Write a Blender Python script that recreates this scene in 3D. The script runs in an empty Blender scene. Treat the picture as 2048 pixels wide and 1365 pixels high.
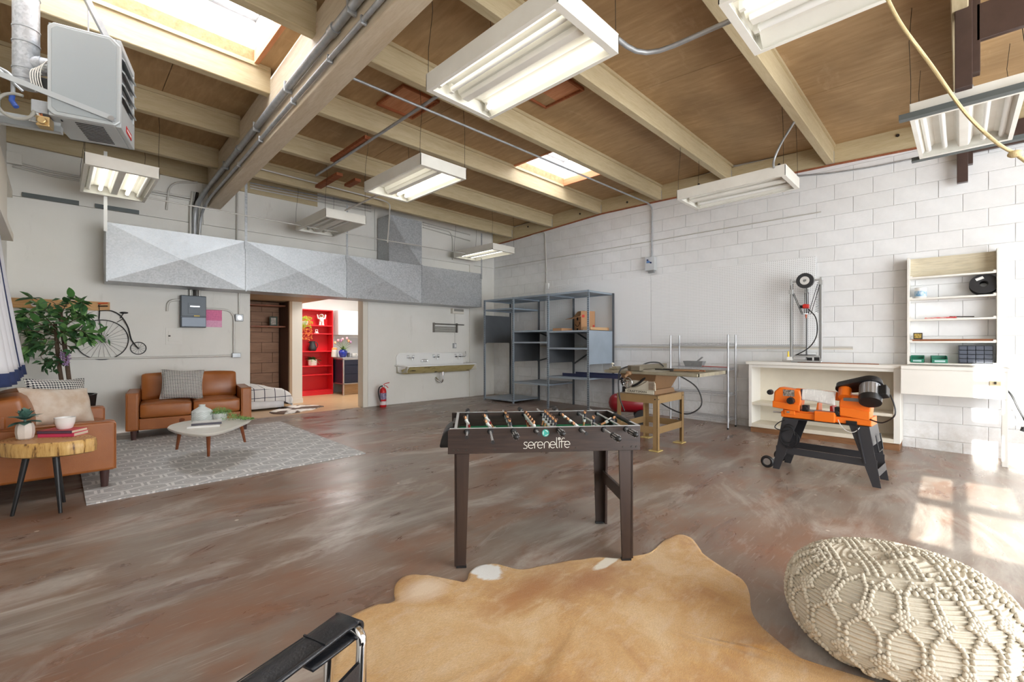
import bpy, math, random
import numpy as np
from mathutils import Vector, Matrix
R = math.radians
random.seed(7)
SC = bpy.context.scene
COL = SC.collection

# ------------------------------------------------------------------ camera, sky, sun, exposure
YAW = -45.25
cam_data = bpy.data.cameras.new('camera')
cam_data.sensor_width = 36.0
cam_data.lens = 905.0 / 2048 * 36
cam_data.shift_y = 4.5 / 2048
cam_data.clip_start = 0.02
cam = bpy.data.objects.new('camera', cam_data)
cam.location = (0, 0, 1.27)
cam.rotation_euler = (R(90), 0, R(YAW))
COL.objects.link(cam)
SC.camera = cam

world = bpy.data.worlds.new('sky')
SC.world = world
world.use_nodes = True
_bg = world.node_tree.nodes['Background']
_bg.inputs[0].default_value = (0.93, 0.97, 1.0, 1)
_bg.inputs[1].default_value = 2.8

sun_data = bpy.data.lights.new('sun', 'SUN')
sun_data.energy = 12.0
sun_data.angle = R(0.35)
sun_data.color = (1.0, 0.95, 0.87)
sun = bpy.data.objects.new('sun', sun_data)
sun.rotation_euler = Vector((0.956, 0.010, -0.292)).to_track_quat('-Z', 'Y').to_euler()
sun.location = (-6, -3, 6)
COL.objects.link(sun)

def area(name, loc, direction, sx, sy, power, color=(1, 1, 1)):
    d = bpy.data.lights.new(name, 'AREA')
    d.shape = 'RECTANGLE'
    d.size, d.size_y, d.energy, d.color = sx, sy, power, color
    o = bpy.data.objects.new(name, d)
    o.location = loc
    o.rotation_euler = Vector(direction).to_track_quat('-Z', 'Y').to_euler()
    COL.objects.link(o)
    return o
# daylight falling through the two skylights
area('skylight_daylight', (.5, 4.3, 4.52), (0, 0, -1), 1.6, 1.0, 14, (1.0, 1.0, 1.0))
area('skylight_daylight', (5.55, 4.42, 4.52), (0, 0, -1), 1.1, .8, 10, (1.0, 1.0, 1.0))
# added fill lamps for the front doorway, the back kitchen and the nook
area('door_fill', (2.4, -3.05, 1.75), (-.05, 1, 0.05), 4.6, 3.2, 60, (0.95, 0.98, 1.0))
area('kitchen_fill', (4.4, 9.3, 2.52), (0, 0, -1), 1.0, 0.9, 24, (1.0, 0.97, 0.94))
area('nook_fill', (2.5, 9.0, 2.5), (0, 0, -1), 0.5, 0.4, 15, (1.0, 0.95, 0.88))

SC.view_settings.view_transform = 'Standard'
SC.view_settings.look = 'None'
SC.view_settings.gamma = 1.0
SC.view_settings.use_curve_mapping = False
SC.view_settings.exposure = 1.22
SC.cycles.max_bounces = 8
SC.cycles.diffuse_bounces = 5
SC.cycles.glossy_bounces = 4
SC.cycles.transmission_bounces = 4
SC.cycles.transparent_max_bounces = 8
SC.cycles.caustics_reflective = False
SC.cycles.caustics_refractive = False
SC.cycles.sample_clamp_indirect = 6.0
SC.cycles.use_denoising = True

# ------------------------------------------------------------------ measured geometry
CY, SY, FX, HC = 0.7102, 0.7040, 905.0, 1.27
FS = 0.0078                                   # the slab falls gently towards the street door
XR = 7.353                                    # block wall
XL = -0.41
def floor_z(y): return FS * y
def back_y(x): return 8.084 - 0.026 * x
EYE = np.array([0, 0, HC])
def ray(px, py):
    u = (px - 1024) / FX
    return np.array([CY + SY * u, SY - CY * u, (687 - py) / FX])
def G(px, py, z=0.0):
    r = ray(px, py); return EYE + r * (z - HC) / (r[2] - FS * r[1])
def PX(px, py, x): r = ray(px, py); return EYE + r * x / r[0]
def PY(px, py, y): r = ray(px, py); return EYE + r * y / r[1]
def PZ(px, py, z): r = ray(px, py); return EYE + r * (z - HC) / r[2]
def PB(px, py, off=0.0):
    r = ray(px, py); return EYE + r * (8.084 - off) / (r[1] + 0.026 * r[0])
def PP(px, py, p):
    return EYE + ray(px, py) * (CY * p[0] + SY * p[1])

# ------------------------------------------------------------------ mesh builder
class MB:
    def __init__(s): s.v, s.f = [], []
    def add(s, v, f):
        n = len(s.v); s.v += [tuple(float(c) for c in p) for p in v]; s.f += [tuple(i + n for i in q) for q in f]; return s
    def hexa(s, p):   # 8 points: bottom 4 ccw, top 4 ccw
        return s.add(p, [(3, 2, 1, 0), (4, 5, 6, 7), (0, 1, 5, 4), (1, 2, 6, 5), (2, 3, 7, 6), (3, 0, 4, 7)])
    def box(s, x0, y0, z0, x1, y1, z1):
        if x1 < x0: x0, x1 = x1, x0
        if y1 < y0: y0, y1 = y1, y0
        if z1 < z0: z0, z1 = z1, z0
        return s.hexa([(x0, y0, z0), (x1, y0, z0), (x1, y1, z0), (x0, y1, z0), (x0, y0, z1), (x1, y0, z1), (x1, y1, z1), (x0, y1, z1)])
    def obox(s, c, a, b, d):   # centre and three half-axis vectors (a x b = +d side)
        c, a, b, d = (Vector(t) for t in (c, a, b, d))
        if a.cross(b).dot(d) < 0: a = -a
        return s.hexa([c - a - b - d, c + a - b - d, c + a + b - d, c - a + b - d, c - a - b + d, c + a - b + d, c + a + b + d, c - a + b + d])
    def bar(s, p0, p1, w, h, up=(0, 0, 1)):    # rectangular bar between two points
        p0, p1 = Vector(p0), Vector(p1); d = (p1 - p0); L = d.length; d = d / L
        u = Vector(up)
        if abs(d.dot(u)) > 0.95: u = Vector((1, 0, 0)) if abs(d.x) < .9 else Vector((0, 1, 0))
        sd = d.cross(u).normalized(); u = sd.cross(d).normalized()
        return s.obox((p0 + p1) / 2, d * L / 2, sd * w / 2, u * h / 2)
    def cyl(s, p0, p1, r0, r1=None, n=14, caps=True):
        r1 = r0 if r1 is None else r1
        p0, p1 = Vector(p0), Vector(p1); d = (p1 - p0).normalized()
        a = d.orthogonal().normalized(); b = d.cross(a)
        v = []
        for p, r in ((p0, r0), (p1, r1)):
            for i in range(n):
                t = 2 * math.pi * i / n; v.append(p + a * r * math.cos(t) + b * r * math.sin(t))
        f = [(i, (i + 1) % n, n + (i + 1) % n, n + i) for i in range(n)]
        if caps: f += [tuple(range(n - 1, -1, -1)), tuple(range(n, 2 * n))]
        return s.add(v, f)
    def tube(s, pts, r, n=8, closed=False, caps=True):
        P = [Vector(p) for p in pts]; m = len(P)
        rr = r if hasattr(r, '__len__') else [r] * m
        T = []
        for i in range(m):
            a = P[(i - 1) % m] if (closed or i > 0) else P[i]
            b = P[(i + 1) % m] if (closed or i < m - 1) else P[i]
            t = (b - a); T.append(t.normalized() if t.length > 1e-9 else Vector((0, 0, 1)))
        N = T[0].orthogonal().normalized(); v = []
        for i in range(m):
            N = (N - T[i] * N.dot(T[i])); N = N.normalized() if N.length > 1e-6 else T[i].orthogonal().normalized()
            B = T[i].cross(N)
            for k in range(n):
                t = 2 * math.pi * k / n; v.append(P[i] + (N * math.cos(t) + B * math.sin(t)) * rr[i])
        f = []
        for i in range(m if closed else m - 1):
            j = (i + 1) % m
            for k in range(n): f.append((i * n + k, i * n + (k + 1) % n, j * n + (k + 1) % n, j * n + k))
        if caps and not closed: f += [tuple(range(n - 1, -1, -1)), tuple((m - 1) * n + k for k in range(n))]
        return s.add(v, f)
    def lathe(s, prof, n=20, c=(0, 0, 0), close=True):   # profile (r,z) bottom to top
        v, f = [], []
        for r, z in prof:
            for i in range(n):
                t = 2 * math.pi * i / n; v.append((c[0] + r * math.cos(t), c[1] + r * math.sin(t), c[2] + z))
        for j in range(len(prof) - 1):
            for i in range(n): f.append((j * n + i, j * n + (i + 1) % n, (j + 1) * n + (i + 1) % n, (j + 1) * n + i))
        if close: f += [tuple(range(n - 1, -1, -1)), tuple((len(prof) - 1) * n + i for i in range(n))]
        return s.add(v, f)
    def prism(s, poly, d0, d1, plane='xy', off=(0, 0, 0)):
        def m(a, b, d):
            p = {'xy': (a, b, d), 'xz': (a, d, b), 'yz': (d, a, b)}[plane]
            return (p[0] + off[0], p[1] + off[1], p[2] + off[2])
        ar = sum(poly[i][0] * poly[(i + 1) % len(poly)][1] - poly[(i + 1) % len(poly)][0] * poly[i][1] for i in range(len(poly)))
        if ar < 0: poly = poly[::-1]
        if d1 < d0: d0, d1 = d1, d0
        n = len(poly)
        v = [m(a, b, d0) for a, b in poly] + [m(a, b, d1) for a, b in poly]
        f = [tuple(range(n - 1, -1, -1)), tuple(range(n, 2 * n))] + [(i, (i + 1) % n, n + (i + 1) % n, n + i) for i in range(n)]
        if plane == 'xz': f = [q[::-1] for q in f]
        return s.add(v, f)
    def ball(s, c, r, nu=14, nv=9, rot=None):
        r = r if hasattr(r, '__len__') else (r, r, r)
        v, f = [], []
        for j in range(nv + 1):
            ph = math.pi * j / nv
            for i in range(nu):
                t = 2 * math.pi * i / nu
                p = Vector((r[0] * math.sin(ph) * math.cos(t), r[1] * math.sin(ph) * math.sin(t), -r[2] * math.cos(ph)))
                if rot is not None: p = rot @ p
                v.append((c[0] + p.x, c[1] + p.y, c[2] + p.z))
        for j in range(nv):
            for i in range(nu):
                q = [j * nu + i, j * nu + (i + 1) % nu, (j + 1) * nu + (i + 1) % nu, (j + 1) * nu + i]
                if j == 0: q = [q[0], q[2], q[3]]
                elif j == nv - 1: q = [q[0], q[1], q[2]]
                f.append(tuple(q))
        return s.add(v, f)
    def grid(s, fn, nu, nv, cu=False, cv=False):
        v = [fn(i / (nu if cu else nu - 1), j / (nv if cv else nv - 1)) for j in range(nv) for i in range(nu)]
        f = []
        for j in range(nv if cv else nv - 1):
            for i in range(nu if cu else nu - 1):
                f.append((j * nu + i, j * nu + (i + 1) % nu, ((j + 1) % nv) * nu + (i + 1) % nu, ((j + 1) % nv) * nu + i))
        return s.add(v, f)
    def xf(s, M):
        s.v = [tuple(M @ Vector(p)) for p in s.v]; return s
    def mesh(s, name, smooth=None):
        me = bpy.data.meshes.new(name); me.from_pydata(s.v, [], s.f); me.update()
        if smooth is not None:
            me.polygons.foreach_set('use_smooth', [True] * len(me.polygons))
            me.set_sharp_from_angle(angle=R(smooth))
        return me
    def build(s, name, m, parent=None, smooth=None, bevel=0, seg=2, label=None, cat=None, group=None, kind=None, sub=0, solid=0, loc=None):
        base = Vector((0, 0, 0))
        if parent is None and loc is None and s.v:
            a = np.array(s.v); base = Vector(((a[:, 0].min() + a[:, 0].max()) / 2, (a[:, 1].min() + a[:, 1].max()) / 2, a[:, 2].min()))
            s.v = [(p[0] - base.x, p[1] - base.y, p[2] - base.z) for p in s.v]
        if loc is not None: base = Vector(loc)
        me = s.mesh(name, smooth)
        me.materials.append(m)
        o = bpy.data.objects.new(name, me); COL.objects.link(o)
        o.location = base
        if parent is not None: o.parent = parent
        if solid:
            md = o.modifiers.new('solid', 'SOLIDIFY'); md.thickness = solid; md.offset = 0
        if bevel:
            md = o.modifiers.new('bevel', 'BEVEL'); md.width = bevel; md.segments = seg; md.limit_method = 'ANGLE'; md.angle_limit = R(35); md.harden_normals = False
        if sub:
            md = o.modifiers.new('sub', 'SUBSURF'); md.levels = sub; md.render_levels = sub
        tag(o, label, cat, group, kind)
        return o

def tag(o, label=None, cat=None, group=None, kind=None):
    if label: o['label'] = label
    if cat: o['category'] = cat
    if group: o['group'] = group
    if kind: o['kind'] = kind
    return o
def thing(name, label, cat, loc=(0, 0, 0), rz=0.0, group=None, kind=None):
    o = bpy.data.objects.new(name, None); COL.objects.link(o)
    o.empty_display_size = 0.1
    o.location = tuple(float(c) for c in loc); o.rotation_euler = (0, 0, rz)
    return tag(o, label, cat, group, kind)
def dup(o, parent=None, name=None):
    c = o.copy(); COL.objects.link(c)
    if name: c.name = name
    if parent is not None: c.parent = parent
    for ch in o.children: dup(ch, c)
    return c
def place(me, name, m, loc, parent, rot=None, scale=None):
    o = bpy.data.objects.new(name, me); COL.objects.link(o); o.location = loc; o.parent = parent
    if rot: o.rotation_euler = rot
    if scale: o.scale = scale
    return o
def arc(c, r, a0, a1, n, u=(1, 0, 0), w=(0, 0, 1)):
    c, u, w = Vector(c), Vector(u), Vector(w)
    return [c + u * r * math.cos(R(a0 + (a1 - a0) * i / (n - 1))) + w * r * math.sin(R(a0 + (a1 - a0) * i / (n - 1))) for i in range(n)]
def bez(p, n=16):
    p = [Vector(q) for q in p]; out = []
    for i in range(n):
        t = i / (n - 1); q = p
        while len(q) > 1: q = [q[k].lerp(q[k + 1], t) for k in range(len(q) - 1)]
        out.append(q[0])
    return out
def catmull(p, n=6):
    p = [Vector(q) for q in p]; P = [p[0]] + p + [p[-1]]; out = []
    for i in range(1, len(P) - 2):
        for k in range(n):
            t = k / n; a, b, c, d = P[i - 1:i + 3]
            out.append(0.5 * ((2 * b) + (c - a) * t + (2 * a - 5 * b + 4 * c - d) * t * t + (3 * b - a - 3 * c + d) * t ** 3))
    return out + [p[-1]]
def fillet(pts, r, n=5):      # a polyline with rounded corners
    P = [Vector(p) for p in pts]; out = [P[0]]
    for i in range(1, len(P) - 1):
        a, b = (P[i - 1] - P[i]), (P[i + 1] - P[i]); k = min(r, a.length / 2, b.length / 2)
        out += bez([P[i] + a.normalized() * k, P[i], P[i] + b.normalized() * k], n)
    return out + [P[-1]]

# ------------------------------------------------------------------ materials
def lin(c):
    return tuple(((x / 255) / 12.92 if x <= 10 else ((x / 255 + 0.055) / 1.055) ** 2.4) for x in c[:3]) + (1,)
class NT:
    def __init__(s, name):
        s.m = bpy.data.materials.new(name); s.m.use_nodes = True
        s.t = s.m.node_tree; s.b = s.t.nodes['Principled BSDF']
        s.out = s.t.nodes['Material Output']
    def n(s, kind, **kw):
        nd = s.t.nodes.new('ShaderNode' + kind)
        for k, v in kw.items():
            if k in nd.inputs: s.put(nd.inputs[k], v)
            else: setattr(nd, k, v)
        return nd
    def put(s, sock, v):
        if isinstance(v, bpy.types.NodeSocket): s.t.links.new(v, sock)
        else: sock.default_value = v
    def coord(s, scale=(1, 1, 1), kind='Object', rot=(0, 0, 0)):
        tc = s.n('TexCoord'); mp = s.n('Mapping')
        s.t.links.new(tc.outputs[kind], mp.inputs[0])
        mp.inputs['Scale'].default_value = scale; mp.inputs['Rotation'].default_value = rot
        return mp.outputs[0]
    def noise(s, vec, scale, detail=4, rough=.55, dist=0):
        nd = s.n('TexNoise'); s.t.links.new(vec, nd.inputs['Vector'])
        nd.inputs['Scale'].default_value = scale; nd.inputs['Detail'].default_value = detail
        nd.inputs['Roughness'].default_value = rough; nd.inputs['Distortion'].default_value = dist
        return nd.outputs['Fac']
    def ramp(s, fac, stops, interp='LINEAR'):
        nd = s.n('ValToRGB'); nd.color_ramp.interpolation = interp
        e = nd.color_ramp.elements
        while len(e) < len(stops): e.new(0.5)
        for k, (p, c) in enumerate(stops):
            e[k].position = p; e[k].color = c if len(c) == 4 else lin(c)
        s.put(nd.inputs[0], fac); return nd.outputs[0]
    def mix(s, fac, a, b, mode='MIX'):
        nd = s.n('MixRGB', blend_type=mode); s.put(nd.inputs[0], fac); s.put(nd.inputs[1], a); s.put(nd.inputs[2], b); return nd.outputs[0]
    def math(s, op, a, b=0.0, c=0.0):
        nd = s.n('Math', operation=op); s.put(nd.inputs[0], a); s.put(nd.inputs[1], b); s.put(nd.inputs[2], c); return nd.outputs[0]
    def sep(s, vec):
        nd = s.n('SeparateXYZ'); s.put(nd.inputs[0], vec); return nd.outputs
    def bump(s, h, strength=.2, dist=.01):
        nd = s.n('Bump'); s.put(nd.inputs['Height'], h); nd.inputs['Strength'].default_value = strength; nd.inputs['Distance'].default_value = dist
        s.t.links.new(nd.outputs[0], s.b.inputs['Normal'])
    def set(s, **kw):
        nm = dict(col='Base Color', rough='Roughness', metal='Metallic', spec='Specular IOR Level', coat='Coat Weight', coatr='Coat Roughness', trans='Transmission Weight', alpha='Alpha', ec='Emission Color', es='Emission Strength', sheen='Sheen Weight', ior='IOR')
        for k, v in kw.items(): s.put(s.b.inputs[nm[k]], v)
        return s
W0, B0 = (1, 1, 1, 1), (0, 0, 0, 1)
_mats = {}
def mat(name, col, rough=.5, metal=0.0, var=0.0, vs=4.0, bump=0.0, bs=60.0, col2=None, stretch=(1, 1, 1), spec=.5, coat=0.0):
    if name in _mats: return _mats[name]
    t = NT(name); c = lin(col)
    t.set(rough=rough, metal=metal, spec=spec, coat=coat)
    if var or col2 or bump: vec = t.coord(stretch)
    if var or col2:
        c2 = lin(col2) if col2 else tuple(x * (1 - var) for x in c[:3]) + (1,)
        t.set(col=t.ramp(t.noise(vec, vs, 5), [(0.36, c), (0.66, c2)]))
    else: t.set(col=c)
    if bump: t.bump(t.noise(vec, bs, 3), bump, .004)
    _mats[name] = t.m
    return t.m
def wood(name, a, b, axis='x', rough=.5, grain=18, spec=.4, bump=.08, dark=None, coat=0):
    t = NT(name)
    st = {'x': (1, 9, 9), 'y': (9, 1, 9), 'z': (9, 9, 1)}[axis]
    v = t.coord(st)
    n1 = t.noise(v, grain * .22, 6, .6, .6)
    n2 = t.noise(v, grain, 3, .6)
    c = t.ramp(n1, [(0.3, a), (0.7, b)])
    c = t.mix(t.ramp(n2, [(0.45, B0), (0.75, (.35, .35, .35, 1))]), c, lin(dark or tuple(int(x * .6) for x in b)))
    t.set(col=c, rough=rough, spec=spec, coat=coat)
    t.bump(n2, bump, .003)
    return t.m
def emit(name, col, s):
    t = NT(name); t.set(col=lin(col), ec=lin(col), es=s); return t.m
# ------------------------------------------------------------------ materials of the setting
def floor_mat():
    t = NT('stained_concrete')
    v = t.coord((1, 1, 1)); va = t.coord((.55, 1.6, 1), rot=(0, 0, R(-25)))
    big = t.noise(v, .75, 4, .55, .7)
    mid = t.noise(va, 2.3, 7, .62, .8)
    fine = t.noise(va, 9, 8, .7, .5)
    scr = t.noise(t.coord((1.0, 14, 1), rot=(0, 0, R(35))), 5, 4, .6)
    c = t.ramp(mid, [(.28, (96, 75, 62)), (.40, (122, 93, 74)), (.5, (136, 118, 102)), (.60, (153, 140, 126)), (.75, (166, 157, 145))])
    red = t.ramp(big, [(.38, (122, 86, 68)), (.58, (138, 132, 127))])
    c = t.mix(.45, c, red)
    c = t.mix(t.ramp(fine, [(.30, (.38, .38, .38, 1)), (.66, B0)]), c, lin((114, 96, 85)))
    rust = t.ramp(t.noise(t.coord((.8, 1.3, 1), rot=(0, 0, R(-25))), 1.1, 8, .62, 1.0), [(.50, B0), (.66, (.75, .75, .75, 1))])
    c = t.mix(rust, c, lin((136, 94, 68)))
    pale = t.ramp(t.noise(va, 1.25, 8, .68, 1.3), [(.51, B0), (.68, (.8, .8, .8, 1))])
    c = t.mix(pale, c, lin((185, 177, 168)))
    c = t.mix(t.ramp(scr, [(.60, B0), (.74, (.5, .5, .5, 1))]), c, lin((189, 180, 169)))
    spk = t.n('TexVoronoi'); t.put(spk.inputs['Vector'], v); spk.inputs['Scale'].default_value = 3.2
    c = t.mix(t.ramp(spk.outputs['Distance'], [(.035, (.9, .9, .9, 1)), (.05, B0)]), c, lin((210, 199, 185)))
    t.set(col=c, spec=.5, rough=t.ramp(mid, [(.3, (.22,) * 3 + (1,)), (.7, (.44,) * 3 + (1,))]))
    t.bump(fine, .12, .004)
    return t.m
def deck_mat():
    t = NT('ceiling_plywood')
    v = t.coord((6, 1, 1)); v2 = t.coord((1, 1, 1))
    g = t.noise(v, 3.2, 6, .6, .4)
    c = t.ramp(g, [(.3, (160, 130, 93)), (.55, (173, 143, 105)), (.75, (185, 156, 118))])
    st = t.noise(v2, .9, 4, .55, .5)
    c = t.mix(t.ramp(st, [(.50, B0), (.72, (.55, .55, .55, 1))]), c, lin((129, 103, 73)))
    pl = t.noise(t.coord((1, 2.5, 1)), 1.6, 7, .7, .4)
    c = t.mix(t.ramp(pl, [(.60, B0), (.74, (.45, .45, .45, 1))]), c, lin((198, 172, 138)))
    t.set(col=c, rough=.7, spec=.25); t.bump(g, .1, .003)
    return t.m
def painted_block():
    t = NT('white_block_paint'); v = t.coord()
    info = t.n('ObjectInfo')
    c = t.ramp(t.noise(v, 6, 5, .6), [(.3, (226, 227, 228)), (.7, (235, 236, 237))])
    c = t.mix(t.ramp(info.outputs['Random'], [(0, B0), (1, (.28, .28, .28, 1))]), c, lin((211, 210, 208)))
    geo = t.n('NewGeometry'); z = t.sep(geo.outputs['Position'])[2]
    grime = t.math('MULTIPLY', t.ramp(z, [(.06, (.6,) * 3 + (1,)), (.55, B0)]), t.ramp(t.noise(geo.outputs['Position'], 5, 6, .7), [(.42, B0), (.7, W0)]))
    c = t.mix(grime, c, lin((168, 160, 148)))
    t.set(col=c, rough=.55, spec=.3)
    t.bump(t.math('ADD', t.noise(v, 38, 5, .65), t.math('MULTIPLY', t.noise(v, 7, 3), 1.2)), .3, .006)
    return t.m
def plaster():
    t = NT('off_white_plaster'); v = t.coord()
    c = t.ramp(t.noise(v, 1.1, 6, .6, .4), [(.3, (224, 222, 215)), (.72, (233, 231, 226))])
    st = t.noise(t.coord((3, 3, .7)), 2.2, 7, .7)
    c = t.mix(t.ramp(st, [(.60, B0), (.78, (.4,) * 3 + (1,))]), c, lin((186, 181, 172)))
    t.set(col=c, rough=.6, spec=.3); t.bump(t.noise(v, 30, 4), .12, .004)
    return t.m
M_floor = floor_mat(); M_deck = deck_mat(); M_block = painted_block(); M_plaster = plaster()
M_mortar = mat('painted_mortar', (208, 207, 205), .8, bump=.2)
M_joist = wood('joist_paint', (195, 180, 148), (180, 163, 129), 'x', .6, 10, .3, .08, (159, 141, 107))
M_girder = wood('girder_paint', (208, 195, 174), (191, 174, 148), 'y', .55, 10, .35, .1, (165, 144, 116))
M_ledger = wood('ledger_wood', (199, 184, 150), (186, 169, 133), 'y', .6, 10, .3, .08, (161, 141, 105))
M_cream = mat('cream_jamb_paint', (224, 218, 206), .5)
M_white = mat('white_paint', (232, 232, 230), .45)
M_galv = mat('galvanized_pipe', (176, 179, 182), .42, .45, .2, 14)
M_emt = mat('painted_conduit', (206, 204, 198), .45, .25)
M_steel = mat('bright_steel', (200, 202, 205), .28, .95)
M_black = mat('black_plastic', (24, 24, 26), .42)
M_blackm = mat('black_iron', (28, 28, 30), .45, .4)
M_chrome = mat('chrome', (225, 226, 228), .08, 1.0)
M_redwood = wood('reddish_raw_wood', (168, 104, 70), (140, 78, 50), 'x', .65, 12, .2)
M_redply = wood('raw_red_plywood', (206, 150, 112), (184, 122, 84), 'y', .65, 7, .2, .05, (150, 92, 62))
M_wire = mat('dark_wire', (62, 58, 54), .5, .6)
M_sill = wood('kitchen_floor_wood', (206, 176, 140), (188, 152, 112), 'x', .35, 8, .4)

# ------------------------------------------------------------------ floor and walls
def slab(name, x0, x1, y0, y1, m, th=.12, dz=0):
    b = MB(); z0, z1 = floor_z(y0) + dz, floor_z(y1) + dz
    b.hexa([(x0, y0, z0 - th), (x1, y0, z0 - th), (x1, y1, z1 - th), (x0, y1, z1 - th), (x0, y0, z0), (x1, y0, z0), (x1, y1, z1), (x0, y1, z1)])
    return b.build(name, m, kind='structure', loc=(0, 0, 0))
slab('floor', XL - .1, XR + .05, -3.3, 8.02, M_floor)
slab('floor', 1.0, 6.2, 8.02, 10.9, M_sill)

# block wall: every block is a piece of its own in front of a mortar face
wr = MB().box(XR + .007, -3.3, -.1, XR + .2, 8.1, 4.1).build('wall_right', M_mortar, kind='structure', loc=(0, 0, 0))
def block_mesh(name, w, hh, seed):
    rnd = random.Random(seed); c = .004; b = MB()
    j = lambda s=.0015: rnd.uniform(-s, s)
    y0, y1, z0, z1 = .0014 + j(.0008), w - .0014 + j(.0008), .0014 + j(.0008), hh - .0014 + j(.0008)
    v = [(.014, y0, z0), (.014, y1, z0), (.014, y1, z1), (.014, y0, z1)]
    v += [(.002, y0, z0), (.002, y1, z0), (.002, y1, z1), (.002, y0, z1)]
    v += [(-.002 + j(), y0 + c, z0 + c), (-.002 + j(), y1 - c, z0 + c), (-.002 + j(), y1 - c, z1 - c), (-.002 + j(), y0 + c, z1 - c)]
    f = [(8, 9, 10, 11)[::-1]]
    for a in (0, 4):
        for i in range(4): f.append((a + i, a + (i + 1) % 4, a + 4 + (i + 1) % 4, a + 4 + i)[::-1])
    b.add(v, f); me = b.mesh(name); me.materials.append(M_block); return me
CH = .2047; BW = .4064
blk = [block_mesh('block', BW, CH, i) for i in range(7)]
blk0 = [block_mesh('block', BW, .125, 20 + i) for i in range(2)]
PEG_Y0, PEG_Y1, PEG_Z0, PEG_Z1 = 1.42, 6.3, 1.248, 2.466
y_joint = float(PX(1745.5, 700, XR)[1])
z_joint_k = int(round((PX(1745.5, 690, XR)[2] - .125 - CH / 2) / CH))
spots_ = []
for k in range(-1, 17):
    z = .125 + CH * k if k >= 0 else .0
    ph = y_joint + (0 if (k - z_joint_k) % 2 == 0 else BW / 2)
    y = ph - math.ceil((ph + 1.2) / BW) * BW
    while y < 7.95:
        hid = y > PEG_Y0 and y + BW < PEG_Y1 and z > PEG_Z0 and z + CH < PEG_Z1
        top_hid = y + BW < -.55 or (z + CH < 1.0 and y > .62 and y + BW < 2.05) or (z > 1.02 and z + CH < 1.0)
        if not hid and not top_hid:
            w = min(BW, 8.0 - y)
            spots_.append((y, z if k >= 0 else -.01, w, k))
        y += BW
MB().box(XR - .003, -1.0, .125 + CH * 17 + .004, XR + .02, 8.0, 3.78).build('cap_course', M_block, wr)

spots_.sort(key=lambda q: (CY * XR + SY * q[0]) / min(1.0, q[2] / BW + .2))      # the blocks that show largest first
rest_ = MB()
for i, (y, z, w, k) in enumerate(spots_):
    me = random.choice(blk0 if k < 0 else blk)
    if i < 296: place(me, 'block', None, (XR, y, z), wr, scale=(1, w / BW, 1))
    else: rest_.add([(XR + p.co.x, y + p.co.y * w / BW, z + p.co.z) for p in me.vertices], [tuple(f.vertices) for f in me.polygons])
rest_.build('far_blocks', M_block, wr, kind='stuff')
# back wall: plaster panels in three courses around the wide opening
wb = thing('wall_back', None, None, (0, 8.1, 0), kind='structure')
def wpanel(name, x0, x1, z0, z1, off=0.0, th=.16, m=None, parent=None):
    b = MB(); ya, yb = back_y(x0) - off, back_y(x1) - off
    b.hexa([(x0, ya, z0), (x1, yb, z0), (x1, yb + th, z0), (x0, ya + th, z0), (x0, ya, z1), (x1, yb, z1), (x1, yb + th, z1), (x0, ya + th, z1)])
    p = parent or wb
    return b.xf(Matrix.Translation(-Vector(p.location))).build(name, m or M_plaster, p)
ZS = 3.05
wpanel('panel', XL, 2.178, -.02, ZS - .006)
wpanel('panel', 4.085, XR, -.02, ZS - .006)
wpanel('panel', 2.178, 4.085, 2.12, ZS - .006)
wpanel('panel', XL, 1.55, ZS, 4.05)
wpanel('panel', 1.556, 4.3, ZS, 4.05)
wpanel('panel', 4.306, XR, ZS, 4.05)
# plywood facing behind the sink, a little proud, with a cream end trim
wpanel('panel', 4.16, 6.42, .07, 2.1, .018, .017)
wpanel('jamb', 4.06, 4.155, .03, 2.12, .02, .2, M_cream)
wpanel('corner_post', 6.60, 6.72, .05, 3.05, .03, .03)

# left wall with the street window that the sun comes through
wl = MB()
wl.box(XL - .12, .25, -.1, XL, 8.2, 4.1).box(XL - .12, -3.3, -.1, XL, .25, 1.12).box(XL - .12, -3.3, 3.46, XL, .25, 4.1).box(XL - .12, -3.3, 1.12, XL, -1.52, 3.46)
wl.build('wall_left', M_plaster, kind='structure', loc=(0, 0, 0))
w1 = thing('window_1', None, None, (XL - .06, -.62, 1.12), kind='structure')
Tw1 = Matrix.Translation(-w1.location)
WX0, WX1 = XL - .075, XL - .045
cols = [(-.01, .19), (-.38, -.10), (-.74, -.46), (-1.10, -.82), (-1.46, -1.18)]
rows = [(1.15, 1.255), (1.33, 1.62), (1.68, 1.935), (2.30, 2.55), (2.78, 3.05), (3.12, 3.40)]
ye = [.25] + [v for c in cols for v in (c[1], c[0])] + [-1.52]
for i in range(0, len(ye), 2): MB().box(WX0, ye[i + 1], 1.12, WX1, ye[i], 3.46).xf(Tw1).build('mullion', M_white, w1)
ze = [1.12] + [v for r in rows for v in r] + [3.46]
for i in range(0, len(ze), 2): MB().box(WX0 + .002, -1.5, ze[i], WX1 - .002, .24, ze[i + 1]).xf(Tw1).build('rail', M_white, w1)
MB().box(WX0 - .005, -.40, 1.13, WX1 + .005, .22, 1.30).xf(Tw1).build('sun_blocker', M_white, w1)  # added unseen board that keeps the low sun off the pouf
MB().box(WX0 - .005, -.19, 2.0, WX1 + .005, .22, 3.45).xf(Tw1).build('sun_blocker', M_white, w1)  # added unseen board that trims the sun patch on the block wall
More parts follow.
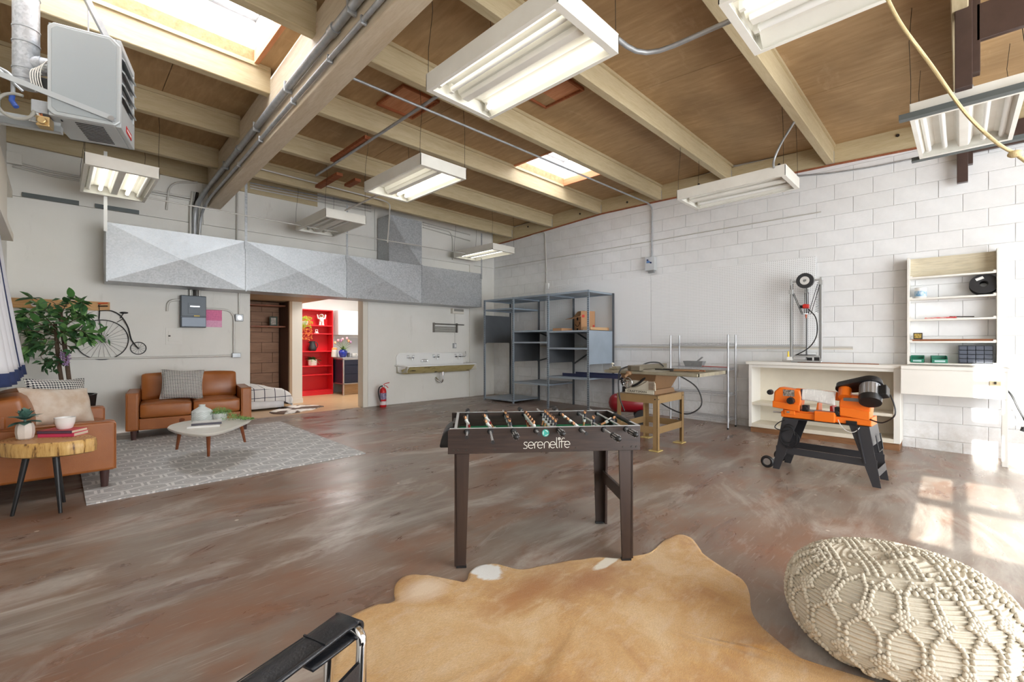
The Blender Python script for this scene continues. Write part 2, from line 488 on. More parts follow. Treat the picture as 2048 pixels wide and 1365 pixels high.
def glass_mat(name, tint=(1, 1, 1, 1), milk=.0):
    t = NT(name); tr = t.n('BsdfTransparent'); tr.inputs[0].default_value = tint
    gl = t.n('BsdfGlossy'); gl.inputs[1].default_value = .05
    tl = t.n('BsdfTranslucent')
    m1 = t.n('MixShader'); m1.inputs[0].default_value = milk
    t.t.links.new(tr.outputs[0], m1.inputs[1]); t.t.links.new(tl.outputs[0], m1.inputs[2])
    m2 = t.n('MixShader'); m2.inputs[0].default_value = .05
    t.t.links.new(m1.outputs[0], m2.inputs[1]); t.t.links.new(gl.outputs[0], m2.inputs[2])
    t.t.links.new(m2.outputs[0], t.out.inputs[0]); return t.m
M_glass = glass_mat('window_glass', (.97, .98, .98, 1)); M_milk = glass_mat('skylight_acrylic', (.96, .97, 1, 1), .22)
MB().box(XL - .062, -1.5, 1.13, XL - .058, .24, 3.45).xf(Tw1).build('pane', M_glass, w1)
# front wall behind the camera, its open doorway added to let daylight in
MB().box(XL - .2, -3.35, -.1, .7, -3.2, 4.1).box(6.5, -3.35, -.1, XR + .2, -3.2, 4.1).box(.7, -3.35, 3.45, 6.5, -3.2, 4.1).build('wall_front', M_plaster, kind='structure', loc=(0, 0, 0))

# ------------------------------------------------------------------ roof: deck sheets, joists, girder, ledger, skylights
ceil = thing('ceiling', None, None, (3.5, 2.5, 3.7), kind='structure')
CI = Matrix.Translation(-Vector(ceil.location))
def cpart(b, name, m, **kw): return b.xf(CI).build(name, m, ceil, **kw)
JY = [7.24, 6.063, 4.859, 3.64, 2.50, 1.20, -.04, -1.26, -2.48]
JZ = [3.680, 3.708, 3.742, 3.728, 3.765, 3.672, 3.65, 3.63, 3.61]
JD, JW = .25, .09
def gx(y): return 1.42 + .0325 * (y - 2.5)          # left face of the girder, which runs 2 degrees off the wall
GW = .165
SKY2 = (4.95, 6.15, 3.985, 4.855)
SKY1 = (-.36, 1.36, 3.74, 4.855)
def deck_z(y):
    ys, zs = JY[::-1], [z + JD for z in JZ[::-1]]
    return float(np.interp(y, [-3.3] + ys + [8.2], [zs[0]] + zs + [zs[-1] - .02]))
edges = [8.2] + JY + [-3.3]
for b_ in range(len(edges) - 1):
    ya, yb = edges[b_], edges[b_ + 1]
    cuts = [XL - .1, 2.02, 4.46, 6.9, XR + .1] if b_ % 2 else [XL - .1, .8, 3.24, 5.68, XR + .1]
    if abs(ya - 4.859) < .01:
        segs = [(XL - .1, SKY1[0]), (SKY1[1], 3.2), (3.206, SKY2[0]), (SKY2[1], XR + .1)]
    else: segs = [(cuts[i] + .003, cuts[i + 1] - .003) for i in range(len(cuts) - 1)]
    for x0, x1 in segs:
        if x1 - x0 < .02: continue
        za, zb = deck_z(ya), deck_z(yb)
        cpart(MB().hexa([(x0, yb, zb), (x1, yb, zb), (x1, ya, za), (x0, ya, za), (x0, yb, zb + .03), (x1, yb, zb + .03), (x1, ya, za + .03), (x0, ya, za + .03)]), 'panel', M_deck)
for b_ in range(len(edges) - 1):          # unseen sheets added to stop sky light leaking through the deck joints
    ya, yb = edges[b_], edges[b_ + 1]; za, zb = deck_z(ya) + .032, deck_z(yb) + .032
    for x0, x1 in ([(SKY1[1] + .06, SKY2[0] - .06), (SKY2[1] + .06, XR + .1)] if abs(ya - 4.859) < .01 else [(XL - .1, XR + .1)]):
        cpart(MB().hexa([(x0, yb, zb), (x1, yb, zb), (x1, ya, za), (x0, ya, za), (x0, yb, zb + .03), (x1, yb, zb + .03), (x1, ya, za + .03), (x0, ya, za + .03)]), 'light_stop', M_wire)
# narrow deck strip between skylight 2 and the joist
cpart(MB().box(SKY2[0], 3.64, deck_z(3.8), SKY2[1], SKY2[2], deck_z(3.8) + .03), 'panel', M_deck)
for y, z in zip(JY, JZ):
    hi = y == JY[5]
    b = MB().box(gx(y) + GW - .01, y, z, XR, y + JW, z + JD)
    cpart(b, 'joist', M_joist, bevel=.006, seg=1)
    cpart(MB().box(XL, y, z, gx(y) + .01, y + JW, z + JD), 'joist', M_joist, bevel=.006, seg=1)
    # nailer strip along the top edge
    cpart(MB().box(gx(y) + GW, y - .02, z + JD - .035, XR, y, z + JD), 'nailer', M_joist)
    cpart(MB().box(XL, y - .02, z + JD - .035, gx(y), y, z + JD), 'nailer', M_joist)
    # steel joist hanger straps at girder and ledger
    cpart(MB().box(XR - .055, y - .004, z - .003, XR - .005, y + JW + .004, z + .16), 'joist_hanger', M_galv)
g0, g1 = -2.6, 7.97
ZG = 3.30
cpart(MB().hexa([(gx(g0), g0, ZG), (gx(g0) + GW, g0, ZG), (gx(g1) + GW, g1, ZG), (gx(g1), g1, ZG), (gx(g0), g0, 3.9), (gx(g0) + GW, g0, 3.9), (gx(g1) + GW, g1, 3.9), (gx(g1), g1, 3.9)]), 'girder', M_girder, bevel=.008)
LY = [8.05, 7.06, 4.86, 3.65, 1.18, 0, -3.2]; LZ = [3.60, 3.63, 3.743, 3.726, 3.665, 3.62, 3.58]
for i in range(len(LY) - 1):
    ya, yb, za, zb = LY[i], LY[i + 1], LZ[i], LZ[i + 1]
    cpart(MB().hexa([(XR - .04, yb, zb), (XR + .01, yb, zb), (XR + .01, ya, za), (XR - .04, ya, za), (XR - .04, yb, zb + .27), (XR + .01, yb, zb + .27), (XR + .01, ya, za + .27), (XR - .04, ya, za + .27)]), 'ledger_board', M_ledger)
    cpart(MB().hexa([(XR - .055, yb, zb - .012), (XR + .01, yb, zb - .012), (XR + .01, ya, za - .012), (XR - .055, ya, za - .012), (XR - .055, yb, zb), (XR + .01, yb, zb), (XR + .01, ya, za), (XR - .055, ya, za)]), 'sill_strip', M_redwood)
cpart(MB().box(XL, 8.0, 3.66, XR, 8.05, 3.95), 'ledger_board', M_joist)
for yy in (6.75, 5.35, 4.3, 3.0, 1.85, .55):          # knots and bolt heads
    cpart(MB().cyl((XR - .04, yy, LZ[2] + .09), (XR - .052, yy, LZ[2] + .09), .018), 'bolt_head', M_wire)

def skylight(name, x0, x1, y0, y1, z):
    w = thing(name, None, None, ((x0 + x1) / 2, (y0 + y1) / 2, z), kind='structure')
    T = Matrix.Translation(-Vector(w.location))
    def ring(b, i, za, zb, t):
        b.box(x0 + i, y0 + i, za, x1 - i, y0 + i + t, zb).box(x0 + i, y1 - i - t, za, x1 - i, y1 - i, zb)
        b.box(x0 + i, y0 + i + t, za, x0 + i + t, y1 - i - t, zb).box(x1 - i - t, y0 + i + t, za, x1 - i, y1 - i - t, zb); return b
    ring(MB(), -.03, z - .01, z + .12, .04).xf(T).build('curb', M_redply, w)
    ring(MB(), -.04, z + .12, z + .42, .03).xf(T).build('flashing', M_white, w)
    ring(MB(), -.03, z + .41, z + .45, .06).xf(T).build('frame', M_galv, w)
    MB().box(x0 - .03, y0 - .03, z + .43, x1 + .03, y1 + .03, z + .44).xf(T).build('pane', M_milk, w)
    return w
skylight('window_2', *SKY1, deck_z(4.3))
skylight('window_3', *SKY2, deck_z(4.3))
w3 = bpy.data.objects['window_3']
MB().box(-.012, -.45, .415, .012, .45, .43).box(-.6, -.19, .415, .6, -.17, .43).build('mullion', M_galv, w3)

# recessed plywood patches and blocking between the joists
def patch(x0, x1, y0, y1, z):
    b = MB().box(x0, y0, z - .004, x1, y1, z - .002)
    cpart(b, 'patch_sheet', M_redply)
    b = MB().box(x0 - .02, y0 - .02, z - .03, x1 + .02, y0, z).box(x0 - .02, y1, z - .03, x1 + .02, y1 + .02, z).box(x0 - .02, y0, z - .03, x0, y1, z).box(x1, y0, z - .03, x1 + .02, y1, z)
    cpart(b, 'patch_frame', M_redwood)
patch(2.57, 3.0, 4.15, 4.66, deck_z(4.4)); patch(3.69, 3.95, 2.87, 3.37, deck_z(3.1))
def plank(px, py, z, L, ax, m=None, w=.09, t=.04):
    p = PZ(px, py, z); d = Vector(ax)
    b = MB().bar(Vector(p) - d * L / 2, Vector(p) + d * L / 2, w, t)
    cpart(b, 'blocking', m or M_redwood)
plank(700, 300, 3.69, .95, (0, 1, 0)); plank(657, 362, 3.66, .75, (0, 1, 0)); plank(705, 366, 3.66, .35, (0, 1, 0))
cpart(MB().box(3.98, 1.27, 3.80, 4.3, 1.29, 3.93).box(4.02, 1.22, 3.79, 4.28, 1.31, 3.81), 'blocking', M_redwood)

# ------------------------------------------------------------------ rooms behind the opening
kb = 10.75
MB().box(3.35, kb, -.05, 6.4, kb + .1, 2.7).build('wall_kitchen', M_white, kind='structure', loc=(0, 0, 0))
MB().box(6.2, 8.1, -.05, 6.3, kb, 2.7).build('wall_kitchen_right', M_white, kind='structure', loc=(0, 0, 0))
MB().box(1.0, 8.2, -.05, 1.1, 10.3, 2.7).build('wall_nook_left', M_plaster, kind='structure', loc=(0, 0, 0))
MB().box(1.0, 8.22, 2.56, 6.3, kb, 2.66).build('ceiling_kitchen', M_white, kind='structure', loc=(0, 0, 0))
# ------------------------------------------------------------------ hanging fluorescent fixtures
def enamel():
    t = NT('white_enamel'); v = t.coord()
    t.set(col=t.ramp(t.noise(v, 4, 5), [(.3, (236, 234, 226)), (.7, (226, 223, 214))]), rough=.4, spec=.4); return t.m
M_enamel = enamel()
M_lit = emit('lit_tube', (255, 252, 240), 1.6)
M_tube = mat('unlit_tube', (238, 238, 234), .3)
M_socket = mat('socket_white', (215, 212, 204), .5)
M_grayrail = mat('gray_angle_rail', (92, 98, 98), .5, .4)
def fixture(name, label, cx, cy, z, lit, rot=0.0, L=1.22, rails=False, tilt=0.0, wires=True):
    W, H, t = .61, .115, .006
    o = thing(name, label, 'ceiling light', (cx, cy, z), rot, None)
    if tilt: o.rotation_euler = (tilt, 0, rot)
    b = MB(); hx, hy = W / 2, L / 2
    b.box(-hx, -hy, 0, -hx + t, hy, H).box(hx - t, -hy, 0, hx, hy, H).box(-hx, -hy, 0, hx, -hy + t, H).box(-hx, hy - t, 0, hx, hy, H)
    b.box(-hx, -hy, H, hx, hy, H + t)
    b.box(-hx + .001, -hy + .001, -.003, -hx + .03, hy - .001, .001).box(hx - .03, -hy + .001, -.003, hx - .001, hy - .001, .001).box(-hx + .03, -hy + .001, -.003, hx - .03, -hy + .045, .001).box(-hx + .03, hy - .045, -.003, hx - .03, hy - .001, .001)
    b.build('housing', M_enamel, o)
    r = MB()
    prof = [(-hx + t, .012), (-.235, .078), (-.19, .10), (-.06, .10), (-.045, .06), (-.02, .045), (.02, .045), (.045, .06), (.06, .10), (.19, .10), (.235, .078), (hx - t, .012)]
    for i in range(len(prof) - 1):
        (xa, za), (xb, zb) = prof[i], prof[i + 1]
        r.add([(xa, -hy + .05, za), (xb, -hy + .05, zb), (xb, hy - .05, zb), (xa, hy - .05, za)], [(0, 1, 2, 3)])
    for s in (-1, 1):
        r.add([(p[0], s * (hy - .05), p[1]) for p in prof] + [(hx - t, s * (hy - .05), H), (-hx + t, s * (hy - .05), H)], [tuple(range(len(prof) + 2))[::s]])
    r.build('reflector', M_enamel, o)
    MB().prism([(-.045, .045), (.045, .045), (.03, .018), (-.03, .018)], -hy + .07, hy - .07, 'xz').build('ballast_cover', M_enamel, o, bevel=.004)
    for i, x in enumerate((-.235, -.125, .125, .235)):
        if lit[i] is None: continue
        MB().cyl((x, -hy + .075, .052), (x, hy - .075, .052), .0195, n=12).build('tube', M_lit if lit[i] else M_tube, o, smooth=40)
        for s in (-1, 1): MB().box(x - .014, s * (hy - .075) - .006, .03, x + .014, s * (hy - .05), .09).build('socket', M_socket, o)
    if rails:
        for s in (-1, 1):
            MB().box(-hx - .09, s * hy - .02, .0, hx + .06, s * hy + .045 * s + .02 * s, .035).box(-hx - .09, s * hy, -.008, hx + .06, s * hy + .07 * s, .0).build('hanger_rail', M_grayrail, o)
    if wires:
        top = 3.93 - z
        for sx in (-1, 1):
            for sy in (-1, 1):
                x, y = sx * (hx - .004), sy * (hy - .02)
                MB().tube([(x, y, .09), (x * .99, y, .3), (x * .96 + .02, y * .98, top * .7), (x * .97, y * .97, top)], .0022, 5).build('hanger_wire', M_wire, o)
        MB().box(-.05, hy - .28, H + t, .05, hy - .12, H + t + .06).build('junction_box', M_galv, o, bevel=.004)
    return o
fixture('fluorescent_light', 'big white fluorescent fixture over the foosball table, two tubes glowing', 2.195, 2.14, 3.10, (1, 0, None, 1))
fixture('fluorescent_light', 'glowing white fluorescent fixture cut by the top edge near the rope', 2.825, .32, 3.10, (1, 1, 0, None))
fixture('fluorescent_light', 'white fluorescent fixture with three glowing tubes beside the small skylight', 2.97, 4.585, 3.13, (1, None, 1, 1))
fixture('fluorescent_light', 'small far fluorescent fixture glowing in the corner above the metal duct', 6.24, 7.02, 3.09, (0, 1, 1, None))
fixture('fluorescent_light', 'unlit white fluorescent fixture hanging in front of the duct middle', 2.98, 6.92, 3.06, (0, 0, 0, None), L=1.15)
fixture('fluorescent_light', 'fluorescent fixture under the gas heater, two middle tubes glowing', .51, 6.93, 3.10, (0, 1, 1, 0))
fixture('fluorescent_light', 'unlit white fluorescent fixture hanging close along the block wall', 5.88, 1.96, 3.10, (0, None, None, 0))
fixture('fluorescent_light', 'unlit tilted fluorescent fixture on gray rails behind the hanging rope', 5.34, -.02, 3.05, (0, 0, 0, 0), rot=R(90), rails=True, tilt=R(-2))

# ------------------------------------------------------------------ pipes and conduits
def run(name, label, pts, r, m=None, cat='conduit', straps=None, group=None, fil=.12, n=8, closed=False):
    o = MB().tube(fillet(pts, fil) if fil else pts, r, n).build(name, m or M_emt, smooth=60, label=label, cat=cat, group=group)
    if straps:
        s = MB()
        for a, ax in straps:
            a = Vector(a); s.tube([a + Vector(q) for q in ax], .004, 5)
        me_o = s.xf(Matrix.Translation(-o.location)).build('strap', M_galv, o)
    return o
def gpt(y, z, r): return (gx(y) - r - .004, y, z)
t = thing('girder_conduit', 'thick galvanized pipe strapped along the upper side of the big girder', 'pipe', gpt(7.9, 2.8, .03))
T = Matrix.Translation(-t.location)
MB().tube(fillet([gpt(-2.4, 3.52, .033), gpt(7.55, 3.52, .033), (1.44, 8.0, 3.28), (1.44, 8.01, 2.8)], .2), .031, 10).xf(T).build('pipe', M_galv, t, smooth=60)
for ya_, yb_ in ((3.16, 3.24), (5.9, 5.96)): MB().cyl(gpt(ya_, 3.52, .033), gpt(yb_, 3.52, .033), .040).xf(T).build('coupling', M_galv, t, smooth=50)
for y in (2.9, 4.2, 5.2, 6.6): MB().box(gx(y) - .072, y - .012, 3.47, gx(y), y + .012, 3.57).xf(T).build('strap', M_galv, t, bevel=.01)
t = thing('girder_conduit', 'thin galvanized conduit strapped along the lower side of the big girder', 'pipe', gpt(7.9, 2.8, .03))
MB().tube(fillet([gpt(-2.4, 3.365, .02), gpt(7.7, 3.365, .02), (1.52, 8.0, 3.2), (1.50, 8.02, 2.8)], .15), .018, 8).xf(T).build('pipe', M_galv, t, smooth=60)
for y in (2.75, 3.3, 4.1, 5.1, 6.0): MB().box(gx(y) - .045, y - .01, 3.335, gx(y), y + .01, 3.395).xf(T).build('strap', M_galv, t, bevel=.008)
run('ceiling_conduit', 'galvanized conduit crossing under the joists to the control box', [(1.62, 3.83, 3.62), (7.2, 3.83, 3.69), (7.33, 3.83, 3.66), (7.33, 3.83, 2.72)], .0125, M_galv, fil=.05)
run('ceiling_conduit', 'galvanized conduit running above the three tube fixture from its plywood patch', [(2.605, 2.75, 3.67), (2.605, 6.15, 3.655), (2.605, 6.5, 3.655)], .016, M_galv, fil=0)
run('ceiling_conduit', 'bent galvanized conduit joining the two big fixtures at the top edge', [(2.2, 1.62, 3.27), (2.94, 1.60, 3.29), (3.0, .55, 3.29)], .017, M_galv, fil=.22)
run('ceiling_conduit', 'long pale conduit hanging level in front of the duct', [(.78, 7.25, 3.10), (3.0, 7.25, 3.09), (6.0, 7.25, 3.12)], .009, M_emt, fil=0)
run('ceiling_conduit', 'short pale conduit between the glowing fixture and the unlit one', [(2.95, 5.22, 3.2), (2.95, 6.32, 3.19)], .012, M_emt, fil=0)
run('ceiling_conduit', 'pale conduit along the last joist that hooks down before the upright duct', [(1.75, 7.2, 3.80), (4.02, 7.14, 3.76), (4.1, 7.05, 3.7), (4.02, 7.0, 3.0)], .0125, M_emt, fil=.2)
run('ceiling_conduit', 'gray flexible cable drooping from the joist to the unlit wall fixture', [PZ(1588, 245, 3.66), PZ(1560, 290, 3.4), PZ(1545, 325, 3.22), PZ(1551, 345, 3.2)], .012, M_galv, 'cable', fil=.1)
run('wall_conduit', 'painted conduit climbing the block wall above the gray shelving', [(7.335, *PX(1062, 470, 7.335)[1:]), (7.335, *PX(1090, 465, 7.335)[1:]), (7.335, *PX(1093, 548, 7.335)[1:]), (7.335, *PX(1093, 600, 7.335)[1:])], .012, fil=.06)
MB().box(7.30, float(PX(1093, 552, 7.3)[1]) - .04, 2.42, 7.352, float(PX(1093, 552, 7.3)[1]) + .04, 2.54).build('junction_box', M_white, bevel=.006, label='white box on the painted conduit above the gray shelving', cat='junction box')
run('wall_conduit', 'thin horizontal conduit running the length of the upper block wall', [(7.34, 7.85, 3.055), (7.34, 1.35, 3.06)], .008, fil=0)
run('wall_conduit', 'conduit running along the block wall just under the pegboard', [(7.325, 6.4, 1.213), (7.325, 1.0, 1.213)], .013, M_emt, fil=0)
run('wall_conduit', 'gray cable running along the wall top behind the tilted fixture', [(7.33, *PX(1592, 352, 7.33)[1:]), (7.33, *PX(1650, 348, 7.33)[1:]), (7.33, *PX(1740, 335, 7.33)[1:]), (7.33, *PX(1835, 316, 7.33)[1:])], .010, M_galv, 'cable', fil=.1)
run('wall_conduit', 'long gray conduit crossing the back wall behind the plant and bicycle', [PB(40, 719, .02), PB(240, 716.5, .02), PB(462, 712, .02)], .014, M_emt, fil=0)
bx = PB(472, 711, .03); MB().box(bx[0] - .055, bx[1] - .03, bx[2] - .035, bx[0] + .06, bx[1] + .04, bx[2] + .035).build('junction_box', M_galv, bevel=.005, label='small galvanized box at the end of the long wall conduit', cat='junction box')
run('wall_conduit', 'conduit leaving the breaker panel and bending down to the galvanized box', [PB(408, 618, .02), PB(468, 620, .02), PB(468, 706, .02)], .014, M_emt, fil=.16)
run('wall_conduit', 'short curved conduit stub at the upper corner of the breaker panel', [PB(362, 600, .03), PB(336, 601, .03), PB(334, 623, .01)], .015, M_emt, fil=.12)
run('wall_conduit', 'conduit dropping from the duct to the square outlet box', [PB(478, 575, .02), PB(478, 632, .02)], .010, M_emt, fil=0)
p = PB(478, 636, .03); o = thing('outlet_box', 'square metal outlet box on the back wall over the sofa arm', 'outlet', p)
MB().box(-.055, -.03, -.055, .055, .03, .055).build('box', M_galv, o, bevel=.008)
MB().cyl((0, -.03, 0), (0, -.036, 0), .03).build('receptacle', M_steel, o)
for i, (px, a) in enumerate(((381, 'leftmost'), (390, 'middle'), (399, 'rightmost'))):
    q = PB(px, 470, .03)
    run('wall_conduit', a + ' of three risers entering the duct below the girder end', [(q[0], q[1], 1.95), (q[0], q[1], 3.25 + .06 * i), (q[0] + .03, q[1], 3.5)], .019, M_emt if i != 1 else M_wire, fil=.1)
run('wall_conduit', 'hooked conduit right of the girder end on the upper back wall', [PB(455, 372, .02), PB(474, 380, .02), PB(474, 485, .02)], .013, M_emt, fil=.1)
run('wall_conduit', 'hooked conduit left of the girder end on the upper back wall', [PB(395, 365, .03), PB(338, 365, .03), PB(333, 420, .02)], .013, M_emt, fil=.15)
for k, (y0, y1, xe, lb) in enumerate(((345, 326, 170, 'upper'), (352, 335, 170, 'lower'))):
    run('wall_conduit', lb + ' of two painted conduits on the upper left back wall', [PB(15 + 10 * k, 322 + 10 * k, .02), PB(100, 343 + 8 * k, .02), PB(400, 400 + 4 * k, .02)], .014, M_emt, fil=.05)
q = PB(27, 317, .03); MB().box(q[0] - .07, q[1] - .03, q[2] - .07, q[0] + .07, q[1] + .05, q[2] + .07).build('junction_box', M_plaster, bevel=.005, label='painted square box near the upper left wall corner', cat='junction box')
for k in range(3):
    run('wall_conduit', ('topmost', 'middle', 'lowest')[k] + ' of three pale conduits under the last joist right of the girder', [PB(500, 366 + 5 * k, .03), PB(742, 412 + 6 * k, .03)], .012, M_emt if k else M_galv, fil=0)
    run('wall_conduit', ('topmost', 'middle', 'lowest')[k] + ' of three conduits right of the upright duct top', [PB(846, 445 + 5 * k, .03), PB(900, 458 + 6 * k, .03), PB(905, 470 + 6 * k, .02), PB(905, 520, .02)] if k == 1 else [PB(846, 445 + 5 * k, .03), PB(940, 470 + 6 * k, .03)], .011, M_emt, fil=.05)
for k, (a, c) in enumerate(((44, 158), (190, 278))):
    p0, p1 = PB(a, 389 + 16 * k, .02), PB(c, 408 + 16 * k, .02)
    p1[2] = p0[2] = 3.075
    MB().bar(p0, p1, .03, .05).build('shelf_rail', M_grayrail, label=('left' if k == 0 else 'right') + ' gray steel rail along the seam of the upper back wall', cat='rail')

# ------------------------------------------------------------------ sheet-metal duct
def galv_sheet(rot):
    t = NT('spangled_sheet_metal'); v = t.coord()
    vo = t.n('TexVoronoi'); t.put(vo.inputs['Vector'], v); vo.inputs['Scale'].default_value = 60
    sp = t.sep(vo.outputs['Color'])[0]
    n = t.noise(v, 2.4, 6, .65)
    t.set(col=t.ramp(sp, [(0, (168, 172, 176)), (1, (206, 210, 214))]), metal=.6, spec=.5)
    t.set(rough=t.math('ADD', t.ramp(sp, [(0, (.34,) * 3 + (1,)), (1, (.44,) * 3 + (1,))]), t.math('MULTIPLY', n, .12)))
    c = t.ramp(sp, [(0, (160, 163, 166)), (1, (186, 189, 192))])
    sm = t.ramp(t.noise(v, 3.1, 5, .6), [(.66, B0), (.74, (.55,) * 3 + (1,))])
    t.set(col=t.mix(sm, c, lin((96, 98, 102))))
    return t.m
M_sheet = galv_sheet(0)
dz0, dz1, doff = 2.055, 2.785, .5
duct = thing('air_duct', 'long galvanized sheet metal duct on the back wall over the doorway', 'duct', (3.5, back_y(3.5) - .25, dz0))
Td = Matrix.Translation(-duct.location)
xs = [float(PB(px, 500, doff)[0]) for px in (213.5, 492, 694, 844, 963.3)]
def creased(b, p00, p10, p11, p01, out, amt):
    p = [Vector(q) for q in (p00, p10, p11, p01)]
    b.add(p + [sum(p, Vector()) / 4 + Vector(out) * amt], [(0, 1, 4), (1, 2, 4), (2, 3, 4), (3, 0, 4)])
for i in range(4):
    x0, x1 = xs[i], xs[i + 1]; b = MB()
    ya, yb = back_y(x0) - doff, back_y(x1) - doff; wa, wb2 = back_y(x0) - .01, back_y(x1) - .01
    creased(b, (x0, ya, dz0), (x1, yb, dz0), (x1, yb, dz1), (x0, ya, dz1), (0, -1, 0), (-.035, -.028, -.035, -.03)[i])
    b.add([(x0, ya, dz0), (x1, yb, dz0), (x1, wb2, dz0), (x0, wa, dz0)], [(0, 3, 2, 1)]).add([(x0, ya, dz1), (x1, yb, dz1), (x1, wb2, dz1), (x0, wa, dz1)], [(0, 1, 2, 3)])
    if i == 0: creased(b, (x0, wa, dz0), (x0, ya, dz0), (x0, ya, dz1), (x0, wa, dz1), (-1, 0, 0), .02)
    if i == 3: creased(b, (x1, yb, dz0), (x1, wb2, dz0), (x1, wb2, dz1), (x1, yb, dz1), (1, 0, 0), .02)
    b.xf(Td).build('duct_section', M_sheet, duct)
    MB().box(x0 - .008, ya - .012, dz0 - .012, x0 + .008, ya + .01, dz1 + .012).xf(Td).build('seam', M_sheet, duct)
for px, yt in ((211, 396), (492, 360), (694, 470), (963, 532)):
    q = PB(px, 500, doff + .012)
    MB().box(q[0] - .017, q[1] - .004, dz1 - .12, q[0] + .017, q[1], 3.66).xf(Td).build('strap', M_sheet if px != 211 else M_white, duct)
xa, xb = float(PB(778, 480, .45)[0]), float(PB(844, 480, .45)[0])
yv = back_y(xa) - .45
dz1 += .012
ud = thing('upright_duct', 'upright galvanized duct rising from the long duct to the roof', 'duct', ((xa + xb) / 2, yv + .2, dz1))
Tu = Matrix.Translation(-ud.location); b = MB()
creased(b, (xa, yv, dz1), (xb, yv - .01, dz1), (xb, yv - .01, 3.66), (xa, yv, 3.66), (0, -1, 0), -.03)
b.xf(Tu).build('front_sheet', M_sheet, ud)
b = MB().add([(xa, yv, dz1), (xa, yv, 3.66), (xa, yv + .42, 3.66), (xa, yv + .42, dz1)], [(0, 1, 2, 3)]).add([(xb, yv - .01, dz1), (xb, yv + .42, dz1), (xb, yv + .42, 3.66), (xb, yv - .01, 3.66)], [(0, 1, 2, 3)])
b.xf(Tu).build('side_sheet', M_sheet, ud)

# ------------------------------------------------------------------ gas heater
M_hgrey = mat('heater_gray_paint', (158, 164, 166), .42, .1)
M_hgrey2 = mat('heater_pale_gray', (178, 182, 183), .38, .15)
M_red = mat('red_paint', (196, 28, 34), .4)
M_brass = mat('brass', (196, 168, 120), .35, .8)
M_blue = mat('blue_tape', (50, 82, 160), .5)
hA = math.atan2(-.26, .966)
ht = thing('gas_heater', 'gray ceiling gas heater with louvers and flue pipe beside the skylight', 'heater', (-.04, 4.31, 2.80), hA)
hw, hd, hh = .375, .46, .62
b = MB()
pr = [(0, .03), (.03, 0), (hw - .03, 0), (hw, .03), (hw, hh - .05), (hw - .05, hh), (.03, hh), (0, hh - .03)]
b.prism(pr, 0, .022, 'xz'); b.build('side_panel', M_hgrey2, ht, bevel=.008)
MB().prism([(.022, .05), (.05, .022), (hw - .05, .022), (hw - .022, .05), (hw - .022, hh - .06), (hw - .06, hh - .022), (.05, hh - .022), (.022, hh - .05)], -.006, .0, 'xz').build('face_panel', M_hgrey, ht, bevel=.004)
MB().box(0, .022, 0, hw - .03, hd, .02).box(0, .022, .02, .015, hd, hh).box(0, .022, hh - .02, hw - .03, hd, hh).box(0, hd - .02, 0, hw, hd, hh).box(hw - .03, .022, 0, hw, hd, .19).box(hw - .03, .022, hh - .05, hw, hd, hh).box(hw - .03, .022, .19, hw, .05, hh - .05).box(hw - .03, hd - .035, .19, hw, hd, hh - .05).build('cabinet', M_hgrey2, ht, bevel=.004)
for k in range(4):
    z = .22 + .09 * k
    MB().obox((hw - .01, hd / 2, z + .035), (.028, 0, -.035), (0, hd / 2 - .05, 0), (.003, 0, .0024)).build('louver', M_hgrey2, ht)
b = MB()
for k in range(9): b.tube([(hw - .03, .06, .2 + k * .035), (hw - .03, hd - .06, .2 + k * .035)], .012, 6)
b.build('heat_tubes', M_galv, ht, smooth=50)
for k in range(11):
    y = .07 + k * .031
    MB().box(.12, y, -.003, .27, y + .01, .001).build('vent_slot', M_black, ht)
MB().box(hw + .0005, .17, .03, hw + .003, .34, .075).build('badge', M_red, ht, label='red nameplate badge')
MB().box(hw + .002, .19, .045, hw + .004, .32, .06).build('badge_lettering', M_white, ht)
MB().bar((-.75, -.025, .33), (.335, -.02, .04), .012, .035).build('brace_bar', M_hgrey2, ht)
MB().cyl((.335, -.006, .035), (.335, -.04, .035), .016, n=8).build('bolt', M_steel, ht)
MB().tube([(.16, .2, hh), (.16, .2, 1.13)], .006, 6).build('hanger_rod', M_galv, ht)
MB().bar((.30, .2, hh), (.07, .1, 1.12), .035, .035).build('hanger_strut', M_galv, ht)
MB().box(-.6, .14, -.065, .03, .19, -.02).box(-.6, .14, -.065, .03, .144, .01).build('support_angle', M_hgrey2, ht)
fl = MB()
fx, fz = -.165, .40
fl.cyl((fx, .22, .26), (fx, .22, 1.14), .068, n=20).cyl((0.0, .22, fz), (fx, .22, fz), .058, n=20)
fl.build('flue_pipe', M_sheet, ht, smooth=40)
for z in (.27, .34, .52, .62, .85): MB().cyl((fx, .22, z), (fx, .22, z + .01), .0715, n=20).build('pipe_band', M_galv, ht, smooth=40)
for x in (-.03, -.085): MB().cyl((x, .22, fz), (x - .01, .22, fz), .062, n=20).build('pipe_band', M_galv, ht, smooth=40)
MB().cyl((fx, .22, .235), (fx, .22, .26), .073, n=20).build('pipe_cap', M_galv, ht, smooth=40)
MB().tube(fillet([(-.36, .06, .30), (-.20, .06, .24), (-.175, .05, .20), (-.175, .05, .10)], .04), .012, 8).build('gas_pipe', M_galv, ht, smooth=50)
MB().tube([Vector((-.15 + .085 * math.cos(a), .02, .015 + .08 * math.sin(a))) for a in np.linspace(1.2, 1.2 + 5.0, 26)] + [(-.10, .04, -.055), (-.06, .06, -.05)], .010, 8).build('gas_hose', mat('gray_hose', (150, 148, 140), .5), ht, smooth=50)
MB().tube([(-.175, .04, .10), (-.175, .03, .05), (-.15, .02, .01)], .015, 8).build('taped_fitting', M_blue, ht, smooth=50, label='blue taped gas fitting')
MB().box(-.095, .06, .015, -.01, .3, .10).build('control_box', M_galv, ht, bevel=.004)
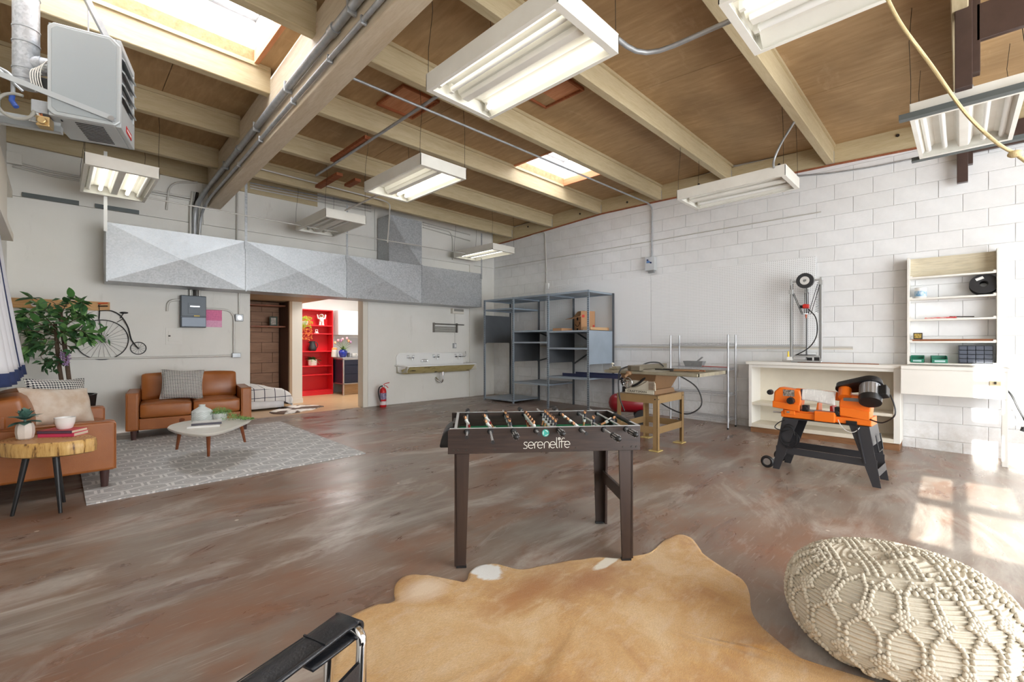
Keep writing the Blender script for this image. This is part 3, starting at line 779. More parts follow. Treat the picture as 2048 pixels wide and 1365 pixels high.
MB().box(-.075, .085, .17, -.005, .13, .27).build('transformer', M_black, ht, bevel=.008)
MB().box(-.07, .05, -.07, -.0, .13, -.005).cyl((-.035, .05, -.04), (-.035, .025, -.04), .024).build('gas_valve', M_brass, ht, bevel=.006, label='brass gas valve')
rnd = random.Random(4)
M_wht = mat('white_wire', (226, 222, 214), .5); M_orange_w = mat('orange_wire', (206, 110, 48), .5)
for k in range(5):
    x = -.01 - .012 * k
    MB().tube(bez([(x, .12, .42 - .03 * k), (x - .05, .08, .36), (x - .06, .06, .25), (x - .02, .08, .16)], 12), .0035, 5).build('wire', M_wht, ht)
for k in range(6):
    a = rnd.uniform(-.06, .02)
    MB().tube(bez([(a - .02, .12, .1), (a + rnd.uniform(-.05, .05), .05, .03), (a + rnd.uniform(-.05, .08), .06, -.05), (a + .03, .12, .02)], 12), .003, 5).build('wire', (M_orange_w, M_wht, M_black)[k % 3], ht)
MB().tube([(-.62, .02, .42), (-.3, .0, .30), (-.12, .02, .12)], .008, 6).build('flexible_conduit', M_galv, ht)

# ------------------------------------------------------------------ dark timber rack and the rope
M_brown = mat('dark_brown_paint', (74, 58, 54), .32, var=.2, vs=9)
t = thing('timber_rack', 'dark brown painted timber rack hanging at the upper right corner', 'rack', (5.95, -.4, 3.08))
Tt = Matrix.Translation(-t.location)
for X in (4.56, 7.22):
    MB().box(X - .02, -.06, 3.09, X + .05, .03, 3.95).xf(Tt).build('hanger_post', M_brown, t, bevel=.004)
    MB().box(X + .05, -.10, 3.30 if X > 5 else 3.20, X + .13, -.02, 3.95).xf(Tt).build('hanger_post', M_brown, t, bevel=.004)
    MB().box(X + .05, -2.6, 3.42, X + .09, -.08, 3.68).xf(Tt).build('beam_board', M_brown, t, bevel=.004)
rp = catmull([PP(1762, -30, (3.0, .3)), PP(1800, 45, (3.1, .25)), PP(1862, 130, (3.2, .2)), PP(1930, 225, (3.3, .12)), PP(1990, 283, (3.35, .05)), PP(2030, 308, (3.4, 0)), PP(2060, 330, (3.4, -.05))], 8)
M_rope = mat('pale_rope', (206, 186, 140), .85, bump=.6, bs=220)
rope = MB().tube(rp, .0085, 6).build('rope', M_rope, smooth=60, label='pale hemp rope hanging diagonally across the upper right corner', cat='rope')
k0 = PP(2030, 308, (3.4, 0))
MB().ball(tuple(Vector(k0) - rope.location), (.035, .03, .018)).build('knot', M_rope, rope, smooth=60)
# ------------------------------------------------------------------ living corner: materials
def leather_mat():
    t = NT('cognac_leather'); v = t.coord()
    c = t.ramp(t.noise(v, 3.2, 6, .6), [(.3, (146, 83, 35)), (.7, (167, 100, 48))])
    c = t.mix(t.ramp(t.noise(v, 9, 7, .7), [(.58, B0), (.75, (.3,) * 3 + (1,))]), c, lin((130, 70, 29)))
    t.set(col=c, rough=.36, spec=.5); t.bump(t.math('ADD', t.noise(v, 160, 2), t.math('MULTIPLY', t.noise(v, 9, 3), 2)), .12, .003); return t.m
M_leather = leather_mat()
M_darkleg = wood('dark_wood_leg', (88, 62, 58), (70, 48, 46), 'z', .4, 10)
def houndstooth(name, s):
    t = NT(name); v = t.coord((s, s, s)); xyz = t.sep(v)
    fx, fy = t.math('FRACT', xyz[0]), t.math('FRACT', xyz[2])
    dg = t.math('FRACT', t.math('ADD', t.math('MULTIPLY', t.math('ADD', xyz[0], xyz[2]), 2.0), 0.0))
    a = t.math('GREATER_THAN', fx, .5); b = t.math('GREATER_THAN', fy, .5); d = t.math('GREATER_THAN', dg, .5)
    both = t.math('MULTIPLY', a, b); xr = t.math('ABSOLUTE', t.math('SUBTRACT', a, b))
    m = t.math('ADD', both, t.math('MULTIPLY', xr, d)); m = t.math('MINIMUM', m, 1.0)
    t.set(col=t.mix(m, lin((226, 222, 214)), lin((34, 36, 46))), rough=.85, spec=.2)
    t.bump(t.noise(t.coord(), 120, 2), .3, .003); return t.m
M_hound = houndstooth('houndstooth_fabric', 44); M_hound2 = houndstooth('houndstooth_weave', 56)
M_linen = mat('cream_velvet', (214, 200, 184), .55, var=.12, vs=9, col2=(196, 172, 148), bump=.1, bs=40)

def pillow_bm(w, hgt, th, sag=.0, seed=0):
    rnd = random.Random(seed); ph = rnd.uniform(0, 6)
    def side(sg):
        def f(u, v):
            a, b = 2 * u - 1, 2 * v - 1
            e = max(0, (1 - abs(a) ** 3) * (1 - abs(b) ** 3)) ** .55
            pin = 1 - .09 * (1 - abs(b) ** 2) * abs(a) ** 6 - .0
            pin2 = 1 - .09 * (1 - abs(a) ** 2) * abs(b) ** 6
            wr = .012 * math.sin(5 * a + 4 * b + ph) * e + .008 * math.sin(9 * a - 7 * b + ph) * e
            return (a * w / 2 * pin, sg * (th / 2 * e + wr * .6), b * hgt / 2 * pin2)
        return f
    n = 21
    b = MB(); b.grid(side(-1), n, n)
    g = MB(); g.grid(side(1), n, n); g.f = [q[::-1] for q in g.f]
    return b.add(g.v, g.f)
def pillow(name, label, w, hgt, th, loc, rot, m, cat='cushion', trim=None, seed=1):
    o = pillow_bm(w, hgt, th, seed=seed).build(name, m, None, smooth=70, label=label, cat=cat, loc=loc)
    o.rotation_euler = rot
    pts = []
    for i in range(64):
        a = 2 * math.pi * i / 64; ca, sa = math.cos(a), math.sin(a); k = max(abs(ca), abs(sa)); x, z = ca / k, sa / k
        pts.append((x * w / 2 * (1 - .09 * (1 - z * z) * abs(x) ** 6), 0, z * hgt / 2 * (1 - .09 * (1 - x * x) * abs(z) ** 6)))
    MB().tube(pts, .0045, 5, closed=True).build('piping', trim or m, o, smooth=60)
    return o

def bulge_box(x0, x1, y0, y1, z0, z1, bx=0., by=0., bz=0., n=11, r=.035):
    """soft cushion: a rounded box whose faces swell"""
    b = MB(); c = Vector(((x0 + x1) / 2, (y0 + y1) / 2, (z0 + z1) / 2)); hs = Vector(((x1 - x0) / 2, (y1 - y0) / 2, (z1 - z0) / 2))
    def pt(p):
        q = Vector(p); e = [q.x, q.y, q.z]
        core = Vector((max(-hs.x + r, min(hs.x - r, q.x * hs.x)), max(-hs.y + r, min(hs.y - r, q.y * hs.y)), max(-hs.z + r, min(hs.z - r, q.z * hs.z))))
        full = Vector((q.x * hs.x, q.y * hs.y, q.z * hs.z)); d = full - core
        if d.length > 1e-9: full = core + d.normalized() * min(r, d.length * 1.0) if d.length > r else full
        sx, sy, sz = (1 - q.x ** 2), (1 - q.y ** 2), (1 - q.z ** 2)
        full.x += bx * q.x * sy * sz; full.y += by * q.y * sx * sz; full.z += bz * q.z * sx * sy
        return tuple(c + full)
    def lin_(i): 
        t = 2 * i / (n - 1) - 1; return math.copysign(abs(t) ** .75, t)
    for ax in range(3):
        for sg in (-1, 1):
            v = []
            for j in range(n):
                for i in range(n):
                    a, bb = lin_(i), lin_(j)
                    p = [0, 0, 0]; p[ax] = sg; p[(ax + 1) % 3] = a; p[(ax + 2) % 3] = bb; v.append(pt(p))
            f = [(j * n + i, j * n + i + 1, (j + 1) * n + i + 1, (j + 1) * n + i) for j in range(n - 1) for i in range(n - 1)]
            b.add(v, f if sg > 0 else [q[::-1] for q in f])
    return b
def sofa(label, W, D, loc, rz, armh=.595, legh=.125, armw=.125, lean=False):
    o = thing('sofa', label, 'sofa', loc, rz)
    hx = W / 2
    MB().box(-hx + armw, .03, legh, hx - armw, D - .06, .27).build('base_rail', M_leather, o, bevel=.012)
    MB().box(-hx + armw - .01, D - .14, legh, hx - armw + .01, D, .66).build('back_panel', M_leather, o, bevel=.03, seg=3)
    for s in (-1, 1):
        a = MB().box(s * hx, 0, legh, s * (hx - armw), D, armh).build('arm', M_leather, o, bevel=.022, seg=3)
        pts = [(s * hx - s * .006, .004, legh + .01), (s * hx - s * .006, .004, armh - .014), (s * hx - s * .006, .03, armh - .004), (s * hx - s * .006, D - .02, armh - .004)]
        MB().tube(fillet(pts, .02), .0055, 6).build('piping', M_leather, a, smooth=60)
        pts = [(s * (hx - armw) + s * .006, .004, legh + .01), (s * (hx - armw) + s * .006, .004, armh - .014), (s * (hx - armw) + s * .006, .03, armh - .004), (s * (hx - armw) + s * .006, D - .02, armh - .004)]
        MB().tube(fillet(pts, .02), .0055, 6).build('piping', M_leather, a, smooth=60)
        x0, x1 = (-hx + armw + .004, -.004) if s < 0 else (.004, hx - armw - .004)
        sc = bulge_box(x0, x1, .015, D - .2, .27, .455, 0, .012, .025).build('seat_cushion', M_leather, o, smooth=60)
        MB().tube([(x0 + .02, .018, .44), (x1 - .02, .018, .44)], .005, 6).build('piping', M_leather, sc, smooth=60)
        bc = bulge_box(x0, x1, D - .28, D - .08, .44, .80, 0, .035, .02)
        bc.xf(Matrix.Translation((0, D - .2, .44)) @ Matrix.Rotation(R(-9), 4, 'X') @ Matrix.Translation((0, -(D - .2), -.44)))
        bc.build('back_cushion', M_leather, o, smooth=60)
        for y in (.07, D - .08):
            MB().cyl((s * (hx - .075), y, 0), (s * (hx - .075), y, legh + .01), .024, .034, 12).build('leg', M_darkleg, o, smooth=50)
    return o
sofa('cognac leather loveseat against the back wall with one checked pillow', 1.345, .76, (1.265, 7.145, floor_z(7.3)), R(-8.1))
sofa('cognac leather loveseat cut by the left edge behind the log slab table', 1.37, .77, (.365, 5.80, floor_z(5.8)), R(90), armh=.565, legh=.15)
pillow('cushion', 'black and white houndstooth pillow leaning on the loveseat by the back wall', .47, .40, .14, (1.20, 7.42, .72), (R(-16), R(3), R(-8)), M_hound2, seed=3)
pillow('cushion', 'houndstooth pillow standing behind the cream pillow on the near loveseat', .50, .46, .15, (.02, 6.10, .71), (R(-14), R(4), R(36)), M_hound, seed=5)
pillow('cushion', 'shiny cream pillow lying on the near loveseat in front of the houndstooth one', .56, .36, .17, (.02, 5.72, .70), (R(-22), R(6), R(38)), M_linen, seed=8)

# ------------------------------------------------------------------ rug
def rug_mat():
    t = NT('trellis_rug'); v = t.coord(); xyz = t.sep(v)
    X = t.math('MULTIPLY', xyz[0], 1 / .30); Y = t.math('MULTIPLY', xyz[1], 1 / .20)
    def cell(ox, oy):
        gx_ = t.math('SUBTRACT', t.math('FRACT', t.math('ADD', X, ox)), .5)
        gy_ = t.math('MULTIPLY', t.math('SUBTRACT', t.math('FRACT', t.math('ADD', t.math('MULTIPLY', Y, 1 / 1.732), oy)), .5), 1.732)
        gx_, gy_ = t.math('ABSOLUTE', gx_), t.math('ABSOLUTE', gy_)
        q = t.math('ADD', t.math('MULTIPLY', gx_, gx_), t.math('MULTIPLY', gy_, gy_))
        return q, t.math('MAXIMUM', gx_, t.math('ADD', t.math('MULTIPLY', gx_, .5), t.math('MULTIPLY', gy_, .866)))
    (qa, da), (qb, db) = cell(100.0, 100.0), cell(100.5, 100.5)
    d = t.mix(t.math('LESS_THAN', qb, qa), da, db)
    m = t.math('MAXIMUM', t.math('LESS_THAN', t.math('ABSOLUTE', t.math('SUBTRACT', t.math('ADD', d, t.math('MULTIPLY', t.noise(t.coord(), 9, 2), .08)), .475)), .034), t.math('LESS_THAN', t.math('ABSOLUTE', t.math('SUBTRACT', d, .20)), .014))
    wv = t.noise(t.coord((1, 7, 1)), 45, 3, .6)
    c = t.mix(m, t.ramp(wv, [(.35, (168, 168, 167)), (.6, (198, 197, 196))]), t.ramp(wv, [(.35, (218, 217, 215)), (.6, (236, 235, 232))]))
    t.set(col=c, rough=.9, spec=.1); t.bump(wv, .3, .004); return t.m
rz0 = floor_z(6.1)
b = MB()
def rugf(dz):
    def f(u, v):
        x, y = .165 + 2.272 * u, 4.714 + 2.72 * v
        e = .006 * math.sin(9 * x + 2) * max(0, 1 - v * 12) if dz else 0
        return (x - 1.3, y - 6.07, FS * (y - 6.07) + dz + (max(0, e)))
    return f
b.grid(rugf(.009), 40, 40)
g = MB().grid(rugf(0), 40, 40); g.f = [q[::-1] for q in g.f]; n0 = len(b.v); b.add(g.v, g.f)
E_ = [i for i in range(40)] + [40 * j + 39 for j in range(1, 40)] + [39 * 40 + i for i in range(38, -1, -1)] + [40 * j for j in range(38, 0, -1)]
b.f += [(E_[k], n0 + E_[k], n0 + E_[(k + 1) % len(E_)], E_[(k + 1) % len(E_)]) for k in range(len(E_))]
b.build('rug', rug_mat(), None, label='gray rug with a white trellis pattern under the coffee table', cat='rug', loc=(1.3, 6.07, floor_z(6.07)))

# ------------------------------------------------------------------ log slab side table and what stands on it
def slab_mat():
    t = NT('log_slab'); v = t.coord(); x, y, z = t.sep(v)
    rad = t.math('SQRT', t.math('ADD', t.math('POWER', x, 2.0), t.math('POWER', t.math('MULTIPLY', y, 1.6), 2.0)))
    rg = t.math('SINE', t.math('ADD', t.math('MULTIPLY', rad, 240), t.math('MULTIPLY', t.noise(v, 7, 4), 14)))
    top = t.ramp(rg, [(.0, (196, 148, 96)), (.8, (172, 116, 70))])
    sd = t.ramp(t.noise(t.coord((9, 9, 1.2)), 4.5, 6, .65), [(.36, (92, 58, 30)), (.46, (196, 152, 86)), (.7, (224, 188, 122))])
    nz = t.n('NewGeometry'); up = t.math('GREATER_THAN', t.sep(nz.outputs['Normal'])[2], .7)
    t.set(col=t.mix(up, sd, top), rough=.45); return t.m
tc = Vector((-.05, 4.78, floor_z(4.8))); st = thing('side_table', 'small log slab table on three black legs in front of the near loveseat', 'table', tc, R(-45.25))
b = MB(); rnd = random.Random(5); N = 56; rim = []
for i in range(N):
    a = 2 * math.pi * i / N
    rr = 1 + .03 * math.sin(3 * a + 1) + .02 * math.sin(7 * a) + .012 * math.sin(17 * a)
    rim.append((.315 * rr * math.cos(a) + .01, .185 * rr * math.sin(a)))
lv = [(.425, .90), (.435, .985), (.48, 1.0), (.52, .985), (.530, .955)]
for zz, sc in lv: b.v += [(x * sc * (1 + .01 * math.sin(40 * math.atan2(y, x))), y * sc, zz) for x, y in rim]
for k in range(len(lv) - 1): b.f += [(k * N + i, k * N + (i + 1) % N, (k + 1) * N + (i + 1) % N, (k + 1) * N + i) for i in range(N)]
b.f += [tuple(range(N - 1, -1, -1)), tuple((len(lv) - 1) * N + i for i in range(N))]
b.build('tabletop', slab_mat(), st, smooth=35)
inv = Matrix.Rotation(-R(-45.25), 4, 'Z')
for p in (G(24, 1033), G(121, 1027), G(128, 1005)):
    q = inv @ (Vector(p) - tc)
    MB().cyl((q.x, q.y, 0), (q.x * .62, q.y * .5, .43), .011, .021, 12).build('leg', M_black, st, smooth=50)
def leaf_mesh(name, L, W, m, bend=.25, n=5, fold=.15):
    b = MB()
    def f(u, v):
        s = v; w = W * math.sin(math.pi * min(1, s ** .8)) ** .8 if 0 < s < 1 else 0
        a = 2 * u - 1
        return (a * w / 2, L * s, -bend * L * s * s + fold * w * abs(a) * .5)
    b.grid(f, 3, n + 1); me = b.mesh(name, 80); me.materials.append(m); return me
TT = tc.z + .53
M_pot = mat('marbled_white_ceramic', (226, 216, 206), .35, var=.1, vs=10)
su = Vector(PZ(50, 879, TT)); o = thing('potted_succulent', 'blue green rosette plant in a white pot on the log slab table', 'plant', su)
MB().lathe([(.034, 0), (.045, .01), (.052, .05), (.05, .09), (.042, .118), (.036, .118), (.038, .10)], 8).build('pot', M_pot, o, smooth=20)
M_succ = mat('blue_green_leaf', (92, 128, 116), .45, var=.25, vs=7)
lm = leaf_mesh('leaf', .10, .068, M_succ, .25); lm2 = leaf_mesh('leaf', .075, .055, M_succ, .12)
MB().cyl((0, 0, .1), (0, 0, .16), .008, n=8).build('stem', M_succ, o)
for ring, (n, el, zz, me) in enumerate(((6, 5, .125, lm), (7, 28, .14, lm), (6, 52, .155, lm2), (4, 72, .16, lm2))):
    for k in range(n): place(me, 'leaf', None, (0, 0, zz), o, (R(el + random.uniform(-8, 8)), 0, 2 * math.pi * (k + .4 * ring) / n))
def book(name, label, loc, rz, w, d, h, cover, spine=None, cat='book', group=None, rx=0):
    o = thing(name, label, cat, loc, rz, group)
    MB().box(-w / 2, -d / 2, 0, w / 2, d / 2, .003).build('cover', cover, o); MB().box(-w / 2, -d / 2, h - .003, w / 2, d / 2, h).build('cover', cover, o)
    MB().box(-w / 2, -d / 2, .0, w / 2, -d / 2 + .004, h).build('spine', spine or cover, o)
    MB().box(-w / 2 + .004, -d / 2 + .004, .003, w / 2 - .004, d / 2 - .004, h - .003).build('pages', M_pages, o)
    return o
M_pages = mat('book_pages', (222, 208, 184), .8)
M_bred = mat('red_book_cloth', (196, 72, 76), .6); M_bpink = mat('pink_book_cloth', (206, 62, 98), .6); M_bdk = mat('faded_purple_spine', (92, 66, 84), .6)
bk = Vector(PZ(128, 871, TT))
book('book', 'pink hardback lying lowest on the log slab table', (bk.x, bk.y, TT), R(-36), .235, .15, .026, M_bpink)
book('book', 'red hardback with dark spine lying under the white cup', (bk.x - .005, bk.y, TT + .026), R(-39), .235, .15, .022, M_bred, M_bdk)
cp = Vector(PZ(130, 858, TT + .048)); o = thing('cup', 'white porcelain cup with gold handle on the red book', 'cup', cp)
M_porc = mat('white_porcelain', (238, 236, 232), .2)
MB().lathe([(.035, 0), (.046, .008), (.058, .05), (.062, .088), (.058, .088), (.053, .05), (.04, .012), (.0, .01)], 24, close=False).build('bowl', M_porc, o, smooth=50)
MB().tube([Vector((-.055 - .026 * math.cos(a), .0, .05 + .026 * math.sin(a))) for a in np.linspace(-1.3, 1.3, 9)], .004, 6).xf(Matrix.Rotation(R(-45), 4, 'Z')).build('handle', mat('gold', (212, 172, 92), .25, .9), o, smooth=60)

# ------------------------------------------------------------------ coffee table and what stands on it
CT = .44
out = [Vector(PZ(*p, CT)) for p in ((334, 856), (352, 863), (386, 868.5), (420, 868), (455, 860), (486, 848), (503, 838.5), (480, 837), (440, 837.5), (400, 839), (365, 844), (342, 850))]
cen = sum(out, Vector()) / len(out)
ctb = thing('coffee_table', 'pale guitar pick shaped coffee table on tapered wooden legs', 'table', (cen.x, cen.y, floor_z(cen.y)))
ol = [p - cen for p in catmull(out + out[:1], 5)[:-1]]
b = MB(); N = len(ol); H = CT - floor_z(cen.y)
lv = [(H - .028, .955), (H - .012, .99), (H - .004, 1.0), (H, .995)]
for zz, sc in lv: b.v += [(p.x * sc, p.y * sc, zz) for p in ol]
for k in range(3): b.f += [(k * N + i, k * N + (i + 1) % N, (k + 1) * N + (i + 1) % N, (k + 1) * N + i) for i in range(N)]
b.f += [tuple(range(N - 1, -1, -1)), tuple(3 * N + i for i in range(N))]
b.build('tabletop', mat('pale_marble_top', (224, 220, 210), .3, var=.08, vs=7), ctb, smooth=40)
M_teak = wood('walnut_leg', (150, 86, 50), (124, 66, 38), 'z', .4, 10)
for p in (G(353, 901), G(417, 915), G(490, 886)):
    q = Vector(p) - cen; MB().cyl((q.x, q.y, .009), (q.x * .80, q.y * .80, H - .02), .013, .026, 14).build('leg', M_teak, ctb, smooth=50)
vp = Vector(PZ(404, 845, CT)); o = thing('vase', 'pale gray chevron vase with short neck on the coffee table', 'vase', vp)
M_vase = mat('pale_gray_glaze', (198, 204, 202), .3)
MB().lathe([(.075, 0), (.088, .006), (.092, .03), (.092, .11), (.08, .13), (.04, .155), (.028, .165), (.03, .185), (.024, .185), (.022, .165)], 28).build('body', M_vase, o, smooth=45)
b = MB()
for k in range(5):
    pts = []
    for i in range(40):
        a = 2 * math.pi * i / 40; pts.append((.0925 * math.cos(a), .0925 * math.sin(a), .022 + .02 * k + .011 * (1 if i % 4 < 2 else 0) + (.0055 if i % 2 else 0)))
    b.tube(pts, .0035, 5, closed=True)
b.build('chevron_ribs', M_vase, o, smooth=60, kind='stuff')
M_bw = mat('white_book', (228, 226, 222), .5); M_bg = mat('dark_gray_spine', (74, 70, 80), .5)
b1 = Vector(PZ(410, 853, CT))
book('book', 'white book lying lowest on the coffee table', (b1.x, b1.y, CT), R(-18), .27, .19, .02, M_bw)
book('book', 'white book with dark spine lying on top by the vase', (b1.x + .02, b1.y + .01, CT + .02), R(-14), .25, .17, .024, M_bw, M_bg)
def ivy_mat(): return mat('ivy_green', (84, 132, 62), .5, var=.35, vs=15, col2=(128, 168, 92))
M_ivy = ivy_mat()
pp = Vector(PZ(440, 842, CT)); o = thing('trailing_plant', 'leafy plant trailing out of a pale pot over the coffee table', 'plant', pp)
MB().lathe([(.05, 0), (.062, .01), (.07, .085), (.064, .085), (.055, .02)], 20).build('pot', mat('mottled_pot', (206, 210, 206), .5, var=.2, vs=40), o, smooth=45)
b = MB(); rnd = random.Random(11)
ax = Vector((.704, -.7102, 0)); ay = Vector((.7102, .704, 0))
for k in range(900):
    if k < 420:
        a = rnd.uniform(0, 6.28); r = .11 * rnd.random() ** .5; c = Vector((r * math.cos(a), r * math.sin(a), .085 + .075 * rnd.random() * (1 - r / .14)))
    else:
        s = rnd.random() ** .8; c = ax * (.05 + .30 * s) + ay * rnd.uniform(-.07, .07) * (1 - .5 * s) + Vector((0, 0, .012 + (.10 * (1 - s) ** 1.5) * rnd.random() + .012 * rnd.random()))
    d1 = Vector((rnd.uniform(-1, 1), rnd.uniform(-1, 1), rnd.uniform(-.3, .8))).normalized(); d2 = d1.orthogonal().normalized()
    l = .014; b.add([c, c + d1 * l * .5 + d2 * l * .35, c + d1 * l, c + d1 * l * .5 - d2 * l * .35], [(0, 1, 2, 3)])
b.build('foliage', M_ivy, o, kind='stuff')

# ------------------------------------------------------------------ artificial wisteria tree behind the near loveseat
tb = Vector((.10, 7.25, floor_z(7.25)))
tr = thing('wisteria_tree', 'leafy artificial tree with purple blossom in the corner behind the loveseat', 'tree', tb)
MB().lathe([(.17, 0), (.20, .02), (.235, .50), (.245, .60), (.25, .62), (.225, .62), (.22, .56), (.0, .55)], 24, close=False).build('planter', M_black, tr, smooth=45)
def at(px, py, dd=0.0):
    p = PP(px, py, tb); q = Vector(p) - tb + Vector((CY, SY, 0)) * dd; q.x = max(q.x, -.36); return q
M_bark = mat('brown_bark', (104, 84, 68), .85, var=.3, vs=20, bump=.6, bs=60)
MB().tube(catmull([(.0, .02, .55), at(124, 765), at(118, 730), at(113, 680), at(110, 645)], 5), [.02] * 16 + [.017] * 5, 9).build('trunk', M_bark, tr, smooth=60)
MB().tube(catmull([(.05, .0, .55), at(139, 765), at(133, 720), at(126, 670), at(123, 640), at(121, 620)], 5), [.021] * 20 + [.016] * 6, 9).build('trunk', M_bark, tr, smooth=60)
M_leaf = [mat('tree_leaf_green', (84, 132, 70), .42, var=.25, vs=5), mat('tree_leaf_dark', (58, 100, 58), .42, var=.2, vs=5), mat('tree_leaf_light', (124, 168, 98), .45, var=.2, vs=5)]
LM = [leaf_mesh('leaf', l, w, m, bd) for m in M_leaf for l, w, bd in ((.125, .058, .2), (.10, .05, .35))]
rnd = random.Random(21)
twigs = [((118, 650), [(135, 615), (146, 592)], 0), ((118, 655), [(150, 620), (172, 606), (180, 612)], -.1), ((120, 640), [(96, 622), (70, 612), (42, 594)], .1), ((114, 660), [(80, 628), (52, 628), (32, 640)], -.1), ((114, 668), [(85, 645), (60, 648), (30, 662)], -.2), ((114, 672), [(82, 658), (52, 672), (48, 672)], .1),
         ((116, 678), [(90, 680), (75, 690), (62, 712)], -.15), ((122, 660), [(150, 640), (165, 632), (176, 646)], .1), ((122, 668), [(158, 662), (180, 664), (198, 682)], -.15), ((124, 680), [(150, 676), (172, 668), (192, 676)], .15), ((122, 690), [(140, 690), (155, 700), (160, 700)], -.1), ((118, 694), [(105, 700), (100, 712), (104, 722)], -.1),
         ((120, 696), [(112, 712), (116, 722), (122, 728)], -.2), ((122, 700), [(134, 716), (138, 724), (142, 722)], -.2), ((119, 645), [(122, 620), (120, 608), (128, 605)], -.15), ((118, 655), [(108, 635), (105, 622), (100, 618)], .2), ((121, 672), [(128, 660), (140, 650), (150, 654)], -.3), ((117, 676), [(104, 668), (96, 662), (88, 664)], -.3), ((121, 684), [(112, 690), (104, 684), (96, 690)], -.3), ((123, 690), [(135, 682), (146, 688), (158, 690)], -.3)]
nl = 0
for s, pts, dd in twigs:
    line = catmull([at(*s)] + [at(*q, dd * (i + 1) / 3 + rnd.uniform(-.05, .05)) for i, q in enumerate(pts)], 7)
    MB().tube(line, [.006 * (1 - .7 * i / len(line)) for i in range(len(line))], 5).build('branch', M_bark, tr)
    for i in range(2, len(line)):
        dire = (line[i] - line[i - 1]).normalized()
        for sg in (-1, 0, 1):
            if nl >= 299 or rnd.random() < .5: continue
            sp = dire.orthogonal().normalized(); ang = rnd.uniform(0, 6.28)
            sp = (Matrix.Rotation(ang, 3, dire) @ sp)
            d = (dire * .6 + sp * .8 + Vector((0, 0, -.15))).normalized()
            q = d.to_track_quat('Y', 'Z')
            e = (q.to_matrix() @ Matrix.Rotation(rnd.uniform(-.7, .7), 3, 'Y')).to_euler()
            place(rnd.choice(LM), 'leaf', None, line[i], tr, e, [rnd.uniform(.85, 1.25)] * 3); nl += 1
xb = MB(); rnd = random.Random(77)
for s, pts, dd in twigs + [((118, 690), [(100, 690), (80, 700), (70, 716)], -.1), ((120, 700), [(106, 716), (104, 730), (108, 738)], -.12), ((122, 705), [(128, 722), (130, 735), (126, 742)], -.15), ((118, 665), [(96, 655), (74, 640), (58, 634)], .15), ((120, 690), [(100, 676), (78, 668), (66, 662)], -.05)]:
    line = catmull([at(*s)] + [at(*q, dd * (i + 1) / 3) for i, q in enumerate(pts)], 7)
    for i in range(6, len(line)):
        for _ in range(1 if i % 2 else 0):
            d = Vector((rnd.uniform(-1, 1), rnd.uniform(-1, 1), rnd.uniform(-.9, .5))).normalized(); sd_ = d.orthogonal().normalized(); l = rnd.uniform(.07, .11); c = line[i] + d * .01
            xb.add([c, c + d * l * .45 + sd_ * l * .23, c + d * l - Vector((0, 0, .02)), c + d * l * .45 - sd_ * l * .23], [(0, 1, 2, 3)])
xb.build('foliage', M_leaf[1], tr, kind='stuff')
b = MB(); c0 = at(147, 706, -.1)
for k in range(70):
    s = k / 70; r = .045 * (1 - s * .75); a = k * 2.4
    b.ball(c0 + Vector((r * math.cos(a) + .01 * s + rnd.uniform(-.012, .012), r * math.sin(a), .02 - .16 * s + rnd.uniform(-.008, .008))), (.010, .010, .008), 6, 4)
b.build('blossom', mat('wisteria_purple', (178, 148, 190), .7, var=.2, vs=30), tr, smooth=60, kind='stuff', label='purple wisteria blossom')

# ------------------------------------------------------------------ curtain, header trim, wall decoration
M_curt = mat('white_curtain_cloth', (222, 222, 226), .8); M_navy = mat('navy_cloth', (38, 52, 92), .8)
def curt(y0, y1, s0, s1, dx=0.0):
    def f(u, v):
        y = y0 + (y1 - y0) * u; s = s0 + (s1 - s0) * v
        fold = .030 * math.sin(y * 31) * (.25 + .75 * s) + .012 * math.sin(y * 13 + 1) * s
        return (-.372 + .135 * s ** 1.2 + fold + dx, y + .06 * s * (y - 5.6), 2.30 - 1.33 * s)
    return f
ct = thing('curtain', 'white curtain with navy border hanging at the left edge', 'curtain', (-.3, 5.6, .95))
Tc = Matrix.Translation(-ct.location)
MB().grid(curt(4.6, 6.5, 0, .93), 90, 24).xf(Tc).build('cloth', M_curt, ct, smooth=80, solid=.004)
MB().grid(curt(4.6, 6.5, .93, 1.0), 90, 4).xf(Tc).build('hem', M_navy, ct, smooth=80, solid=.006, label='navy hem')
MB().grid(curt(5.72, 5.84, 0, .95, .006), 10, 24).xf(Tc).build('border_stripe', M_navy, ct, smooth=80, solid=.004, label='navy border stripe')
MB().cyl((-.34, 4.4, 2.32), (-.34, 6.62, 2.32), .016, n=10).xf(Tc).build('rod', M_black, ct, smooth=50)
MB().box(XL, 3.9, 2.36, XL + .07, 6.75, 3.0).build('trim_1', M_cream, kind='structure')
MB().box(XL, 3.9, 2.30, XL + .11, 6.8, 2.37).build('trim_2', M_cream, kind='structure')
MB().box(XL, 3.9, 3.0, XL + .05, 8.0, 3.08).build('trim_3', M_cream, kind='structure')
rl = thing('coat_rail', 'pine coat rail on the wall above the bicycle', 'rail', (.07, 8.06, 1.70))
MB().bar((-.45, .012, .058), (.44, -.008, .058), .022, .118).build('board', wood('pine_board', (214, 168, 112), (196, 146, 88), 'x', .5, 9), rl, bevel=.004)
p = Vector(PB(68, 609, .03)) - rl.location; MB().ball(p, (.03, .02, .03)).cyl(p, p + Vector((0, .03, 0)), .012).build('knob', M_porc, rl, smooth=50)
p = Vector(PB(203, 611, .03)) - rl.location
MB().tube([p + Vector((-.03, .03, .02)), p + Vector((-.03, -.03, .02)), p + Vector((.06, -.05, .03))], .008, 6).build('hook', mat('orange_hook', (214, 82, 42), .5), rl, label='orange hook')
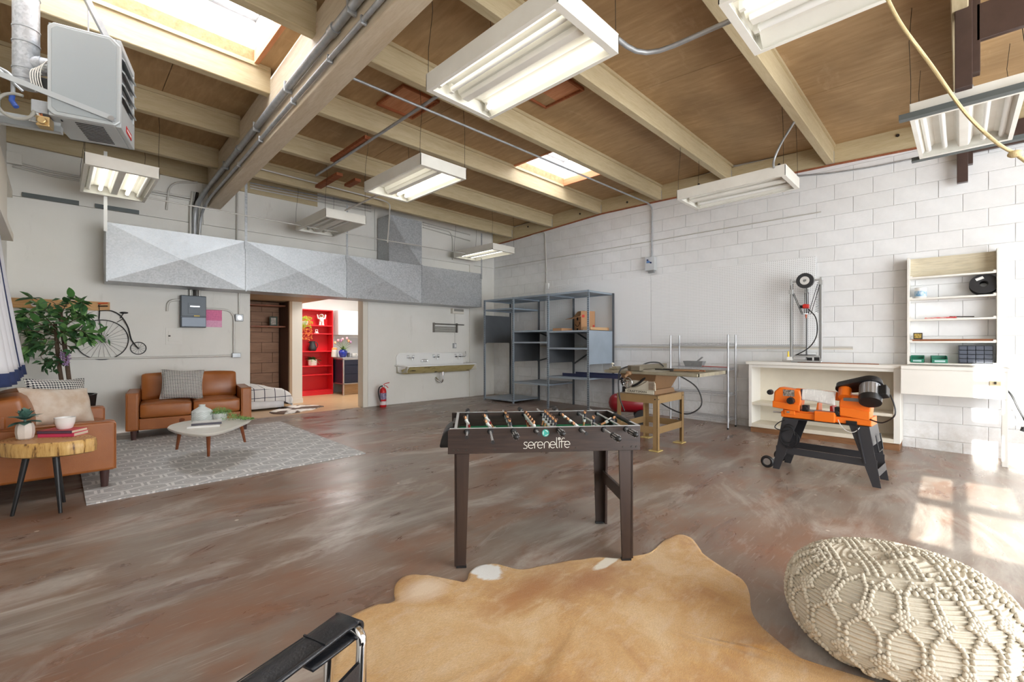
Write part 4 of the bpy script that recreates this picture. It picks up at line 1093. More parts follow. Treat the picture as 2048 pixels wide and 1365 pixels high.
MB().tube([p + Vector((-.03, .03, -.015)), p + Vector((-.03, -.03, -.015)), p + Vector((.06, -.05, -.01))], .008, 6).build('hook', M_black, rl)
hb = Vector(PB(205, 680, .02)); bi = thing('wall_bicycle', 'black iron penny-farthing bicycle hanging on the back wall', 'wall art', (hb.x, hb.y, 1.05))
hz = float(hb[2]) - 1.05; rw = .262
def circ(cx, cz, r, n=48): return [(cx + r * math.cos(2 * math.pi * i / n), 0, cz + r * math.sin(2 * math.pi * i / n)) for i in range(n)]
wh = MB().tube(circ(0, hz, rw), .006, 6, closed=True).build('big_wheel', M_blackm, bi, smooth=60)
for i in range(24):
    a = 2 * math.pi * i / 24; MB().tube([(.02 * math.cos(a), 0, hz + .02 * math.sin(a)), (rw * math.cos(a + .08), 0, hz + rw * math.sin(a + .08))], .0019, 4).build('spoke', M_blackm, wh)
MB().cyl((0, -.025, hz), (0, .015, hz), .03, n=14).build('hub', M_blackm, wh, smooth=50)
sx = Vector(PB(277, 697, .02)) - bi.location
wh2 = MB().tube(circ(sx.x, sx.z, .083, 32), .0055, 6, closed=True).build('small_wheel', M_blackm, bi, smooth=60)
for i in range(12):
    a = 2 * math.pi * i / 12; MB().tube([(sx.x, 0, sx.z), (sx.x + .083 * math.cos(a), 0, sx.z + .083 * math.sin(a))], .0018, 4).build('spoke', M_blackm, wh2)
L_ = lambda px, py: tuple(Vector(PB(px, py, .025)) - bi.location)
MB().tube(catmull([L_(199, 622), L_(222, 622), L_(242, 633), L_(256, 655), L_(263, 680), L_(276, 697)], 6), .0075, 7).build('backbone', M_blackm, bi, smooth=60)
MB().tube([L_(198, 610), L_(199, 625), L_(198, 638)], .007, 6).tube([L_(198, 638), L_(205, 680)], .005, 6).build('fork', M_blackm, bi, smooth=60)
MB().tube([L_(202, 610), L_(198, 609), L_(197, 612)], .007, 6).build('handlebar', M_blackm, bi, smooth=60)
p = Vector(L_(248, 626)); MB().ball(p, (.045, .022, .014)).build('saddle', M_black, bi, smooth=60)
MB().tube([p, L_(240, 637)], .005, 6).tube([L_(246, 638), L_(234, 645)], .004, 6).build('saddle_post', M_blackm, bi)
# breaker panel, hatch, permit sheet
M_panel = mat('panel_gray', (84, 90, 96), .45, .3)
bp = thing('breaker_panel', 'dark gray breaker panel on the back wall under the duct', 'electrical panel', (1.42, back_y(1.42) - .005, 1.50))
MB().box(-.155, -.09, 0, .155, 0, .465).build('box', M_panel, bp, bevel=.006)
MB().box(-.15, -.105, .165, .15, -.09, .455).build('dead_front', M_panel, bp, bevel=.004)
MB().box(-.15, -.112, .01, .15, -.09, .15).build('lower_cover', mat('panel_light_gray', (104, 112, 122), .4, .3), bp, bevel=.006)
MB().box(-.07, -.109, .2, .07, -.105, .35).build('inner_door', M_panel, bp, bevel=.002)
MB().box(-.045, -.111, .30, .07, -.109, .315).build('label_plate', M_steel, bp); MB().box(.0, -.115, .163, .07, -.112, .178).build('label_plate', mat('yellow_label', (206, 176, 70), .5), bp)
pa, pb_ = PB(411, 620, .012), PB(444, 655, .012)
def sheet_mat():
    t = NT('pink_form'); v = t.coord(); x, y, z = t.sep(v)
    ln = t.math('GREATER_THAN', t.math('SINE', t.math('MULTIPLY', z, 420)), .55)
    txt = t.math('MULTIPLY', ln, t.ramp(t.noise(t.coord((1, 1, .4)), 90, 2), [(.48, B0), (.55, W0)]))
    up = t.math('GREATER_THAN', z, .10)
    c = t.mix(up, lin((236, 176, 206)), lin((226, 128, 168)))
    t.set(col=t.mix(t.math('MULTIPLY', txt, .5), c, lin((150, 60, 100))), rough=.8); return t.m
MB().box(pa[0], pa[1] - .002, pb_[2], pb_[0], pa[1], pa[2]).build('permit_sheet', sheet_mat(), label='pink printed form pinned right of the breaker panel', cat='paper')
pa, pb_ = PB(331, 656, .0), PB(364, 690, .0)
ah = thing('access_hatch', 'white painted access hatch under the breaker panel', 'hatch', ((pa[0] + pb_[0]) / 2, pa[1], pb_[2]))
hw_, hh_ = (pb_[0] - pa[0]) / 2, pa[2] - pb_[2]
MB().box(-hw_, -.008, 0, hw_, 0, hh_).build('frame', M_plaster, ah, bevel=.002)
MB().box(-hw_ + .03, -.014, .05, hw_ - .025, -.006, hh_ - .045).build('door', M_plaster, ah, bevel=.002)
MB().box(-hw_ + .03, -.018, hh_ * .48, -hw_ + .055, -.012, hh_ * .48 + .02).build('latch', M_wire, ah)
# ------------------------------------------------------------------ bed nook behind the wall
M_walnut = wood('brown_stained_wood', (122, 80, 56), (98, 60, 40), 'x', .45, 9)
M_walnut_z = wood('dark_stained_panel', (84, 50, 34), (66, 38, 26), 'z', .45, 9)
M_shelfedge = wood('shelf_edge_wood', (150, 84, 48), (124, 66, 36), 'x', .4, 9)
M_tan = mat('tan_trim_paint', (176, 150, 122), .55)
nb = 9.98
wn = MB().box(1.0, nb + .012, -.02, 3.3, nb + .1, 2.6).build('wall_nook_back', M_walnut_z, kind='structure', loc=(0, 0, 0))
M_bb = wood('brown_block_face', (172, 132, 104), (146, 108, 84), 'x', .6, 7)
for k in range(11):
    z = .06 + k * .205; off = 0 if k % 2 else .2
    x = 1.72 + off - .4
    while x < 3.22:
        xe = min(x + .395, 3.24)
        if xe - x > .05: MB().box(x, nb - .002 + random.uniform(-.003, .003), z, xe, nb + .02, z + .199).build('block', M_bb, wn, bevel=.004, seg=1)
        x += .4
MB().box(3.25, 9.47, .05, 3.285, nb, 2.1).build('trim_4', M_walnut_z, kind='structure')
MB().box(3.25, 9.40, .05, 3.30, 9.468, 2.1).build('trim_5', M_tan, kind='structure')
MB().box(3.305, 9.42, .05, 3.50, 10.74, 2.1).build('wall_partition', M_cream, kind='structure')
MB().box(3.30, 9.405, .05, 3.51, 9.418, .16).build('baseboard_partition', M_cream, kind='structure')
MB().box(1.1, 8.22, 2.1, 3.62, nb, 2.2).build('ceiling_nook', M_tan, kind='structure')
for z, lb in ((1.585, 'lower'), (2.0, 'upper')):
    MB().box(1.6, 9.62, z, 3.25, nb - .004, z + .03).build('closet_shelf', M_shelfedge, bevel=.003, label=lb + ' brown wooden shelf on the back wall of the bed nook', cat='shelf', group=None)
pf = Vector(PY(547, 652, 9.75)); pf.z = 1.615
o = thing('photo_frame', 'small framed photo standing on the lower nook shelf', 'picture frame', pf, R(-25))
MB().box(-.07, -.008, 0, .07, .008, .19).build('frame', mat('green_gray_frame', (70, 84, 74), .5), o, bevel=.003)
MB().box(-.045, -.011, .025, .045, -.008, .165).build('print', mat('photo_print', (206, 196, 184), .5, var=.5, vs=30), o)

bd = thing('bed', 'bed with white grid duvet and pleated skirt in the nook', 'bed', (2.2, 9.3, floor_z(9.2)))
M_duvet = None
def duvet_mat():
    t = NT('grid_duvet'); x, y, z = t.sep(t.coord())
    def gl(s, p): return t.math('LESS_THAN', t.math('ABSOLUTE', t.math('SUBTRACT', t.math('FRACT', t.math('MULTIPLY', s, 1 / p)), .5)), .035)
    ng = t.n('NewGeometry'); side = t.math('LESS_THAN', t.sep(ng.outputs['Normal'])[2], .6)
    m = t.math('MAXIMUM', gl(x, .17), t.mix(side, gl(y, .17), gl(z, .15)))
    t.set(col=t.mix(m, lin((226, 224, 222)), lin((48, 50, 66))), rough=.9, spec=.1); return t.m
bz = float(bd.location.z)
MB().box(-.9, -.44, .12, .78, .5, .2).build('base', M_black, bd)
MB().cyl((.7, -.42, 0), (.7, -.42, .12), .02).build('leg', M_black, bd); MB().cyl((-.8, -.42, 0), (-.8, -.42, .12), .02).build('leg', M_black, bd)
MB().grid(lambda u, v: (-.9 + 1.66 * u, -.455 + .008 * math.sin(u * 60) * (1 - v), .03 + .2 * v), 80, 4).build('bed_skirt', mat('white_skirt', (232, 232, 234), .9), bd, smooth=80, solid=.006)
def duv(u, v):
    y = .55 - 1.02 * min(1, v / .72); x = -.9 + 1.62 * min(1, u / .8)
    z = .42 + .03 * math.sin(x * 5) * math.sin(y * 4 + 1)
    dx = max(0, u - .8) / .2; dv = max(0, v - .72) / .28
    z -= .06 * max(0, (x - .1) / .6) ** 2
    if dv > 0: z -= .22 * dv ** 1.1; y -= .03 * math.sin(dv * 2) + .012 * math.sin(u * 55) * dv
    if dx > 0: z = z - (z - .06 if dv == 0 else .16) * dx ** 1.1; x += .17 * math.sin(dx * 1.7) + .012 * math.sin(v * 40) * dx
    return (x, y, max(z, .03 + .02 * math.sin(u * 40)))
MB().grid(duv, 70, 50).build('duvet', duvet_mat(), bd, smooth=80, solid=.012)
pillow('cushion', 'green patterned pillow just showing at the bed head behind the wall edge', .34, .3, .12, (1.98, 9.35, .66), (R(-20), 0, R(5)), mat('green_print', (120, 144, 128), .8, var=.5, vs=30))
# small cowhide by the bed
hp = [Vector(G(*p)) for p in ((538, 826), (548, 829), (575, 829), (598, 826), (602, 824), (612, 822), (622, 821), (640, 815.5), (648, 814), (640, 812.5), (612, 811.5), (590, 812), (570, 815), (548, 822))]
def hide(name, label, pts, m, dz=.012, cat='rug'):
    c = sum(pts, Vector()) / len(pts); ol = catmull(pts + pts[:1], 6)[:-1]; N = len(ol); b = MB()
    for k, s in enumerate((1.0, .985, .8, .5, .2)):
        b.v += [(c.x + (p.x - c.x) * s, c.y + (p.y - c.y) * s, floor_z(c.y + (p.y - c.y) * s) + (.001 if k == 0 else dz)) for p in ol]
    for k in range(4): b.f += [(k * N + i, k * N + (i + 1) % N, (k + 1) * N + (i + 1) % N, (k + 1) * N + i) for i in range(N)]
    b.f.append(tuple(4 * N + i for i in range(N)))
    b.v = [(p[0] - c.x, p[1] - c.y, p[2] - floor_z(c.y)) for p in b.v]
    ar = sum(ol[i].x * ol[(i + 1) % N].y - ol[(i + 1) % N].x * ol[i].y for i in range(N))
    if ar < 0: b.f = [q[::-1] for q in b.f]
    return b.build(name, m, None, smooth=80, label=label, cat=cat, loc=(c.x, c.y, floor_z(c.y)))
def hide2_mat():
    t = NT('brown_white_hide'); v = t.coord()
    t.set(col=t.ramp(t.noise(v, 2.6, 3, .5, .5), [(.46, (96, 74, 62)), (.5, (232, 226, 220))]), rough=.9); t.bump(t.noise(v, 150, 2), .4, .004); return t.m
hide('small_hide', 'small brown and white hide on the wooden floor by the bed', hp, hide2_mat())

# ------------------------------------------------------------------ kitchen beyond the doorway
M_redl = mat('red_shelf_laminate', (214, 24, 36), .4)
bx0, bx1, by0, by1, bzf = 3.775, 4.585, 10.45, 10.735, floor_z(10.5)
rs = thing('red_bookcase', 'tall bright red bookcase standing in the kitchen', 'bookcase', ((bx0 + bx1) / 2, by0, bzf))
T = Matrix.Translation(-rs.location)
for x in (bx0, bx1 - .022): MB().box(x, by0, bzf, x + .022, by1, 2.04).xf(T).build('side_panel', M_redl, rs, bevel=.002)
MB().box(bx0, by1 - .008, bzf, bx1, by1, 2.04).xf(T).build('back_panel', M_redl, rs)
for z in (.165, .535, .735, 1.07, 1.475, 1.66, 2.02): MB().box(bx0 + .022, by0 + .004, z, bx1 - .022, by1 - .008, z + .022).xf(T).build('shelf', M_redl, rs, bevel=.002)
MB().box(bx0 + .022, by0 + .01, bzf, bx1 - .022, by0 + .03, .165).xf(T).build('plinth', M_redl, rs)
def on(px, z): q = Vector(PY(px, 650, 10.56)); q.z = z + .022; return q
o = thing('astronaut_figurine', 'white astronaut figurine with raised arms on the red bookcase', 'figurine', on(643, 1.66), R(-20))
M_aw = mat('figurine_white', (238, 234, 228), .35)
b = MB()
for s in (-1, 1):
    b.tube([(s * .03, 0, .0), (s * .03, 0, .05), (s * .025, 0, .10)], [.03, .022, .026], 10).ball((s * .032, -.012, .014), (.03, .038, .016))
    b.tube([(s * .035, 0, .165), (s * .075, 0, .165), (s * .085, 0, .23)], [.024, .02, .017], 9).ball((s * .086, 0, .24), .018)
b.lathe([(.03, .085), (.05, .10), (.052, .15), (.04, .185), (.02, .19)], 14)
b.build('body', M_aw, o, smooth=60)
MB().ball((0, 0, .225), (.05, .048, .045)).build('helmet', M_aw, o, smooth=60)
MB().ball((0, -.02, .225), (.037, .035, .032)).build('visor', mat('gold_visor', (150, 104, 60), .2, .7), o, smooth=60)
o = thing('hanging_plant', 'yellow green plant trailing over the red bookcase edge', 'plant', Vector(PY(610, 650, 10.42)) * 1.0)
o.location.z = 1.682
MB().lathe([(.05, 0), (.07, .08), (.065, .08)], 14).build('pot', M_aw, o, smooth=50)
rnd = random.Random(3); b = MB(); b2 = MB()
for k in range(420):
    hang = rnd.random() < .6
    a = rnd.uniform(0, 6.28)
    if hang:
        stx = rnd.choice([-.10, -.06, -.02, .03, .07, .11]) + rnd.uniform(-.012, .012); c = Vector((stx, -.06 - .03 * rnd.random(), .06 - .40 * rnd.random()))
    else:
        r = .12 * rnd.random() ** .5; c = Vector((r * math.cos(a), r * math.sin(a) - .03, .08 + .11 * rnd.random()))
    d1 = Vector((rnd.uniform(-1, 1), rnd.uniform(-1, 1), rnd.uniform(-1, .6))).normalized(); d2 = d1.orthogonal().normalized(); l = .035
    (b2 if hang and c.z < -.08 else b).add([c, c + d1 * l * .5 + d2 * l * .3, c + d1 * l, c + d1 * l * .5 - d2 * l * .3], [(0, 1, 2, 3)])
b.build('foliage', mat('lime_leaf', (150, 176, 40), .6), o, kind='stuff'); b2.build('trailing_tips', mat('orange_leaf_tips', (214, 120, 52), .6), o, kind='stuff')
o = thing('trinket', 'small white trinket stand on the second red shelf', 'ornament', on(633, 1.475))
MB().lathe([(.05, 0), (.05, .012), (.03, .025), (.035, .03)], 14).build('base', M_aw, o, smooth=40)
MB().box(-.03, -.01, .03, .03, .01, .045).box(-.03, -.01, .045, -.02, .01, .085).box(.02, -.01, .045, .03, .01, .085).box(-.03, -.01, .085, .03, .01, .095).build('stand', M_aw, o)
o = thing('pitcher', 'matte black pitcher on the middle red shelf', 'pitcher', on(625, 1.07))
M_mb = mat('matte_black_ceramic', (42, 46, 48), .5)
MB().lathe([(.06, 0), (.085, .03), (.09, .08), (.065, .15), (.055, .19), (.065, .225), (.058, .225), (.05, .19)], 20).build('body', M_mb, o, smooth=50)
MB().tube([Vector((.06 + .055 * math.sin(a), -.0, .13 - .07 * math.cos(a))) for a in np.linspace(.1, 3.0, 11)], .009, 7).xf(Matrix.Rotation(R(-30), 4, 'Z')).build('handle', M_mb, o, smooth=60)
MB().prism([(-.09, .20), (-.05, .17), (-.05, .225)], -.018, .018, 'xz').xf(Matrix.Rotation(R(-30), 4, 'Z')).build('spout', M_mb, o, bevel=.004)
o = thing('potted_fern', 'leafy green plant in a white pot on the red bookcase', 'plant', on(625, .735))
MB().lathe([(.085, 0), (.095, .01), (.098, .14), (.09, .14), (.085, .03)], 20).build('pot', M_aw, o, smooth=45)
fl_ = leaf_mesh('leaf', .15, .05, mat('fern_green', (74, 104, 58), .5, var=.3, vs=6), .55); fl2 = leaf_mesh('leaf', .13, .04, mat('fern_light', (128, 148, 96), .5, var=.3, vs=6), .45)
for k in range(46): place(random.choice((fl_, fl2)), 'leaf', None, (random.uniform(-.04, .04), random.uniform(-.04, .04), .13), o, (R(random.uniform(-15, 60)), 0, random.uniform(0, 6.28)), [random.uniform(.8, 1.3)] * 3)
# base unit and wall cabinet
kc = thing('kitchen_unit', 'navy drawer unit on silver legs in the kitchen', 'cabinet', (5.125, 10.0, floor_z(10)))
kx0, kx1, ky0, ky1 = -.52, .62, -.02, .60
zf = kc.location.z
M_navyl = mat('navy_laminate', (30, 36, 58), .35)
for x in (kx0, kx1):
    for y in (ky0, ky1): MB().box(x, y, 0, x + .03, y + .03, .86 - zf + .04).build('leg', M_steel, kc)
MB().box(kx0, ky0, .89 - zf, kx1 + .03, ky1 + .03, .915 - zf).build('frame_rail', M_steel, kc); MB().box(kx0, ky0, .33 - zf, kx1 + .03, ky1 + .03, .35 - zf).build('frame_rail', M_steel, kc)
MB().box(kx0 - .01, ky0 - .015, .915 - zf, kx1 + .05, ky1 + .1, .95 - zf).build('worktop', mat('gray_worktop', (168, 170, 176), .25, .3), kc)
MB().box(kx0 + .01, ky0 + .03, .35 - zf, kx0 + .025, ky1, .89 - zf).build('side_panel', M_navyl, kc)
MB().box(kx0 + .03, ky0 + .02, .35 - zf, kx1, ky1, .89 - zf).build('carcass', M_navyl, kc)
for za, zb in ((.36, .56), (.567, .765), (.772, .888)):
    d = MB().box(kx0 + .035, ky0 - .002, za - zf, kx1 - .005, ky0 + .02, zb - zf).build('drawer', M_navyl, kc, bevel=.002)
    zc = zb - zf - .045
    MB().box(-.06, ky0 - .012, zc - .022, -.015, ky0, zc + .022).build('knob', M_steel, d, bevel=.003)
MB().box(kx0 + .06, .12, 0.0, kx1, .14, .30).build('plinth', M_sill, kc)
def onk(px, dy=.0): q = Vector(PY(px, 710, 10.12 + dy)); q.z = .95; return q
o = thing('flower_vase', 'cobalt blue vase of pink tulips on the kitchen worktop', 'vase', onk(686))
MB().lathe([(.055, 0), (.075, .02), (.098, .10), (.095, .14), (.06, .165), (.065, .175), (.058, .175), (.05, .15)], 20).build('vase_body', mat('cobalt_glaze', (30, 56, 168), .12, coat=.5), o, smooth=50)
tl = leaf_mesh('leaf', .22, .045, mat('tulip_leaf', (112, 150, 74), .5, var=.2, vs=5), .25)
for k in range(12): place(tl, 'leaf', None, (0, 0, .15), o, (R(random.uniform(5, 55)), 0, k * .55), [random.uniform(.7, 1.1)] * 3)
for (dx, dz, c) in ((-.20, .16, 0), (-.13, .21, 1), (-.06, .2, 2), (.08, .26, 1), (.17, .17, 2), (.12, .2, 0), (-.02, .24, 1)):
    h = MB().tube(bez([(0, 0, .15), (dx * .5, -.02, .16 + dz * .7), (dx, -.03, .14 + dz)], 7), .004, 5).build('stem', mat('tulip_stem', (130, 164, 88), .5), o)
    MB().lathe([(.004, 0), (.024, .015), (.028, .04), (.018, .065), (.004, .06)], 10, (dx, -.03, .14 + dz)).build('blossom', (mat('peach_petal', (240, 176, 132), .6), mat('pink_petal', (232, 176, 186), .6), mat('mauve_petal', (176, 132, 168), .6))[c], h, smooth=60)
o = thing('tumbler', 'dark patterned tumbler beside the white mug on the worktop', 'cup', onk(697))
MB().lathe([(.033, 0), (.036, .01), (.038, .10), (.034, .10), (.03, .02)], 16).build('tumbler_body', mat('dark_tumbler', (52, 54, 62), .4, var=.5, vs=40, col2=(150, 150, 156)), o, smooth=50)
o = thing('mug', 'white mug on the kitchen worktop', 'cup', onk(707))
MB().lathe([(.04, 0), (.055, .012), (.062, .085), (.056, .085), (.05, .02)], 20).build('mug_body', M_porc, o, smooth=50)
MB().tube([Vector((.05 + .04 * math.sin(a), 0, .045 - .03 * math.cos(a))) for a in np.linspace(0, 3.14, 9)], .007, 6).xf(Matrix.Rotation(R(-40), 4, 'Z')).build('handle', M_porc, o, smooth=60)
o = thing('canister', 'white canister with an orange lid between bookcase and tulips', 'canister', onk(669, .2))
MB().lathe([(.07, 0), (.075, .01), (.06, .17)], 16).build('canister_body', M_porc, o, smooth=40); MB().lathe([(.062, .17), (.062, .2), (.03, .22)], 16).build('lid', mat('orange_lid', (240, 170, 110), .5), o, smooth=40)
wc = thing('wall_cabinet', 'white wall cabinet over the kitchen worktop', 'cabinet', (5.2, 10.40, 1.47))
MB().box(-.51, .02, 0, .5, .345, .58).build('carcass', M_white, wc); MB().box(-.51, 0, 0, -.005, .02, .58).build('door', mat('gloss_white_door', (242, 243, 246), .15), wc, bevel=.002); MB().box(.0, 0, 0, .5, .02, .58).build('door', _mats['gloss_white_door'], wc, bevel=.002)
MB().box(4.6, kb - .012, .93, 6.2, kb, 1.40).build('trim_6', mat('pale_gray_backsplash', (206, 208, 210), .3), kind='structure')

# ------------------------------------------------------------------ sink wall
def chipped():
    t = NT('chipped_ochre_paint'); v = t.coord((1, 2, 3))
    t.set(col=t.ramp(t.noise(v, 5.5, 5, .6), [(.36, (40, 38, 34)), (.385, (194, 176, 116)), (.7, (206, 192, 138))]), rough=.6); return t.m
M_sinkw = mat('sink_enamel', (240, 240, 238), .12, coat=.4)
sk0, sk1 = 4.74, 6.50
so = thing('trough_sink', 'long white enamel trough sink with chipped ochre underside on the wall', 'sink', ((sk0 + sk1) / 2, back_y(5.6) - .02, .70), math.atan(-.026))
hl = (sk1 - sk0) / 2
def rbox(b, x0, x1, z0, z1, y0, y1, r):
    pts = [(x0, z0), (x1, z0), (x1, z1 - r)] + [(x1 - r + r * math.cos(a), z1 - r + r * math.sin(a)) for a in np.linspace(.3, 1.57, 5)] + [(x0 + r + r * math.cos(a), z1 - r + r * math.sin(a)) for a in np.linspace(1.57, 2.84, 5)] + [(x0, z1 - r)]
    return b.prism(pts, y0, y1, 'xz')
rbox(MB(), -hl, hl - .10, .10, .375, -.03, .0, .10).build('backsplash', M_sinkw, so, bevel=.012, seg=3, smooth=50)
# trough: swept section in y-z
prof = [(-.0, .13), (-.03, .12), (-.05, .02), (-.08, -.01), (-.16, -.02), (-.26, .02), (-.34, .085), (-.37, .115), (-.40, .125), (-.405, .108), (-.375, .098), (-.34, .07), (-.26, .0), (-.16, -.04), (-.06, -.035), (-.0, .02)]
inner = prof[:9]; outer = prof[8:]
def sweep(pl, x0, x1, taper=0):
    b = MB(); v = []
    for x, s in ((x0, 1), (x1, 1)):
        v += [(x, y, z) for y, z in pl]
    n = len(pl); b.add(v, [(i, i + 1, n + i + 1, n + i) for i in range(n - 1)]); return b
sweep(inner, -hl + .02, hl - .02).build('basin', M_sinkw, so, smooth=60)
b = sweep(outer, -hl + .10, hl - .06)
b.add([(-hl + .10, y, z) for y, z in outer], [tuple(range(len(outer)))]).add([(hl - .06, y, z) for y, z in outer], [tuple(range(len(outer)))[::-1]])
b.build('apron', chipped(), so, smooth=50)
MB().tube([(-hl - .01, 0, .13), (-hl - .01, -.34, .125), (-hl + .04, -.40, .122), (hl - .04, -.40, .122), (hl, -.36, .122), (hl, 0, .13)], .016, 8).build('rim', M_sinkw, so, smooth=60)
for s in (-1, 1): MB().add([(s * (hl - .02), y, z) for y, z in inner] + [(s * (hl - .02), -.40, -.0), (s * (hl - .02), 0, -.02)], [tuple(range(len(inner) + 2))]).build('end_wall', M_sinkw if s > 0 else mat('ochre_end', (190, 186, 170), .5), so, solid=.01)
def faucet(x, z, kind=0):
    f = MB()
    f.cyl((x - .075, -.05, z), (x + .075, -.05, z), .014, n=10).cyl((x, -.05, z), (x, -.12, z - .015), .012, n=10).cyl((x, -.12, z - .015), (x, -.125, z - .05), .011, n=10)
    for s in (-1, 1): f.cyl((x + s * .06, -.03, z), (x + s * .06, -.075, z), .016, n=10)
    h = f.build('faucet', M_chrome, so, smooth=50)
    for s in (-1, 1):
        k = MB().cyl((x + s * .06, -.06, z), (x + s * .06, -.06, z + .045), .006, n=8)
        k.tube([(x + s * .06 - .025, -.06, z + .045), (x + s * .06 + .025, -.06, z + .045)], .006, 6).tube([(x + s * .06, -.085, z + .045), (x + s * .06, -.035, z + .045)], .006, 6).build('handle', M_chrome, h, smooth=60)
faucet(-.58, .275); faucet(.03, .28); faucet(.60, .28)
MB().box(-.33, -.09, .195, -.20, -.03, .205).build('soap_dish', M_chrome, so); MB().tube([(-.33, -.09, .20), (-.33, -.09, .235), (-.20, -.09, .235), (-.20, -.09, .2)], .005, 6).build('soap_rail', M_chrome, so)
MB().tube(fillet([(.66, -.06, .275), (.80, -.08, .275), (.81, -.08, .33), (.81, -.06, .39)], .04), .009, 8).build('swivel_spout', M_chrome, so, smooth=60)
MB().tube(fillet([(.12, -.18, -.03), (.12, -.18, -.22), (.12, -.10, -.27), (.06, -.06, -.20), (.06, -.01, -.16)], .05), .02, 10).build('drain_trap', M_chrome, so, smooth=60)
MB().cyl((.12, -.18, -.03), (.12, -.18, -.10), .028).build('drain_flange', M_chrome, so, smooth=50)
ra, rb_ = PB(868, 660, .05), PB(914, 660, .05)
rk = thing('wall_rack', 'metal wire towel rack on the wall above the sink', 'rack', (ra[0], ra[1], 1.33))
T = Matrix.Translation(-rk.location); zt = float(PB(868, 648, .05)[2]); zb = float(PB(868, 664, .05)[2])
M_dk = mat('dull_metal', (128, 124, 118), .4, .7)
for q in (ra, rb_): MB().box(q[0] - .012, q[1] - .02, zb - .01, q[0] + .012, q[1] + .05, zt + .025).xf(T).build('bracket', M_dk, rk, bevel=.003)
for k in range(6): MB().tube([(ra[0], ra[1] - .01, zb + k * .022), (rb_[0], rb_[1] - .01, zb + k * .022)], .005, 6).xf(T).build('rail', M_dk, rk)
MB().tube([(ra[0], ra[1] - .02, zt), (rb_[0] + .18, rb_[1] - .02, zt - .004)], .012, 8).xf(T).build('rail', M_dk, rk, smooth=60)
q = PB(912, 620, .04)
el = thing('emergency_light', 'boxy white emergency light under the duct end', 'light', (q[0] + .03, q[1], float(PB(912, 628, .04)[2])))
MB().box(-.16, -.05, 0, .16, .04, .11).build('case', M_cream, el, bevel=.01); MB().box(-.12, -.055, .05, .14, -.05, .10).build('lens', mat('dusty_lens', (150, 146, 140), .4), el)
run('wall_conduit', 'thin painted conduit from the emergency light down to the sink outlet', [(q[0] - .02, q[1] + .02, float(PB(907, 628, .02)[2])), (q[0] - .02, q[1] + .02, float(PB(907, 690, .02)[2]))], .008, fil=0)
q2 = PB(909, 692, .04); ou = thing('wall_outlet', 'gray metal outlet box on the wall above the sink', 'outlet', q2)
MB().box(-.035, -.03, -.055, .035, .03, .055).build('box', M_galv, ou, bevel=.006); MB().box(-.022, -.034, -.035, .022, -.03, .035).build('receptacle', M_white, ou)
# fire extinguisher
fe = thing('fire_extinguisher', 'red fire extinguisher standing by the doorway jamb', 'fire extinguisher', Vector(G(765, 814.5)) + Vector((0, -.02, 0)))
MB().lathe([(.055, 0), (.062, .01), (.062, .30), (.05, .345), (.025, .365), (.025, .38)], 22).build('cylinder', M_red, fe, smooth=50)
MB().lathe([(.0628, .15), (.0628, .27)], 22, close=False).build('label_band', mat('label_print', (176, 160, 186), .5, var=.6, vs=40, col2=(60, 70, 120)), fe, smooth=50)
MB().lathe([(.0628, .045), (.0628, .115)], 22, close=False).build('label_band', mat('white_label', (224, 210, 212), .5, var=.2, vs=30), fe, smooth=50)
MB().cyl((0, 0, .375), (0, 0, .42), .02).build('valve', M_steel, fe, smooth=50)
MB().tube([(.0, .0, .42), (.04, -.02, .445), (.10, -.06, .462)], .008, 6).build('handle', M_red, fe); MB().tube([(0, 0, .41), (.05, -.03, .40), (.08, -.05, .36)], .007, 6).build('lever', M_red, fe)
MB().tube(bez([(-.01, -.02, .40), (-.12, .02, .42), (-.09, .04, .22), (-.05, -.02, .10)], 14), .011, 7).build('hose', M_black, fe, smooth=60)
# ------------------------------------------------------------------ gray shelving by the block wall
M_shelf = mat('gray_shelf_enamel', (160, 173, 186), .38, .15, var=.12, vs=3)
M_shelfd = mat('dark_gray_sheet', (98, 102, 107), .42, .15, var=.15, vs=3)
M_slot = mat('slot_dark', (40, 44, 50), .7)
sh = thing('shelving_unit', 'gray slotted steel shelving with open bays along the block wall', 'shelving', (6.9, 5.93, floor_z(5.9)))
Ts = Matrix.Translation(-sh.location)
SX0, SX1, SYs, ST = 6.49, 7.29, (7.27, 6.41, 5.49, 4.58), 2.20
for y in SYs:
    for x in (SX0, SX1):
        s = 1 if x == SX0 else -1; zb = floor_z(y)
        b = MB().box(x, y - .022, zb, x + s * .006, y + .022, ST).box(x, y - .003, zb, x + s * .038, y + .003, ST)
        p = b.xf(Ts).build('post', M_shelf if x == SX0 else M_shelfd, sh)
        sl = MB(); k = zb + .04
        while k < ST - .03:
            sl.box(x - s * .0006, y - .013, k, x + s * .001, y - .005, k + .016); sl.box(x - s * .0006, y + .005, k, x + s * .001, y + .013, k + .016); k += .0381
        sl.xf(Ts).build('slots', M_slot, p, kind='stuff')
def shelf(y0, y1, z, lip=.032, m=None):
    b = MB().box(SX0 + .004, y1 + .006, z - .004, SX1 - .004, y0 - .006, z)
    b.box(SX0 - .004, y1 + .008, z - lip, SX0 + .004, y0 - .008, z).box(SX1 - .008, y1 + .008, z - lip, SX1, y0 - .008, z).box(SX0, y0 - .012, z - lip, SX1, y0 - .006, z).box(SX0, y1 + .006, z - lip, SX1, y1 + .012, z)
    b.xf(Ts).build('shelf', m or M_shelf, sh)
a, b_, c_, d_ = SYs
for z in (2.195, 1.99, .12): shelf(a, b_, z)
for z in (2.195, 1.52, 1.30, .50): shelf(b_, c_, z)
for z in (2.195, 1.50, 1.19, .66): shelf(c_, d_, z)
